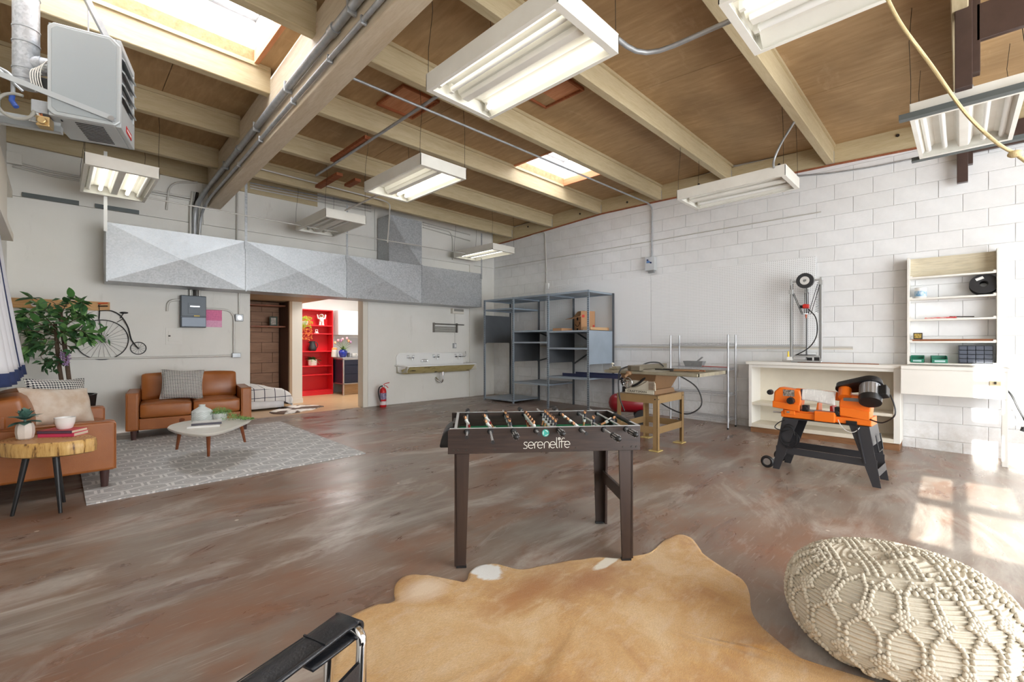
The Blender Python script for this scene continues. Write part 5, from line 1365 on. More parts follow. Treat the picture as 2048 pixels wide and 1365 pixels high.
def side(y, z0, z1, notch=True):
    n = .05
    pl = [(SX0 + .02, z0), (SX1 - .02 - n, z0), (SX1 - .02, z0 - n if notch else z0), (SX1 - .02, z1), (SX0 + .02, z1)]
    pl = [(SX0 + .01, z0 - n), (SX0 + .01 + n, z0), (SX1 - .01 - n, z0), (SX1 - .01, z0 - n), (SX1 - .01, z1), (SX0 + .01, z1)]
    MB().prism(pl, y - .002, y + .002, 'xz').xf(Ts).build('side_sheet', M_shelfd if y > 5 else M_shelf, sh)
side(a - .004, 1.28, 1.87); side(b_, .90, 1.5); side(c_, .90, 1.5); side(d_, .90, 1.49)
for (ya, za, yb, zb) in ((c_, 1.52, d_, 1.02), (c_, .86, d_, 1.40), (b_, 1.5, c_ + .4, 1.32), (b_, .9, c_ + .4, 1.02)):
    MB().bar((SX1 + .002, ya, za), (SX1 + .002, yb, zb), .004, .03).xf(Ts).build('back_brace', M_shelfd, sh)
# carton with a smiling arrow, trays
M_card = mat('brown_cardboard', (190, 144, 104), .75, var=.08, vs=4); M_ink = mat('black_ink', (34, 28, 26), .7); M_redink = mat('red_label', (204, 58, 44), .6)
cb = thing('cardboard_box', 'open cardboard carton printed with a smiling arrow on the shelving', 'box', (6.86, 5.0, 1.50), R(-24))
w, d, hh = .30, .25, .27
b = MB().box(0, 0, 0, .008, d, hh).box(0, 0, 0, w, .006, hh + .10).box(w - .006, 0, 0, w, d, hh + .1).box(0, d - .006, 0, w, d, hh).box(0, 0, 0, w, d, .006)
b.build('carton', M_card, cb)
MB().add([(.0, 0, hh), (0, d, hh), (-.19, d, hh - .05), (-.19, 0, hh - .05)], [(0, 1, 2, 3)]).build('flap', M_card, cb, solid=.005)
MB().obox((.03, d * .5, hh + .05), (.05, 0, .055), (0, d * .5, 0), (.003, 0, -.003)).build('flap', M_card, cb)
sm = [(-.0025, d * .82 - d * .64 * t, .125 - .045 * math.sin(math.pi * t) + .01 * t) for t in np.linspace(0, 1, 14)]
MB().tube(sm, .0055, 6).build('smile_mark', M_ink, cb); MB().add([(-.004, d * .10, .165), (-.004, d * .15, .165 - .045), (-.004, d * .26, .155)], [(0, 1, 2), (2, 1, 0)]).build('arrow_head', M_ink, cb, solid=.003)
MB().box(-.002, d * .4, .0, .001, d * .62, .05).box(-.002, d * .4, .2, .001, d * .62, .26).build('print_block', M_ink, cb)
MB().box(.02, -.002, .25, .075, .001, .30).build('red_sticker', M_redink, cb); MB().box(w - .05, -.002, .06, w - .01, .001, .11).build('red_sticker', M_redink, cb); MB().box(.15, -.002, .01, .2, .001, .06).build('print_block', M_ink, cb)
def tray(label, loc, rz, w, d, hh, m=None):
    o = thing('cardboard_tray', label, 'tray', loc, rz)
    MB().box(0, 0, 0, w, d, .005).build('base', m or M_card, o)
    for (x0, y0, x1, y1) in ((0, 0, .005, d), (w - .005, 0, w, d), (0, 0, w, .005), (0, d - .005, w, d)): MB().box(x0, y0, 0, x1, y1, hh).build('side', m or M_card, o)
    return o
tray('low ragged cardboard tray left of the open carton', (6.56, 5.22, 1.50), R(-4), .30, .22, .05)
tray('flat cardboard tray just right of the open carton', (7.0, 4.68, 1.50), R(-6), .26, .22, .06)
tray('tan cardboard tray at the right end of the carton shelf', (6.58, 4.60, 1.50), 0, .55, .16, .055, mat('tan_cardboard', (200, 164, 122), .75))
o = thing('navy_panel', 'long navy steel panel lying on the shelving behind the saw', 'panel', (6.95, 4.75, .662), R(3))
M_nv = mat('navy_enamel', (50, 56, 88), .4, .2)
MB().box(-.25, -.75, 0, .2, .55, .006).build('sheet', M_nv, o); MB().box(-.25, -.75, .006, -.235, .55, .055).build('edge', M_nv, o); MB().box(.185, -.75, .006, .2, .55, .055).build('edge', M_nv, o)

# ------------------------------------------------------------------ pegboard, wire rack
def peg_mat():
    t = NT('white_pegboard'); x, y, z = t.sep(t.coord())
    fy = t.math('SUBTRACT', t.math('FRACT', t.math('MULTIPLY', y, 1 / .0254)), .5); fz = t.math('SUBTRACT', t.math('FRACT', t.math('MULTIPLY', z, 1 / .0254)), .5)
    r = t.math('SQRT', t.math('ADD', t.math('MULTIPLY', fy, fy), t.math('MULTIPLY', fz, fz)))
    t.set(col=t.mix(t.math('LESS_THAN', r, .17), lin((236, 237, 238)), lin((140, 140, 140))), rough=.5); return t.m
M_peg = peg_mat()
MB().box(XR - .030, 1.407, 1.245, XR - .022, 3.838, 2.466).build('pegboard', M_peg, label='white pegboard sheet behind the wire rack and printer', cat='pegboard', bevel=.002, seg=1)
MB().box(XR - .030, 3.844, 1.245, XR - .022, 6.28, 2.466).build('pegboard', M_peg, label='white pegboard sheet partly behind the gray shelving', cat='pegboard', bevel=.002, seg=1)
MB().box(XR - .022, 1.42, 1.25, XR + .002, 6.27, 1.29).box(XR - .022, 1.42, 2.42, XR + .002, 6.27, 2.46).build('trim_7', M_white, kind='structure')
MB().box(XR - .028, 1.0, 1.185, XR, 6.4, 1.20).build('trim_8', M_cream, kind='structure')
wr_ = thing('wire_rack', 'chrome wire shelving rack standing in front of the pegboard', 'rack', (7.0, 2.82, floor_z(2.8)))
Tw = Matrix.Translation(-wr_.location)
M_chr2 = mat('satin_chrome', (186, 188, 192), .38, .55)
PW = [(6.83, 3.25), (6.85, 2.39), (7.175, 2.395), (7.155, 3.255)]
for x, y in PW:
    p = MB().cyl((x, y, floor_z(y) + .02), (x, y, 1.395), .0125, n=12).xf(Tw).build('post', M_chr2, wr_, smooth=50)
    MB().cyl((x, y, floor_z(y)), (x, y, floor_z(y) + .025), .014, n=10).xf(Tw).build('foot', M_black, p, smooth=50)
for z in (1.27, .905, .53, .17):
    fr_ = MB()
    for i in range(4):
        a, c = PW[i], PW[(i + 1) % 4]
        for dz in (0, -.028): fr_.tube([(a[0], a[1], z + dz), (c[0], c[1], z + dz)], .0032, 5)
        n = 14; pts = [(a[0] + (c[0] - a[0]) * k / n, a[1] + (c[1] - a[1]) * k / n, z - (.026 if k % 2 else .003)) for k in range(n + 1)]
        fr_.tube(pts, .002, 4)
    for k in range(1, 34):
        t_ = k / 34; y = 2.395 + .855 * t_; fr_.tube([(6.845 - .018 * t_, y, z), (7.17 - .015 * t_, y, z)], .0016, 4)
    for xx in (6.95, 7.06): fr_.tube([(xx, 2.39, z - .004), (xx, 3.25, z - .004)], .0022, 4)
    s_ = fr_.xf(Tw).build('wire_shelf', M_chr2, wr_, kind='stuff')
    for x, y in PW: MB().cyl((x, y, z - .04), (x, y, z + .012), .0175, n=12).xf(Tw).build('collar', M_chr2, wr_, smooth=50)
mp = thing('mud_pan', 'gray plaster pan with a taping knife on the wire rack', 'pan', (6.97, 2.93, .909), R(86))
M_pan = mat('dusty_gray_pan', (158, 160, 160), .55, .3, var=.15, vs=14)
MB().add([(-.13, -.035, 0), (.13, -.035, 0), (.13, .035, 0), (-.13, .035, 0), (-.155, -.06, .085), (.155, -.06, .085), (.155, .06, .085), (-.155, .06, .085)], [(3, 2, 1, 0), (0, 1, 5, 4), (1, 2, 6, 5), (2, 3, 7, 6), (3, 0, 4, 7)]).build('trough', M_pan, mp, solid=.004)
MB().bar((-.02, 0, .06), (-.13, .0, .15), .03, .02).build('handle', M_pan, mp, bevel=.006)
MB().bar((.05, 0, .035), (-.02, 0, .06), .10, .003).build('blade', M_steel, mp)
MB().tube([(6.93, 2.86, .92), (6.95, 2.42, .917)], .006, 6).build('red_rod', mat('red_rod_paint', (176, 70, 60), .5), label='thin red rod lying across the wire rack shelf', cat='rod')

# ------------------------------------------------------------------ air compressor behind the saw
ac = thing('air_compressor', 'red tank air compressor on the floor behind the saw stand', 'compressor', (6.35, 3.72, floor_z(3.7)), R(-58))
M_dred = mat('dark_red_enamel', (136, 18, 30), .35)
pr = [(.0, -.30), (.07, -.285), (.12, -.25), (.145, -.2), (.145, .2), (.12, .25), (.07, .285), (.0, .30)]
b = MB().lathe(pr, 22, close=False); b.xf(Matrix.Translation((0, 0, .30)) @ Matrix.Rotation(R(90), 4, 'Y')).build('tank', M_dred, ac, smooth=50)
for s in (-1, 1):
    MB().cyl((.2, s * .14, .11), (.2, s * .19, .11), .11, n=20).build('wheel', M_black, ac, smooth=50)
    MB().bar((.2, s * .10, .2), (.2, s * .16, .11), .03, .02).build('axle_bracket', M_black, ac)
MB().bar((-.2, 0, .0), (-.2, 0, .18), .04, .05).build('foot', M_black, ac); MB().box(-.26, -.06, 0, -.14, .06, .015).build('rubber_foot', M_black, ac)
MB().cyl((-.02, 0, .44), (-.02, 0, .56), .07, n=16).box(.06, -.07, .44, .22, .07, .56).build('pump', M_black, ac, smooth=40)

# ------------------------------------------------------------------ table saw
M_tan2 = mat('tan_stand_enamel', (152, 124, 86), .42, .1, var=.1, vs=6); M_tan3 = mat('tan_saw_body', (140, 108, 78), .45, .1, var=.12, vs=5)
M_iron = mat('worn_cast_iron', (146, 139, 122), .45, .4, var=.3, vs=9, col2=(172, 164, 142)); M_cream2 = mat('cream_front_plate', (212, 206, 190), .4, .2)
ts = thing('table_saw', 'tan table saw with iron top on an angle iron stand', 'table saw', (5.21, 2.735, floor_z(2.7)))
sx, sy = .35, .265
for ix in (-1, 1):
    for iy in (-1, 1):
        x, y = ix * sx, iy * sy
        MB().box(x, y - iy * 0, 0.012, x - ix * .055, y - iy * .004, .64).box(x, y, .012, x - ix * .004, y - iy * .055, .64).build('leg', M_tan2, ts)
        MB().box(x - ix * .10, y - iy * .10, 0, x + ix * .02, y + iy * .02, .012).build('foot_plate', mat('yellow_foot_plate', (196, 174, 112), .5), ts, bevel=.002)
        MB().cyl((x - ix * .03, y + iy * .003, .60), (x - ix * .03, y - iy * .01, .60), .008, n=8).cyl((x + ix * .003, y - iy * .03, .60), (x - ix * .01, y - iy * .03, .60), .008, n=8).build('bolts', M_wire, ts, kind='stuff')
for z0, z1 in ((.55, .64), (.20, .28)):
    for s in (-1, 1):
        MB().box(-sx + .005, s * (sy - .005), z0, sx - .005, s * (sy - .009), z1).build('rail', M_tan2, ts); MB().box(s * (sx - .005), -sy + .005, z0, s * (sx - .009), sy - .005, z1).build('rail', M_tan2, ts)
MB().box(-sx, -sy, .636, sx, -sy + .05, .641).box(-sx, sy - .05, .636, sx, sy, .641).box(-sx, -sy + .05, .636, -sx + .06, sy - .05, .641).box(sx - .06, -sy + .05, .636, sx, sy - .05, .641).build('top_flange', M_tan2, ts)
MB().hexa([(-.28, -.2, .641), (.25, -.2, .641), (.25, .2, .641), (-.28, .2, .641), (-.25, -.19, .70), (.22, -.19, .70), (.22, .19, .70), (-.25, .19, .70)]).build('base', M_tan3, ts, bevel=.004)
MB().hexa([(-.24, -.17, .70), (.20, -.17, .70), (.20, .17, .70), (-.24, .17, .70), (-.33, -.24, .885), (.30, -.24, .885), (.30, .24, .885), (-.33, .24, .885)]).build('body', M_tan3, ts, bevel=.005)
fp = MB().hexa([(-.275, -.2, .69), (-.255, -.2, .69), (-.255, .18, .69), (-.275, .18, .69), (-.30, -.2, .875), (-.28, -.2, .875), (-.28, .18, .875), (-.30, .18, .875)]).build('front_plate', M_cream2, ts, bevel=.002)
for k in range(9): MB().box(-.305, -.198, .705 + k * .018, -.276, -.13, .712 + k * .018).build('rib', M_tan3, fp)
MB().tube([(-.299, -.09 + .20 * (k / 9), .845 - .115 * math.sin(math.pi * .5 * k / 9) ) for k in range(10)], .013, 6).build('tilt_slot', M_black, fp)
MB().tube([(-.290, -.10 + .2 * (k / 9), .80 - .085 * math.sin(math.pi * .5 * k / 9)) for k in range(10)], .005, 6).build('tilt_scale', M_iron, fp)
np_ = MB().box(-.287, -.19, .645, -.279, .19, .69).build('name_plate', M_cream2, ts, bevel=.002)
def text(body, size, name, m, parent, loc, rot, ext=.001, align='CENTER', sx=1.0):
    cu = bpy.data.curves.new(name, 'FONT'); cu.body = body; cu.size = size; cu.extrude = ext; cu.align_x = align; cu.align_y = 'CENTER'; cu.materials.append(m); cu.resolution_u = 2
    tmp = bpy.data.objects.new(name, cu); COL.objects.link(tmp)
    dg = bpy.context.evaluated_depsgraph_get(); me = bpy.data.meshes.new_from_object(tmp.evaluated_get(dg)); me.name = name
    bpy.data.objects.remove(tmp); bpy.data.curves.remove(cu)
    o = bpy.data.objects.new(name, me); COL.objects.link(o); o.parent = parent; o.location = loc; o.rotation_euler = rot; o.scale = (sx, 1, 1)
    return o
text('CRAFTSMAN', .036, 'lettering', M_wire, np_, (-.288, .03, .668), (R(90), 0, R(-90)), sx=1.25)
def handwheel(c, r, name):
    h = MB().tube([(c[0] - .05, c[1] + r * math.cos(a), c[2] + r * math.sin(a)) for a in np.linspace(0, 6.283, 25)[:-1]], .009, 7, closed=True)
    h.cyl((c[0], c[1], c[2]), (c[0] - .06, c[1], c[2]), .014)
    w_ = h.build(name, M_chrome, ts, smooth=60)
    for k in range(3):
        a = k * 2.094 + .5; MB().tube([(c[0] - .05, c[1], c[2]), (c[0] - .05, c[1] + r * math.cos(a), c[2] + r * math.sin(a))], .007, 6).build('spoke', M_chrome, w_)
    MB().cyl((c[0] - .05, c[1] + r * .8, c[2]), (c[0] - .10, c[1] + r * .8, c[2]), .011).build('crank', M_black, w_, smooth=50)
handwheel((-.28, .13, .775), .06, 'handwheel'); handwheel((-.05, .30, .79), .065, 'handwheel')
# iron top with wings
TX0, TX1, TY0, TY1 = -.40, .42, -.755, .40
MB().box(TX0, -.28, .885, TX1, .28, .925).build('table_top', M_iron, ts, bevel=.004)
for y0, y1 in ((TY0, -.284), (.284, TY1)):
    w_ = MB().box(TX0, y0, .885, TX0 + .03, y1, .923).box(TX1 - .03, y0, .885, TX1, y1, .923).box(TX0, y0, .885, TX1, y0 + .02, .923).box(TX0, y1 - .02, .885, TX1, y1, .923)
    o_ = w_.build('extension_wing', M_iron, ts)
    for k in range(1, 7): MB().box(TX0 + (TX1 - TX0) * k / 7 - .008, y0 + .02, .89, TX0 + (TX1 - TX0) * k / 7 + .008, y1 - .02, .922).build('web', M_iron, o_)
MB().box(TX0 - .025, TY0, .89, TX0, TY1, .92).build('guide_rail', M_iron, ts, bevel=.003)
MB().box(TX0, .02, .927, TX1 + .06, .09, .985).build('rip_fence', mat('gray_fence', (128, 120, 104), .4, .4), ts, bevel=.004)
MB().ball((TX0 - .035, .055, .895), (.034, .038, .03)).cyl((TX0 - .06, .055, .88), (TX0 - .12, .06, .85), .014).build('fence_lock', M_tan3, ts, smooth=50)
MB().box(TX0 - .05, -.10, .927, TX0 + .03, .02, .985).build('fence_head', mat('gray_fence', (128, 120, 104), .4, .4), ts, bevel=.004)
b = MB().box(TX0 + .02, .24, .925, TX0 + .18, .36, .945).box(TX0 + .04, .27, .945, TX0 + .15, .33, .962).build('miter_gauge', M_iron, ts, bevel=.004)
MB().cyl((TX0 + .07, .34, .945), (TX0 + .07, .34, .985), .008).ball((TX0 + .07, .34, .995), (.02, .02, .014)).build('knob', M_cream2, ts, smooth=50)
MB().cyl((.30, 0, .77), (.48, 0, .77), .07, n=16).build('motor', M_tan3, ts, smooth=50)
for k in range(3): MB().tube([(-.16 + .02 * k, .30 + .012 * k, .72 + .02 * math.sin(k)), (-.1, .36, .76 + .012 * k), (-.02, .30, .72)], .008, 6).build('cord_coil', M_black, ts)
MB().tube(catmull([(TX0 + .1, .05, .98), (TX0 - .06, .14, .94), (TX0 - .07, .17, .80), (TX0 - .06, .16, .60), (TX0 - .02, .12, .44)], 6), .0085, 7).build('power_cord', M_black, ts, smooth=60)
MB().tube(catmull([(.32, -.18, .86), (.45, -.38, .70), (.46, -.44, .48), (.38, -.30, .36), (.30, -.1, .42), (.22, .1, .56)], 6), .0085, 7).build('power_cord', M_black, ts, smooth=60)
MB().tube(catmull([(.0, .16, .95), (.12, .10, 1.0), (.24, .02, 1.0), (.30, -.02, .95)], 6), .0085, 7).build('power_cord', M_black, ts, smooth=60)
sw = Vector(ts.location)
o = thing('mallet', 'wooden handled hammer lying on the saw table', 'hammer', sw + Vector((-.20, -.38, .926)), R(-70))
MB().tube([(0, 0, .012), (.28, 0, .012)], [.011, .014], 8).build('handle', wood('ash_handle', (150, 116, 82), (126, 94, 64), 'x', .5, 9), o, smooth=60); MB().box(-.03, -.05, 0, .01, .05, .03).build('head', M_wire, o, bevel=.004)
for k, (x, y, a, L, lb) in enumerate(((-.05, -.30, -78, .42, 'dark steel bar lying across the saw table by the fence'), (.06, -.33, -70, .36, 'thin steel bar lying farthest back on the saw table'), (.0, -.52, -84, .30, 'wood stick lying on the right wing of the saw table'))):
    MB().box(-.012, -L / 2, 0, .012, L / 2, .012).xf(Matrix.Rotation(R(a + 80), 4, 'Z')).xf(Matrix.Translation(sw + Vector((x, y, .927)))).build('steel_bar' if k < 2 else 'wood_stick', M_wire if k < 2 else M_redwood, label=lb, cat='bar' if k < 2 else 'stick')

# ------------------------------------------------------------------ workbench, wall hutch and their contents
M_bench = mat('bench_cream_paint', (228, 225, 218), .45, var=.05, vs=3)
M_benchi = mat('bench_inside_cream', (222, 214, 197), .5, var=.1, vs=3)
wb_ = thing('workbench', 'cream painted workbench with open shelves and a drop leg', 'workbench', (7.1, 1.0, 0))
Tb = Matrix.Translation(-wb_.location)
BX, BT = 6.94, 1.012
MB().box(BX - .03, .49, BT - .04, XR - .012, 2.17, BT).xf(Tb).build('top', M_bench, wb_, bevel=.003)
MB().box(6.83, -.36, BT - .038, XR - .012, .488, BT + .002).xf(Tb).build('top', M_bench, wb_, bevel=.003)
for y0, y1 in ((2.10, 2.14), (.50, .56)): MB().box(BX, y0, .09, XR - .012, y1, BT - .04).xf(Tb).build('side_panel', M_bench, wb_, bevel=.002)
MB().box(XR - .02, .56, .09, XR - .012, 2.10, BT - .04).xf(Tb).build('back_panel', M_benchi, wb_)
MB().box(BX, .56, .09, XR - .02, 2.10, .14).xf(Tb).build('bottom_shelf', M_benchi, wb_); MB().box(BX + .01, .56, .40, XR - .02, 2.10, .435).xf(Tb).build('shelf', M_benchi, wb_)
MB().box(BX, .56, BT - .08, BX + .02, 2.10, BT - .04).xf(Tb).build('top_rail', M_bench, wb_)
MB().box(BX + .02, .51, 0.0, XR - .02, 2.12, .09).xf(Tb).build('plinth', wood('bare_wood_plinth', (150, 108, 74), (122, 84, 54), 'y', .6, 9), wb_)
MB().box(6.845, -.345, .69, 6.865, .488, BT - .038).xf(Tb).build('apron', M_bench, wb_, bevel=.002); MB().box(6.865, -.345, .69, XR - .012, -.325, BT - .038).xf(Tb).build('apron', M_bench, wb_, bevel=.002)
MB().box(6.85, -.345, -.002, 6.94, -.30, .69).xf(Tb).build('leg', M_bench, wb_, bevel=.003)
sp_ = MB().box(6.838, -.295, .80, 6.845, -.215, .915).xf(Tb).build('switch_plate', mat('beige_plate', (214, 200, 164), .4), wb_, bevel=.002, label='beige switch plate')
MB().box(6.832, -.263, .845, 6.839, -.247, .872).xf(Tb).build('toggle', M_wire, sp_)
MB().tube(catmull([(7.0, -.345, .78), (6.99, -.38, .72), (6.97, -.42, .60), (6.96, -.47, .46), (6.96, -.46, .40)], 6), .009, 7).build('power_cord', M_black, smooth=60, label='black power cord with plug hanging from the bench end', cat='cord')
plug_o = bpy.data.objects['power_cord']
for o_ in COL.objects:
    if o_.name.startswith('power_cord') and o_.parent is None: plug_o = o_
MB().cyl((6.96, -.46, .41), (6.955, -.445, .37), .02, .016).xf(Matrix.Translation(-plug_o.location)).build('plug', M_black, plug_o, smooth=50)
MB().box(6.99, .70, BT, 7.03, 1.55, BT + .008).build('wood_strip', M_redwood, label='thin brown wood strip lying on the workbench top', cat='strip')
hu = thing('wall_hutch', 'cream open wall hutch of five shelves over the workbench', 'shelf', (7.25, .08, 1.015))
Th = Matrix.Translation(-hu.location)
HX, HY0, HY1 = 7.17, -.30, .455
MB().box(HX, HY0, 1.018, XR - .004, HY0 + .022, 2.30).xf(Th).build('side_panel', M_bench, hu, bevel=.002); MB().box(HX, HY1 - .022, 1.018, XR - .004, HY1, 2.29).xf(Th).build('side_panel', M_bench, hu, bevel=.002)
M_hwood = wood('dirty_cream_board', (214, 206, 184), (198, 186, 158), 'y', .55, 8)
MB().box(XR - .03, HY0 + .022, 2.06, XR - .006, HY1 - .022, 2.29).xf(Th).build('back_board', M_hwood, hu)
for z in (2.035, 1.785, 1.535, 1.275, 1.02):
    MB().box(HX + .004, HY0 + .022, z, XR - .006, HY1 - .022, z + .02).xf(Th).build('shelf', M_bench, hu, bevel=.002)
    for y in (HY0 + .022, HY1 - .047): MB().box(HX + .006, y, z + .02, HX + .03, y + .025, z + .034).xf(Th).build('cleat', M_bench, hu)
def hs(px, z, x=7.24): q = Vector(PX(px, 600, x)); q.z = z; return q
o = thing('plastic_jar', 'white plastic jar with blue label on the second hutch shelf', 'jar', hs(1841, 1.805))
MB().lathe([(.05, 0), (.055, .006), (.055, .10), (.05, .105)], 22).build('body', M_white, o, smooth=40); MB().lathe([(.0555, .02), (.0555, .085)], 22, close=False).build('label_band', mat('blue_label', (86, 148, 190), .4, var=.7, vs=22, col2=(226, 232, 234)), o, smooth=40)
MB().lathe([(.057, .10), (.057, .122), (.05, .126)], 22).build('lid', M_white, o, smooth=40)
spo = thing('filament_spool', 'black filament spool leaning at the right of the hutch', 'spool', hs(1970, 1.806, 7.24))
Rr = Matrix.Translation((0, .01, .112)) @ Matrix.Rotation(R(-72), 4, 'Y')
def ringm(r0, r1, z0, z1, n=36): return MB().lathe([(r0, z0), (r1, z0), (r1, z1), (r0, z1), (r0, z0)], n, close=False)
M_spool = mat('spool_black', (44, 45, 48), .4)
for z in (-.034, .028): ringm(.035, .115, z, z + .006).xf(Rr).build('flange', M_spool, spo, smooth=40)
ringm(.035, .05, -.03, .03).xf(Rr).build('hub', M_black, spo, smooth=40); ringm(.05, .10, -.026, .026).xf(Rr).build('filament', mat('charcoal_filament', (52, 52, 54), .5, bump=.5, bs=200), spo, smooth=40)
MB().box(.055, -.03, .0345, .085, .035, .0355).xf(Rr @ Matrix.Rotation(R(25), 4, 'Z')).build('paper_label', M_white, spo)
o = thing('tool_packet', 'red and white carded tool packet on the third hutch shelf', 'packet', hs(1875, 1.556))
MB().box(-.03, -.16, 0, .03, .11, .018).build('card', mat('red_white_card', (204, 52, 58), .5, var=.3, vs=16, col2=(226, 214, 206)), o, bevel=.003); MB().tube([(0, -.1, .02), (0, -.3, .012)], .006, 6).build('tool', M_wire, o)
o = thing('brass_box', 'small dark box with gold front on the fourth hutch shelf', 'box', hs(1836, 1.318, 7.20))
MB().box(-.03, -.04, 0, .03, .04, .075).build('case', M_wire, o, bevel=.003); MB().box(-.033, -.032, .012, -.029, .032, .064).build('front', mat('gold_face', (206, 176, 92), .35, .6, var=.6, vs=40, col2=(70, 56, 36)), o)
M_rw2 = wood('red_brown_strip', (150, 96, 62), (124, 74, 46), 'y', .55, 8)
MB().box(7.19, -.27, 1.295, 7.24, .34, 1.318).build('wood_strip', M_rw2, label='long red brown wood strip on the fourth hutch shelf', cat='strip')
MB().box(7.18, .30, 1.296, 7.215, .42, 1.317).build('wood_block', M_rw2, label='short wood block under the small gold box', cat='block')
M_gbin = mat('green_bin_plastic', (22, 118, 92), .4)
for k, (px, w_, lb) in enumerate(((1835, .115, 'green parts bin at the left end of the lowest hutch shelf'), (1878, .13, 'green parts bin near the drawer organizer on the lowest hutch shelf'))):
    o = thing('parts_bin', lb, 'bin', hs(px, 1.041, 7.23), R(8 if k else 0))
    b = MB().box(-.06, -w_ / 2, 0, .07, w_ / 2, .004).box(.066, -w_ / 2, 0, .07, w_ / 2, .085)
    for s in (-1, 1): b.prism([(-.06, 0), (.07, 0), (.07, .085), (-.02, .08), (-.05, .045), (-.06, .045)], s * w_ / 2 - .002, s * w_ / 2 + .002, 'xz')
    b.box(-.062, -w_ / 2, 0, -.058, w_ / 2, .045); b.build('bin_shell', M_gbin, o); MB().box(-.0645, -w_ / 2 + .02, .012, -.0615, w_ / 2 - .02, .032).build('label_strip', mat('teal_label', (170, 200, 200), .5), o)
    MB().box(-.045, -w_ / 2 + .01, .004, .05, w_ / 2 - .01, .04).build('contents', M_wire, o)
dg_ = thing('drawer_organizer', 'dark organizer of sixteen small drawers on the lowest hutch shelf', 'organizer', hs(1951, 1.041, 7.27))
ow, oh = .275, .205
MB().box(-.055, -ow / 2, 0, .055, ow / 2, .008).box(-.055, -ow / 2, oh - .008, .055, ow / 2, oh).box(-.055, -ow / 2, .008, .055, -ow / 2 + .008, oh - .008).box(-.055, ow / 2 - .008, .008, .055, ow / 2, oh - .008).box(.04, -ow / 2, 0, .055, ow / 2, oh).build('case', mat('dark_organizer', (40, 44, 52), .45), dg_)
dm = MB().box(-.055, -.03, -.0205, .03, .03, .0205).box(-.062, -.026, -.018, -.055, .026, -.006).mesh('drawer'); dm.materials.append(mat('smoky_drawer', (74, 80, 94), .3))
for i in range(4):
    for j in range(4): place(dm, 'drawer', None, (0, -ow / 2 + .039 + i * .0655, .031 + j * .0478), dg_)

# control box on the wall
cb_ = thing('control_box', 'pale gray control box at the end of the wall conduit', 'control box', (7.345, 3.83, float(PX(1301, 541, 7.25)[2])))
MB().box(-.10, -.085, 0, 0, .085, .235).build('case', mat('pale_gray_case', (190, 194, 196), .4, .1), cb_, bevel=.004)
MB().box(-.104, -.07, .02, -.10, .075, .22).build('door', mat('pale_gray_door', (198, 202, 206), .35, .1), cb_, bevel=.002)
MB().cyl((-.104, .03, .18), (-.118, .03, .18), .014).build('button', M_navy, cb_, smooth=50); MB().cyl((-.104, -.03, .13), (-.118, -.03, .13), .014).build('button', M_navy, cb_, smooth=50); MB().box(-.106, -.01, .13, -.104, .05, .165).build('label_plate', mat('blue_plate', (96, 136, 190), .4), cb_)
MB().box(-.04, -.05, -.035, 0, .06, 0).build('bottom_fitting', M_galv, cb_)

# ------------------------------------------------------------------ delta printer
dp = thing('delta_printer', 'tall aluminum frame delta printer standing on the workbench', 'printer', (7.08, 1.47, BT))
Tp = Matrix.Translation(-dp.location)
M_alu = mat('aluminum_extrusion', (196, 198, 200), .3, .8)
PA, PC_, PBk = (6.99, 1.625), (6.99, 1.285), (7.26, 1.50)
zt = float(PX(1605, 562, 7.0)[2])
for x, y in (PA, PC_, PBk):
    p = MB().box(x - .012, y - .012, BT + .02, x + .012, y + .012, zt + (.03 if (x, y) != PBk else -.03)).xf(Tp).build('post', M_alu, dp, bevel=.002)
    MB().box(x - .0128, y - .003, BT + .06, x + .0128, y + .003, zt - .05).xf(Tp).build('slot', M_wire, p)
    cx_, cy_ = (PA[0] + PC_[0] + PBk[0]) / 3, (PA[1] + PC_[1] + PBk[1]) / 3
    MB().tube([(x + (cx_ - x) * .12, y + (cy_ - y) * .12, BT + .05), (x + (cx_ - x) * .12, y + (cy_ - y) * .12, zt - .03)], .0035, 5).xf(Tp).build('belt', M_black, dp)
for a, c in ((PA, PC_), (PC_, PBk), (PBk, PA)):
    for z in (BT + .022, BT + .085, zt): MB().bar((a[0], a[1], z), (c[0], c[1], z), .022, .022).xf(Tp).build('frame_bar', M_alu, dp, bevel=.002)
cx_, cy_ = (PA[0] + PC_[0] + PBk[0]) / 3, (PA[1] + PC_[1] + PBk[1]) / 3
MB().cyl((cx_, cy_, BT + .10), (cx_, cy_, BT + .106), .11, n=28).xf(Tp).build('print_bed', M_black, dp, smooth=40)
MB().prism([(PA[0], PA[1]), (PC_[0], PC_[1]), (PBk[0], PBk[1])], BT + .003, BT + .01).xf(Tp).build('base_plate', M_alu, dp)
MB().box(PC_[0] - .014, 1.38, BT + .03, PC_[0] - .01, 1.44, BT + .07).box(PC_[0] - .014, 1.30, BT + .03, PC_[0] - .01, 1.36, BT + .075).xf(Tp).build('switches', M_black, dp, kind='stuff')
Rs = Matrix.Translation((PA[0] - .01, 1.46, zt - .005)) @ Matrix.Rotation(R(90), 4, 'Y') @ Matrix.Rotation(R(0), 4, 'X')
ringm(.05, .10, -.025, .025, 30).xf(Rs).xf(Tp).build('spool', M_spool, dp, smooth=40); ringm(.02, .055, -.028, -.022, 20).xf(Rs).xf(Tp).build('spool_hub', mat('pale_hub', (206, 204, 200), .5), dp, smooth=40)
ze = float(PX(1608, 614, 7.1)[2])
M_red2 = mat('red_anodized', (204, 46, 36), .35, .2)
MB().box(cx_ - .03, cy_ - .035, ze - .025, cx_ + .03, cy_ + .035, ze + .03).cyl((cx_ - .03, cy_, ze + .005), (cx_ - .07, cy_, ze + .005), .028).xf(Tp).build('extruder', M_red2, dp, bevel=.004, label='red extruder')
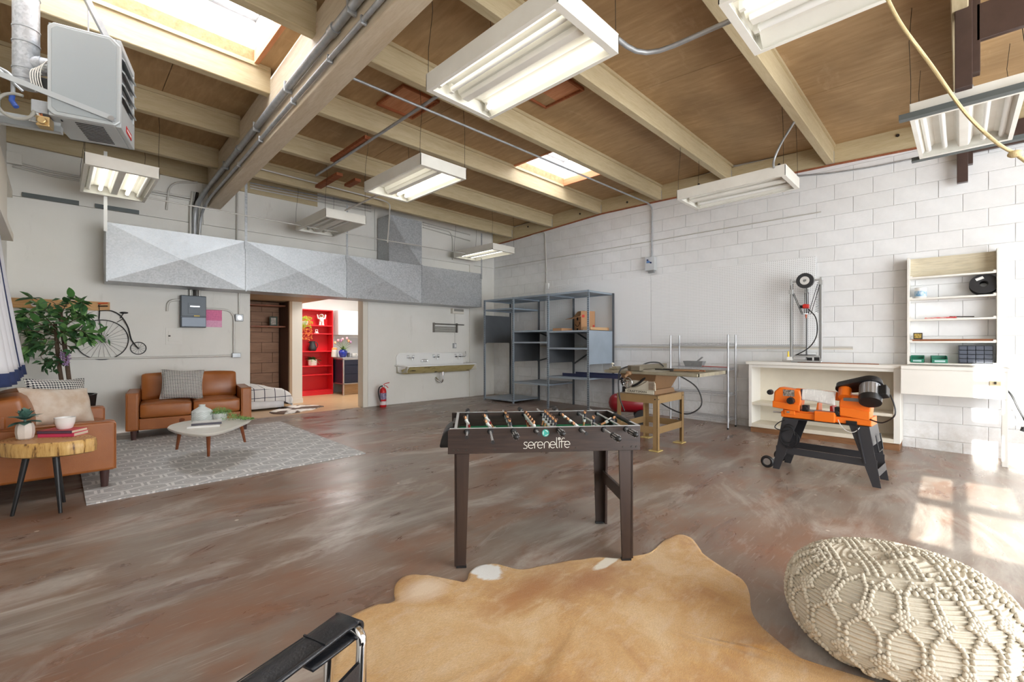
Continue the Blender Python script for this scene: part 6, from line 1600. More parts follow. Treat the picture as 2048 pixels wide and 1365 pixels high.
MB().box(cx_ - .02, cy_ + .035, ze - .02, cx_ + .02, cy_ + .075, ze + .02).xf(Tp).build('stepper_motor', M_black, dp, bevel=.003)
MB().cyl((cx_, cy_, ze - .105), (cx_, cy_, ze - .095), .06, n=6).xf(Tp).build('effector', M_alu, dp); MB().cyl((cx_, cy_, ze - .105), (cx_, cy_, ze - .16), .014, .006).xf(Tp).build('hot_end', mat('copper_end', (176, 96, 72), .35, .6), dp, smooth=50)
for i, (x, y) in enumerate((PA, PC_, PBk)):
    zc = (ze + .20, ze + .30, ze + .22)[i]
    MB().box(x - .02, y - .025, zc - .03, x + .02, y + .025, zc + .03).xf(Tp).build('carriage', M_alu, dp, bevel=.003)
    dx, dy = -(y - cy_), (x - cx_); L = math.hypot(dx, dy); dx, dy = dx / L * .022, dy / L * .022
    for s in (-1, 1): MB().tube([(x + (cx_ - x) * .15 + s * dx, y + (cy_ - y) * .15 + s * dy, zc - .02), (cx_ + (x - cx_) * .25 + s * dx, cy_ + (y - cy_) * .25 + s * dy, ze - .10)], .004, 6).xf(Tp).build('arm_rod', M_black, dp)
MB().tube(catmull([(cx_, cy_ - .02, ze - .03), (cx_ - .05, cy_ - .12, ze - .16), (cx_ - .05, cy_ - .13, ze - .38), (cx_ - .04, cy_ - .04, ze - .55), (cx_ - .06, cy_ + .12, BT + .09)], 6), .007, 7).xf(Tp).build('cable', M_black, dp, smooth=60)
MB().tube([(cx_ - .02 + .018 * math.cos(t_), 1.33 + .018 * math.sin(t_) + .015 * (t_ / 113), zt - .03 - .0035 * t_) for t_ in np.linspace(0, 113, 420)], .0022, 4).xf(Tp).build('coiled_cable', M_black, dp)
MB().cyl((PA[0] - .01, PA[1] + .03, BT + .07), (PA[0] - .01, PA[1] + .03, BT + .15), .013, .008).xf(Tp).build('glue_bottle', mat('yellow_bottle', (236, 200, 50), .4), dp, smooth=50)
MB().box(PA[0] - .03, PA[1] - .02, BT + .03, PA[0] - .015, PA[1] + .045, BT + .075).xf(Tp).build('bracket', M_white, dp)

# ------------------------------------------------------------------ orange band saw
M_or = mat('orange_enamel', (236, 116, 28), .35); M_ch = mat('charcoal_stand', (58, 58, 62), .4, .2)
bs_ = thing('band_saw', 'orange horizontal band saw on a charcoal wheeled stand', 'band saw', (5.091, 1.316, floor_z(1.2)), math.atan2(-.81, -.05))
BW_ = .34
def legsheet(x0t, x1t, x0b, x1b, y, name='leg'):
    MB().prism([(x0t, .52), (x1t, .52), (x1b, 0), (x0b, 0)], y - .002, y + .002, 'xz').build(name, M_ch, bs_)
for y in (0, BW_): legsheet(.06, .20, -.03, .03, y); legsheet(.60, .745, .77, .83, y)
def endsheet(xt, xb, za, zb):
    xa, xb2 = xb + (xt - xb) * za / .52, xb + (xt - xb) * zb / .52
    MB().add([(xa, 0, za), (xa, BW_, za), (xb2, BW_, zb), (xb2, 0, zb)], [(0, 1, 2, 3)]).build('leg_web', M_ch, bs_, solid=.004)
endsheet(.06, -.03, .22, .52); endsheet(.745, .83, .36, .52); endsheet(.745, .83, .10, .16)
for y in (0.004, BW_ - .004): MB().box(.0, y - .003, .17, .80, y + .003, .235).build('stretcher', M_ch, bs_)
MB().box(.06, 0, .515, .745, BW_, .522).build('stand_top', M_ch, bs_)
for y in (-.015, BW_ + .015):
    w_ = MB().tube([(-.075 + .045 * math.cos(a), y, .062 + .045 * math.sin(a)) for a in np.linspace(0, 6.283, 25)[:-1]], .017, 8, closed=True).build('wheel', M_black, bs_, smooth=60)
    MB().cyl((-.075, y - .012, .062), (-.075, y + .012, .062), .034, n=18).build('wheel_hub', M_steel, w_, smooth=50)
MB().bar((-.075, -.015, .062), (-.075, BW_ + .015, .062), .012, .012).build('axle', M_steel, bs_)
MB().bar((.66, -.012, .53), (.72, -.02, .20), .018, .008).build('handle_bar', M_ch, bs_); MB().tube([(.78, .08, .44), (.80, .08, .30), (.80, .26, .30), (.78, .26, .44)], .006, 6).build('pull_handle', M_black, bs_)
# bed and vise
MB().box(.05, .03, .522, .76, .24, .60).build('bed', M_or, bs_, bevel=.006)
MB().box(.045, .0, .53, .76, .03, .585).build('bed_flange', M_or, bs_, bevel=.006); MB().box(.33, -.02, .525, .50, .03, .62).build('vise_block', M_or, bs_, bevel=.01)
MB().hexa([(.32, .08, .60), (.345, .08, .60), (.345, .20, .60), (.32, .20, .60), (.335, .08, .69), (.345, .08, .69), (.345, .2, .69), (.335, .2, .69)]).build('vise_jaw', M_or, bs_, bevel=.003); MB().hexa([(.44, .06, .60), (.47, .06, .60), (.47, .2, .60), (.44, .2, .60), (.44, .06, .67), (.46, .06, .67), (.46, .2, .67), (.44, .2, .67)]).build('vise_jaw', M_red2, bs_, bevel=.003)
MB().cyl((.07, .08, .56), (-.05, .08, .56), .008).build('vise_screw', M_steel, bs_)
MB().box(.08, -.012, .56, .17, .0, .60).build('bracket', M_or, bs_, bevel=.004); MB().box(.10, -.016, .575, .125, -.010, .592).build('bolt', M_steel, bs_)
# arm: left wheel housing, back beam, right gear housing
MB().prism([(-.04, .61), (.20, .59), (.215, .735), (.20, .80), (.02, .82), (-.03, .77)], .03, .16, 'xz').build('wheel_housing', M_or, bs_, bevel=.015, seg=3)
MB().prism([(-.035, .615), (.205, .595), (.205, .66), (-.035, .68)], .005, .03, 'xz').build('housing_lip', M_or, bs_, bevel=.006)
MB().prism([(.15, .74), (.60, .72), (.60, .80), (.15, .815)], .07, .13, 'xz').build('back_beam', M_or, bs_, bevel=.008)
MB().prism([(.52, .585), (.745, .565), (.755, .70), (.70, .79), (.55, .79), (.52, .72)], .02, .16, 'xz').build('gear_housing', M_or, bs_, bevel=.012, seg=3)
MB().prism([(.53, .60), (.75, .575), (.75, .655), (.53, .68)], -.005, .02, 'xz').build('housing_lip', M_or, bs_, bevel=.006)
MB().box(.055, .028, .735, .155, .032, .80).build('data_plate', mat('dark_data_plate', (86, 76, 70), .4, .3, var=.6, vs=60, col2=(190, 180, 170)), bs_); MB().box(.555, .016, .735, .67, .02, .765).build('data_plate', mat('gray_data_plate', (120, 124, 128), .4, .3), bs_)
for x, z, r in ((-.055, .765, .03), (.13, .695, .038)):
    MB().cyl((x, .02, z), (x, -.02, z), r, r * .85, n=9).build('tension_knob', M_black, bs_, bevel=.004)
MB().box(.22, .03, .60, .27, .09, .66).cyl((.25, .03, .63), (.25, .0, .63), .018).build('blade_guide', M_black, bs_, bevel=.004); MB().box(.485, .02, .585, .53, .09, .67).cyl((.51, .02, .62), (.51, -.01, .62), .02).build('blade_guide', M_black, bs_, bevel=.004)
MB().box(.20, .055, .605, .53, .057, .622).build('blade', M_steel, bs_)
MB().box(.58, -.012, .52, .66, -.002, .56).bar((.60, -.01, .535), (.68, -.014, .515), .02, .01).build('switch_lever', M_black, bs_)
MB().tube(bez([(.52, -.01, .56), (.55, -.02, .46), (.64, -.03, .42), (.68, -.01, .51)], 12), .004, 5).build('clear_tube', mat('pale_tube', (206, 204, 200), .4), bs_)
# belt cover and motor
ax = Vector((.10, -.62, -.78)).normalized(); up_ = Vector((.93, -.05, .36)); up_ = (up_ - ax * up_.dot(ax)).normalized(); sd = ax.cross(up_)
C2 = Vector((.745, .06, .905)); C1 = C2 - up_ * .20
b = MB(); v = []; N = 14
pl = [(.20 * 0 + .085 * math.cos(a), .085 * math.sin(a)) for a in np.linspace(-1.57, 1.57, N)] + [(-.21 + .06 * math.cos(a), .06 * math.sin(a)) for a in np.linspace(1.57, 4.71, N)]
for k, (sc, dd) in enumerate(((.94, -.028), (1, -.02), (1, .012), (1.06, .012), (1.06, .026))): v += [C2 + up_ * x * (1 if k < 3 else 1.02) * (sc if x > 0 else 1) + sd * y * sc + ax * dd for x, y in pl]
n = len(pl); f = [(k * n + i, k * n + (i + 1) % n, (k + 1) * n + (i + 1) % n, (k + 1) * n + i) for k in range(4) for i in range(n)] + [tuple(range(n))[::-1], tuple(4 * n + i for i in range(n))]
b.add(v, f).build('belt_cover', M_black, bs_, smooth=35)
MB().cyl(C1 + ax * .02, C1 + ax * .12, .05, n=18).build('gear_boss', M_or, bs_, smooth=50)
mb_ = MB().cyl(C2 + ax * .03, C2 + ax * .15, .075, n=24).build('motor', mat('cast_aluminum', (176, 178, 182), .35, .7), bs_, smooth=40)
for k in range(18):
    a = 2 * math.pi * k / 18; q = up_ * math.cos(a) + sd * math.sin(a)
    MB().bar(C2 + ax * .04 + q * .077, C2 + ax * .145 + q * .077, .004, .008, up=q).build('fin', mat('cast_aluminum', (176, 178, 182), .35, .7), mb_)
MB().cyl(C2 + ax * .15, C2 + ax * .205, .085, .08, n=26).build('motor_cap', M_black, bs_, smooth=40)
g_ = MB()
for k in range(-4, 5):
    hw2 = .068 * math.sqrt(max(.05, 1 - (k / 4.6) ** 2)); g_.bar(C2 + ax * .2055 + sd * .015 * k - up_ * hw2, C2 + ax * .2055 + sd * .015 * k + up_ * hw2, .004, .003, up=ax)
g_.build('grille', M_wire, bs_, kind='stuff')
MB().obox(C2 + ax * .07 - up_ * .075 - sd * .05, ax * .045, up_ * .03, sd * .03).build('capacitor', M_black, bs_, bevel=.012); MB().obox(C2 + ax * .11 + up_ * .10, ax * .05, up_ * .03, sd * .035).build('terminal_box', M_black, bs_, bevel=.008)
MB().tube(catmull([C2 + ax * .08 + up_ * .09 - sd * .03, (.90, -.02, .80), (.93, -.06, .66), (.84, -.02, .575), (.75, .0, .59)], 6), .006, 6).build('motor_cord', M_black, bs_, smooth=60)
ck = MB()
for k in range(3):
    a0 = k * .9; ck.tube([(.11 + (.06 + .012 * k) * math.cos(a) + .01 * k, -.012 - .006 * k, .36 - .015 * k + (.10 + .02 * (k % 2)) * math.sin(a) * (1 if k % 2 else .8)) for a in np.linspace(a0, a0 + 5.6, 22)], .0036, 6)
ck.tube(catmull([(.08, -.01, .50), (.03, -.02, .47), (.0, -.03, .42), (.06, -.03, .40), (.12, -.02, .41)], 5), .0048, 6)
ck.build('cord_coil', M_black, bs_, smooth=60, kind='stuff')
# instruction sheet draped over the arm
def paper_mat():
    t = NT('printed_sheet'); x, y, z = t.sep(t.coord())
    ln = t.math('GREATER_THAN', t.math('SINE', t.math('MULTIPLY', z, 800)), .1); tx = t.math('GREATER_THAN', t.noise(t.coord((1, .2, .2)), 60, 2), .42)
    hd = t.math('LESS_THAN', x, -.128)
    t.set(col=t.mix(hd, t.mix(t.math('MULTIPLY', t.math('MULTIPLY', ln, tx), .32), lin((236, 236, 234)), lin((110, 112, 120))), lin((70, 78, 104))), rough=.7); return t.m
ps = MB().grid(lambda u, v: (-.145 + .29 * u, -.012 * math.sin(3 * v) - .02 * v - .012 * u, .0 - .105 * v - .02 * u * v + .006 * math.sin(5 * u)), 14, 10).build('instruction_sheet', paper_mat(), None, smooth=80, solid=.001, label='printed white sheet draped over the orange band saw arm', cat='paper', loc=bs_.matrix_world @ Vector((0, 0, 0)))
bm_ = Matrix.Translation(bs_.location) @ Matrix.Rotation(bs_.rotation_euler.z, 4, 'Z')
ps.location = bm_ @ Vector((.345, .064, .812)); ps.rotation_euler = (0, 0, bs_.rotation_euler.z)
# ------------------------------------------------------------------ foosball table
def fwood():
    t = NT('dark_walnut_laminate'); v = t.coord((1.2, 14, 14)); v2 = t.coord((14, 14, 1.2))
    t.set(col=t.ramp(t.noise(v, 5, 6, .6, .5), [(.3, (36, 26, 23)), (.55, (52, 38, 33)), (.75, (68, 50, 42))]), rough=.38, spec=.45); return t.m
M_fw = fwood(); M_fwz = wood('dark_walnut_leg', (48, 35, 31), (60, 45, 38), 'z', .4, 9, .45, .05, (44, 32, 28))
M_edge = mat('pale_edge_band', (178, 180, 182), .4); M_green = mat('green_pitch', (28, 132, 88), .45)
M_rubber = mat('black_rubber', (26, 26, 28), .45)
fo = thing('foosball_table', 'dark walnut foosball table standing at the edge of the cowhide', 'foosball table', (1.523, 2.008, floor_z(1.9)), R(-39.9))
L, D, Z0, Z1 = 1.095, .60, .642, .782
def panel(pts, y0, y1, plane='xz', name='side_panel', m=None): return MB().prism(pts, y0, y1, plane).build(name, m or M_fw, fo, bevel=.0015, seg=1)
fpn = panel([(0, Z0), (L, Z0), (L, Z1), (.018, Z1), (.005, Z1 - .005), (0, Z1 - .018)], 0, .016, name='front_panel')
panel([(0, Z0), (L, Z0), (L, Z1), (0, Z1)], D - .016, D, name='back_panel')
MB().box(.01, -.0004, Z1 - .0005, L, .0164, Z1 + .0015).build('edge_band', M_edge, fpn)
MB().box(.03, D - .0164, Z1 - .0005, L, D + .0004, Z1 + .0015).build('edge_band', M_edge, fo)
MB().box(.035, .016, Z0, .05, D - .016, Z1).build('end_panel', M_fw, fo)
MB().box(.0345, .016, Z1 - .001, .0505, D - .016, Z1 + .0015).build('edge_band', M_edge, fo)
# right end with its rounded opening
e = MB()
e.box(L - .016, .016, Z0, L, D - .016, Z1 - .085).box(L - .016, .016, Z1 - .085, L, .14, Z1).box(L - .016, D - .14, Z1 - .085, L, D - .016, Z1).box(L - .016, .14, Z1 - .018, L, D - .14, Z1)
e.build('end_panel', M_fw, fo); MB().box(L - .0164, .016, Z1 - .0005, L + .0004, D - .016, Z1 + .0015).build('edge_band', M_edge, fo)
t_ = MB(); t_.tube(fillet([(L - .008, .13, Z1 - .09), (L - .008, .13, Z1 - .006), (L - .008, D - .13, Z1 - .006), (L - .008, D - .13, Z1 - .09)], .05), .014, 8).build('ball_hatch_rim', M_rubber, fo, smooth=60)
MB().box(.05, .016, .684, L - .016, D - .016, .690).build('pitch', M_green, fo)
pl_ = bpy.data.objects['pitch']
M_line = mat('white_pitch_line', (220, 226, 220), .5)
MB().box(L / 2 - .003, .03, .6905, L / 2 + .003, D - .03, .691).build('pitch_line', M_line, pl_); MB().tube([(L / 2 + .09 * math.cos(a), D / 2 + .09 * math.sin(a), .6908) for a in np.linspace(0, 6.283, 40)[:-1]], .002, 4, closed=True).build('centre_circle', M_line, pl_)
# black ball return hood on the left end
h_ = MB().grid(lambda u, v: (.035 - .085 * math.sin(v * 1.57), .17 + .26 * u, Z1 - .03 - .10 * (1 - math.cos(v * 1.57))), 4, 12)
h_.build('ball_return_hood', M_rubber, fo, smooth=60, solid=.006)
for y in (.17, .43): MB().prism([(.035, Z1 - .03)] + [(.035 - .085 * math.sin(v * 1.57), Z1 - .03 - .10 * (1 - math.cos(v * 1.57))) for v in np.linspace(0, 1, 9)] + [(-.05, Z0 - .0), (.035, Z0 - .0)], y - .004, y + .004, 'xz').build('hood_side', M_rubber, fo)
MB().box(-.055, .166, Z0 + .0, .03, .434, Z0 + .02).build('ball_tray', M_rubber, fo, bevel=.004)
MB().box(.02, .2, Z1 - .03, .034, .4, Z1 - .004).build('score_slide', M_fw, fo)
# four tapered angle legs and end stretchers
for x, sgn in ((.035, 1), (L - .035, -1)):
    for y, sy_ in ((.02, 1), (D - .02, -1)):
        wt, wb = .085, .052
        b = MB().prism([(x, Z0 + .06), (x + sgn * wt, Z0 + .06), (x + sgn * (.012 + wb), .012), (x + sgn * .012, .012)], y, y + sy_ * .014, 'xz')
        b.prism([(y, Z0 + .06), (y + sy_ * wt, Z0 + .06), (y + sy_ * (.012 + wb), .012), (y + sy_ * .0, .012)], x, x + sgn * .014, 'yz')
        lg = b.build('leg', M_fwz, fo)
        MB().box(x + sgn * .010, y, 0, x + sgn * (.015 + wb), y + sy_ * .02, .014).build('foot_cap', M_rubber, lg)
    MB().box(x + sgn * .012, .06, .30, x + sgn * .028, D - .06, .375).build('stretcher', M_fwz, fo)
for x in (.03, .055, .10, L - .10, L - .05, L - .022, .26, .72): MB().cyl((x, .001, Z0 + .02), (x, -.003, Z0 + .02), .006, n=8).build('screw', M_wire, fpn)
# rods, bushings, grips and players
M_rod = mat('chrome_rod', (222, 224, 226), .25, .6); M_skin = mat('player_skin', (206, 150, 104), .5); M_hair = mat('player_hair', (74, 46, 30), .6)
M_sw = mat('player_white', (226, 226, 224), .4); M_srd = mat('player_red_shorts', (150, 34, 40), .4); M_sbk = mat('player_dark_shirt', (44, 46, 56), .4); M_sock = mat('player_sock', (214, 210, 200), .5)
def mesh_of(b, name, m, sm=60): me = b.mesh(name, sm); me.materials.append(m); return me
P_sh = MB().lathe([(.008, -.016), (.011, -.012), (.0125, .004), (.0135, .016), (.009, .023)], 10); P_sh.v = [(x * 1.25, y * .8, z) for x, y, z in P_sh.v]
P_sh.tube([(-.016, 0, .017), (-.018, .003, .0), (-.016, .008, -.012)], .0042, 6).tube([(.016, 0, .017), (.018, .003, .0), (.016, .008, -.012)], .0042, 6)
P_st = MB().lathe([(.007, -.034), (.011, -.03), (.0115, -.014)], 10); P_st.v = [(x * 1.2, y * .85, z) for x, y, z in P_st.v]
P_lg = MB()
for s in (-1, 1): P_lg.tube([(s * .006, 0, -.032), (s * .0055, 0, -.05), (s * .005, 0, -.066)], [.0055, .0045, .004], 7)
P_ft = MB().box(-.011, -.004, -.073, .011, .012, -.064)
P_hd = MB().ball((0, .001, .0345), (.0085, .0095, .0115), 10, 7).cyl((0, 0, .02), (0, 0, .028), .005, n=8)
P_hr = MB().ball((0, -.0015, .0385), (.0092, .0100, .0092), 10, 6)
PM = dict(w=(mesh_of(P_sh, 'shirt', M_sw), mesh_of(P_st, 'shorts', M_srd), mesh_of(P_ft, 'boots', M_sw, 30)), b=(mesh_of(P_sh, 'shirt', M_sbk), mesh_of(P_st, 'shorts', M_sw), mesh_of(P_ft, 'boots', M_wire, 30)))
# striped front of the dark shirts
P_sp = MB()
for k in (-.007, 0, .007): P_sp.box(k - .0015, .0075, -.010, k + .0015, .0115, .016)
M_leg_, M_head_, M_hr_, M_sp_ = mesh_of(P_lg, 'legs', M_skin), mesh_of(P_hd, 'head', M_skin), mesh_of(P_hr, 'hair', M_hair), mesh_of(P_sp, 'shirt_stripes', M_sw, 30)
rods = [(1, 'w', .14, 0, 25, 'none'), (2, 'w', .27, -.02, 38, 'none'), (3, 'b', .065, .02, -12, 'grip'), (5, 'w', .085, -.03, 8, 'none'), (5, 'b', .006, .02, 14, 'grip'), (3, 'w', .10, -.05, 52, 'none'), (2, 'b', .16, .03, 6, 'grip'), (1, 'b', .06, 0, 64, 'grip')]
zr = .764
for i, (n, team, out_, sh_, tilt, end) in enumerate(rods):
    x = .105 + i * (L - .19) / 7
    rd = MB().cyl((x, -out_, zr), (x, D + .23 - out_ * .8, zr), .0065, n=10).build('rod', M_rod, fo, smooth=50)
    for y, s in ((0, -1), (.016, 1), (D - .016, -1), (D, 1)): MB().cyl((x, y, zr), (x, y + s * .012, zr), .017, .013, 12).build('bushing', M_rubber, rd, smooth=50)
    if end == 'grip':
        g = MB().lathe([(.010, 0), (.0165, .006), (.0165, .014), (.013, .02), (.0155, .05), (.0165, .085), (.013, .105), (.006, .11)], 14)
        g.xf(Matrix.Translation((x, -out_, zr)) @ Matrix.Rotation(R(90), 4, 'X')).build('grip', M_rubber, rd, smooth=50)
        gg = MB()
        for k in range(8):
            a = k * .785
            gg.bar((x + .0148 * math.cos(a), -out_ - .026, zr + .0148 * math.sin(a)), (x + .0162 * math.cos(a), -out_ - .09, zr + .0162 * math.sin(a)), .004, .002)
        gg.build('grip_ribs', M_edge, rd, kind='stuff')
    else: MB().cyl((x, -out_, zr), (x, -out_ - .014, zr), .0095, n=10).build('end_cap', M_rubber, rd, smooth=50)
    if end == 'none':
        g = MB().lathe([(.010, 0), (.0165, .006), (.013, .02), (.0165, .085), (.006, .11)], 12)
        g.xf(Matrix.Translation((x, D + .23 - out_ * .8, zr)) @ Matrix.Rotation(R(-90), 4, 'X')).build('grip', M_rubber, rd, smooth=50)
    for k in range(n):
        y = D / 2 + sh_ + (k - (n - 1) / 2) * (.46 / max(n, 2.2)) if n > 1 else D / 2 + sh_
        q = place(PM[team][0], 'player', None, (x, y, zr), fo, (R(tilt * .0), R((tilt if team == 'w' else -tilt)), R(90 if team == 'b' else -90)))
        q.rotation_euler = (Matrix.Rotation(R(-tilt if team == 'w' else tilt), 4, 'Y') @ Matrix.Rotation(R(-90 if team == 'w' else 90), 4, 'Z')).to_euler()
        for me, nm in ((PM[team][1], 'shorts'), (M_leg_, 'legs'), (PM[team][2], 'boots'), (M_head_, 'head'), (M_hr_, 'hair')) + (((M_sp_, 'shirt_stripes'),) if team == 'b' else ()): place(me, nm, None, (0, 0, 0), q)
MB().ball((0, 0, 0), .016, 12, 8).build('ball', M_sw, fo, smooth=60).location = (.50, D / 2 - .05, .71)
# lettering: thin round strokes, and the round emblem above it
def strokes():
    S = []; A = lambda cx, cy, r, a0, a1, n=14: [(cx + r * math.cos(R(a0 + (a1 - a0) * i / (n - 1))), cy + r * math.sin(R(a0 + (a1 - a0) * i / (n - 1)))) for i in range(n)]
    x = 0
    def e_(x): return [[(x, .5)] + [(x + 1.0, .5)] + A(x + .5, .5, .5, 0, 315, 20)]
    S.append([(.78, .92), (.55, 1.0), (.28, .97), (.14, .78), (.25, .6), (.6, .42), (.74, .25), (.66, .05), (.4, 0), (.02, .05)])
    S += e_(.92)
    S.append([(2.1, 0), (2.1, .6)] + A(2.45, .62, .36, 180, 60, 8))
    S += e_(2.62)
    S.append([(3.85, 0), (3.85, .55)] + A(4.3, .55, .45, 180, 0, 12) + [(4.75, 0)])
    S += e_(4.92)
    S.append([(6.12, 1.65), (6.12, .18), (6.2, .03), (6.36, 0)])
    S.append([(6.62, 0), (6.62, 1.02)]); S.append(A(6.62, 1.42, .20, 0, 360, 16)); S.append([(6.44, 1.42), (6.8, 1.42)])
    S.append([(7.05, 0), (7.05, 1.18)] + A(7.40, 1.18, .35, 180, 50, 8)); S.append([(6.62, .98), (7.9, .98)])
    S += e_(7.6)
    return S
M_let = mat('pale_lettering', (226, 224, 216), .45)
sc = .036; lx, lz = .418, Z0 + .023
b = MB()
for s in strokes(): b.tube([(lx + px * sc * .86, -.0006, lz + pz * sc) for px, pz in s], .0019, 5)
b.build('lettering', M_let, fpn, kind='stuff')
MB().cyl((.545, .0, Z0 + .108), (.545, -.0012, Z0 + .108), .0205, n=28).build('emblem', mat('teal_emblem', (52, 172, 160), .4), fpn)
b = MB()
for k in range(3): b.tube([(.545 + .014 * math.cos(a) * (1 if k else .8), -.0018, Z0 + .108 + .014 * math.sin(a)) for a in np.linspace(.3 + k * 2.1, 1.7 + k * 2.1, 8)], .0035, 5)
b.build('emblem_swirl', mat('pale_teal', (188, 224, 220), .4), fpn, kind='stuff')

# ------------------------------------------------------------------ cowhide
hpx = [(699, 1237), (746, 1214), (774, 1212), (789, 1203), (788, 1187), (792, 1169), (808, 1156), (833, 1152), (855, 1162), (880, 1172), (911, 1173), (933, 1162), (939, 1147), (958, 1134), (986, 1131), (1011, 1137), (1036, 1142), (1074, 1137), (1117, 1128), (1147, 1124), (1190, 1118), (1233, 1119), (1276, 1114), (1310, 1103), (1327, 1086), (1357, 1072), (1383, 1079), (1400, 1099), (1409, 1112), (1447, 1137), (1486, 1163), (1499, 1189), (1503, 1223), (1521, 1253), (1555, 1283), (1598, 1318), (1640, 1335)]
hpts = [Vector(G(*p)) for p in hpx] + [Vector(p) for p in ((2.16, .12, 0), (2.02, -.12, 0), (1.62, -.3, 0), (1.25, -.22, 0), (.95, .12, 0), (.62, .42, 0), (.42, .85, 0), (.50, 1.25, 0), (.62, 1.55, 0))]
def cow_mat():
    t = NT('tan_cowhide'); v = t.coord(); x, y, z = t.sep(v)
    fl = t.coord((3.2, 16, 1), rot=(0, 0, R(38)))
    n1 = t.noise(v, 2.3, 5, .6, .6); n2 = t.noise(t.coord((2, 5, 1), rot=(0, 0, R(38))), 3.2, 7, .65, .5); hair = t.noise(fl, 26, 5, .65, .4)
    c = t.ramp(n1, [(.32, (180, 129, 67)), (.48, (207, 162, 98)), (.66, (225, 192, 143))])
    c = t.mix(t.ramp(n2, [(.5, B0), (.72, (.6,) * 3 + (1,))]), c, lin((225, 199, 166)))
    c = t.mix(t.ramp(hair, [(.35, (.42,) * 3 + (1,)), (.62, B0)]), c, lin((145, 95, 42)))
    t.hc = c
    def blob(px, py, rx, ry, soft=.5):
        dx = t.math('MULTIPLY', t.math('SUBTRACT', x, px), 1 / rx); dy = t.math('MULTIPLY', t.math('SUBTRACT', y, py), 1 / ry)
        d = t.math('ADD', t.math('SQRT', t.math('ADD', t.math('MULTIPLY', dx, dx), t.math('MULTIPLY', dy, dy))), t.math('MULTIPLY', t.math('SUBTRACT', n2, .5), 1.1))
        return t.ramp(d, [(1 - soft, W0), (1.0, B0)])
    C_ = sum(hpts, Vector()) / len(hpts)
    for (px, py, rx, ry, soft, col) in ((1060, 1185, .38, .14, .8, (170, 112, 44)), (1180, 1165, .34, .12, .8, (166, 108, 42)), (850, 1185, .16, .12, .6, (223, 197, 166)), (975, 1146, .085, .10, .18, (232, 230, 226)), (1215, 1127, .16, .035, .3, (230, 219, 201))):
        g = G(px, py); c = t.mix(blob(g[0] - C_.x, g[1] - C_.y, rx, ry, soft), c, lin(col))
    t.set(col=c, rough=.75, spec=.25, sheen=.25)
    t.bump(t.math('ADD', hair, t.math('MULTIPLY', t.noise(v, 5, 3), 1.0)), .55, .008); return t.m
def cowhide():
    c = sum(hpts, Vector()) / len(hpts); ol = catmull(hpts + hpts[:1], 6)[:-1]; N = len(ol); b = MB()
    rings = (1.0, .992, .97, .92, .85, .75, .62, .48, .34, .2, .08)
    for k, s in enumerate(rings):
        for p in ol:
            x, y = c.x + (p.x - c.x) * s, c.y + (p.y - c.y) * s
            zz = .0015 if k == 0 else .009 + (.006 * math.sin(6 * x + 3) * math.sin(5 * y + 1) if k > 2 else .002 * math.sin(40 * x) )
            # fold ridge along the spine
            q = G(1300, 1330); q2 = G(1600, 1290); e = np.array([q2[0] - q[0], q2[1] - q[1]]); e = e / np.linalg.norm(e)
            dd = abs((x - q[0]) * e[1] - (y - q[1]) * e[0]); zz += .014 * math.exp(-(dd / .02) ** 2) * (1 if k > 1 else 0)
            b.v.append((x - c.x, y - c.y, FS * y + zz - floor_z(c.y)))
    for k in range(len(rings) - 1): b.f += [(k * N + i, k * N + (i + 1) % N, (k + 1) * N + (i + 1) % N, (k + 1) * N + i) for i in range(N)]
    b.f.append(tuple((len(rings) - 1) * N + i for i in range(N)))
    ar = sum(ol[i].x * ol[(i + 1) % N].y - ol[(i + 1) % N].x * ol[i].y for i in range(N))
    if ar < 0: b.f = [q[::-1] for q in b.f]
    return b.build('cowhide', cow_mat(), None, smooth=80, label='large golden tan cowhide spread on the concrete in front', cat='rug', loc=(c.x, c.y, floor_z(c.y)))
cowhide()

# ------------------------------------------------------------------ knitted pouf
M_wool = mat('cream_wool', (206, 198, 182), .9, var=.06, vs=8, bump=.6, bs=150, spec=.15)
po = thing('knitted_pouf', 'chunky cream knitted pouf on the floor at the lower right', 'pouf', (2.425, .205, floor_z(.1)), R(20))
pr_, ph_ = .372, .385
def psurf(th, t_, off=0.0):
    # t_ 0 bottom .. 1 top, superelliptic profile, slightly slumped
    a = (t_ - .5) * math.pi; cr = math.copysign(abs(math.cos(a)) ** .62, math.cos(a)); sr = math.copysign(abs(math.sin(a)) ** .9, math.sin(a))
    r = pr_ * cr * (1 + .03 * math.sin(3 * th + 1)) + off * math.cos(a); z = ph_ / 2 + (ph_ / 2 + off) * sr
    z *= 1 + .06 * math.cos(th + 2.2) * t_
    return Vector((r * math.cos(th), r * math.sin(th), max(z, 0.0)))
def rib(u, v):
    th = u * 2 * math.pi
    return psurf(th, v, .004 * math.sin(v * 2 * math.pi * 44))
MB().grid(rib, 72, 353, cu=True).build('cover', M_wool, po, smooth=80)
bb = MB(); rnd = random.Random(9)
def bobble(th, t_, r=.0094):
    p = psurf(th, t_, .006); bb.ball(p, r * rnd.uniform(.9, 1.1), 6, 4)
NP = 20
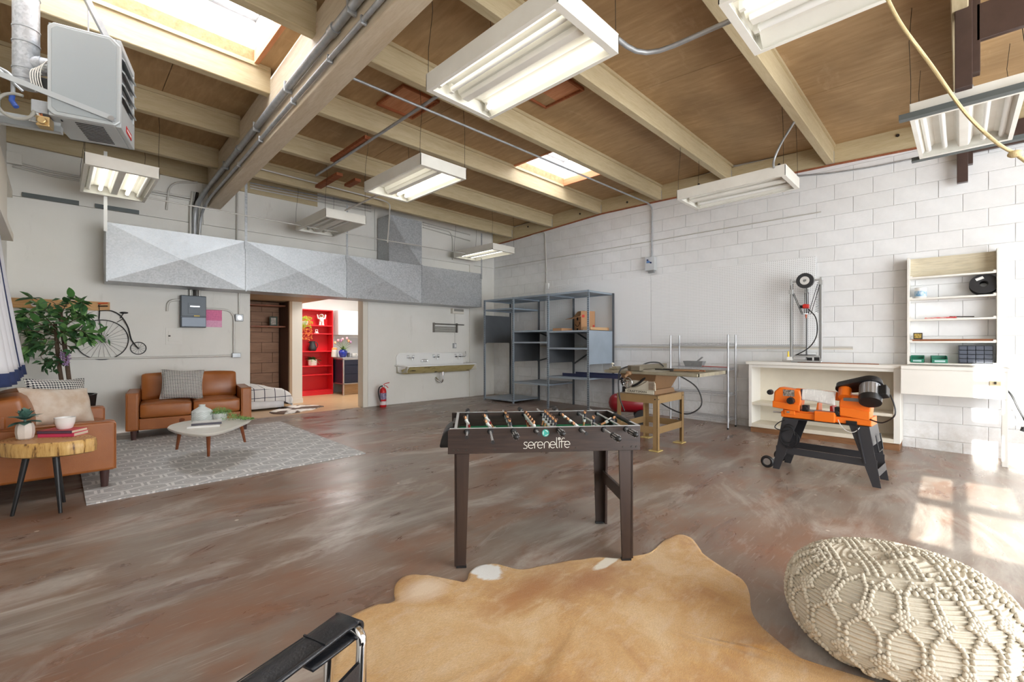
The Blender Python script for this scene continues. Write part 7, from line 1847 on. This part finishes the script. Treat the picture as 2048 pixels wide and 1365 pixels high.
for k in range(NP):
    for band, (t0, t1) in enumerate(((.16, .40), (.40, .64), (.64, .86))):
        sh_ = .5 if band % 2 else 0; c0 = (k + sh_) * 2 * math.pi / NP; w = math.pi / NP
        tm = (t0 + t1) / 2; dt = (t1 - t0)
        # arch: rising zigzag then straight legs below it, doubled
        for s in (-1, 1):
            for j in range(5):
                q = j / 5; bobble(c0 + s * w * q * .86, t1 - dt * (.04 + .34 * q))
            for j in range(5): bobble(c0 + s * w * .80, t1 - dt * (.42 + .11 * j))
        for i in range(4):
            for j in range(4):
                uu, vv = (i - 1.5) / 4, (j - 1.5) / 4
                bobble(c0 + w + w * .75 * (uu - vv), t0 + dt * (.10 + .22 * (uu + vv)), .0092)
for k in range(46):
    pass

for gx_ in range(-13, 14):
    for gy_ in range(-13, 14):
        x_, y_ = gx_ * .0235 + .006 * (gy_ % 2), gy_ * .0235
        if math.hypot(x_, y_) > .29 or (gy_ % 5 in (1, 2) and (gx_ + gy_ // 5) % 4 != 0) or gx_ % 6 == 3: continue
        lo, hi_ = .80, 1.0
        for _ in range(18):
            md = (lo + hi_) / 2; pq = psurf(math.atan2(y_, x_), md)
            if math.hypot(pq.x, pq.y) > math.hypot(x_, y_): lo = md
            else: hi_ = md
        bobble(math.atan2(y_, x_), lo, .0095)
bb.build('bobbles', M_wool, po, smooth=80, kind='stuff')

# ------------------------------------------------------------------ leather sling armchair
M_blea = mat('black_saddle_leather', (34, 36, 42), .36, var=.25, vs=6, bump=.25, bs=140, coat=.15)
ch = thing('sling_armchair', 'black leather sling armchair with chrome tube frame at the bottom edge', 'chair', (.25, .72, floor_z(.7)))
Tc2 = Matrix.Translation(-ch.location)
pa_ = Vector(PZ(690, 1243, .645)); pa_.z = .62; dirA = Vector((-.95, -.31, 0)).normalized(); nA = Vector((-dirA.y, dirA.x, 0))
pe = pa_ + dirA * .50
fr0 = []
hwid = .032
def uframe(c, h, wd, lean=0.0, rad=.028):
    a, d = c + nA * wd, c - nA * wd
    return fillet([a + Vector((0, 0, -h)) + dirA * lean, a, d, d + Vector((0, 0, -h)) + dirA * lean], rad, 8)
top = pa_ + Vector((0, 0, .012)) - dirA * .004
MB().tube(uframe(top, .625, .048, .04), .0115, 12).xf(Tc2).build('tube_frame', M_chrome, ch, smooth=60)
MB().tube(uframe(pe + Vector((0, 0, .012)), .625, .048, -.04), .0115, 12).xf(Tc2).build('tube_frame', M_chrome, ch, smooth=60)
far = nA * -.0
inw = Vector((-dirA.y, dirA.x, 0))            # towards the other arm
for c in (top, pe + Vector((0, 0, .012))):
    q = c + inw * .56
    MB().tube(uframe(q, .625, .048, .04 if c is top else -.04), .0115, 12).xf(Tc2).build('tube_frame', M_chrome, ch, smooth=60)
for z in (.014,):
    for off_ in (0, .56):
        a = top + inw * off_ + dirA * .04; d = pe + inw * off_ - dirA * .04
        for s in (-1, 1): MB().tube([Vector((a.x, a.y, z)) + nA * .048 * s, Vector((d.x, d.y, z)) + nA * .048 * s], .0115, 10).xf(Tc2).build('runner', M_chrome, ch, smooth=60)
def strap(p, q, w, th, name, sagz=.0, parent=None):
    b = MB(); u = (q - p); n = u.normalized().cross(Vector((0, 0, 1))).normalized()
    g = lambda s, t_: tuple(p + u * t_ + n * w * (s - .5) + Vector((0, 0, -sagz * math.sin(math.pi * t_) + .004 * math.cos((s - .5) * 3))))
    return b.grid(lambda s, t_: g(s, t_), 7, 16).xf(Tc2).build(name, M_blea, ch, smooth=70, solid=th)
for off_ in (0, .56):
    t0_ = top + inw * off_ + Vector((0, 0, .014)); t1_ = pe + inw * off_ + Vector((0, 0, .026))
    st_ = strap(t0_ - dirA * .005, t1_, .066, .007, 'arm_strap', .006)
    # wrapped end loop over the front tube
    lp = MB().grid(lambda s, v: tuple(top + inw * off_ + nA * .068 * (s - .5) - dirA * (.017 * math.sin(v * 3.6)) * 1.0 + dirA * (.11 * max(0, v - .8) / .2 if v > .8 else 0) + Vector((0, 0, .0165 * math.cos(v * 3.6)))) , 6, 14)
    lp.xf(Tc2).build('strap_loop', M_blea, ch, smooth=60, solid=.006)
    for s in (-1, 1): MB().tube([t0_ + dirA * .09 + nA * .030 * s + Vector((0, 0, .003)), t1_ + nA * .030 * s + Vector((0, 0, .003))], .0012, 4).xf(Tc2).build('stitching', M_black, ch)
    MB().bar(t0_ + dirA * .085 - nA * .033 + Vector((0, 0, .004)), t0_ + dirA * .085 + nA * .033 + Vector((0, 0, .004)), .004, .004).xf(Tc2).build('strap_edge', M_blea, ch)
# side sling, seat and back
for off_ in (0, .56):
    c = top + inw * off_ - nA * (.05 if off_ else -.05) * 1.0
    MB().add([c + Vector((0, 0, -.16)) - dirA * .006, c + Vector((0, 0, -.055)) - dirA * .006, pe + inw * off_ - nA * (.05 if off_ else -.05) + Vector((0, 0, -.13)), pe + inw * off_ - nA * (.05 if off_ else -.05) + Vector((0, 0, -.34))], [(0, 1, 2, 3)]).xf(Tc2).build('side_sling', M_blea, ch, solid=.008)
MB().add([top + nA * -.06 + inw * .03 + Vector((0, 0, -.22)), top + inw * .53 + Vector((0, 0, -.22)), pe + inw * .53 + Vector((0, 0, -.30)), pe + inw * .03 + Vector((0, 0, -.30))], [(0, 1, 2, 3)]).xf(Tc2).build('seat_sling', M_blea, ch, solid=.008)
MB().add([pe + inw * .05 + Vector((0, 0, -.20)), pe + inw * .51 + Vector((0, 0, -.20)), pe + inw * .51 + dirA * .14 + Vector((0, 0, .12)), pe + inw * .05 + dirA * .14 + Vector((0, 0, .12))], [(0, 1, 2, 3)]).xf(Tc2).build('back_sling', M_blea, ch, solid=.008)
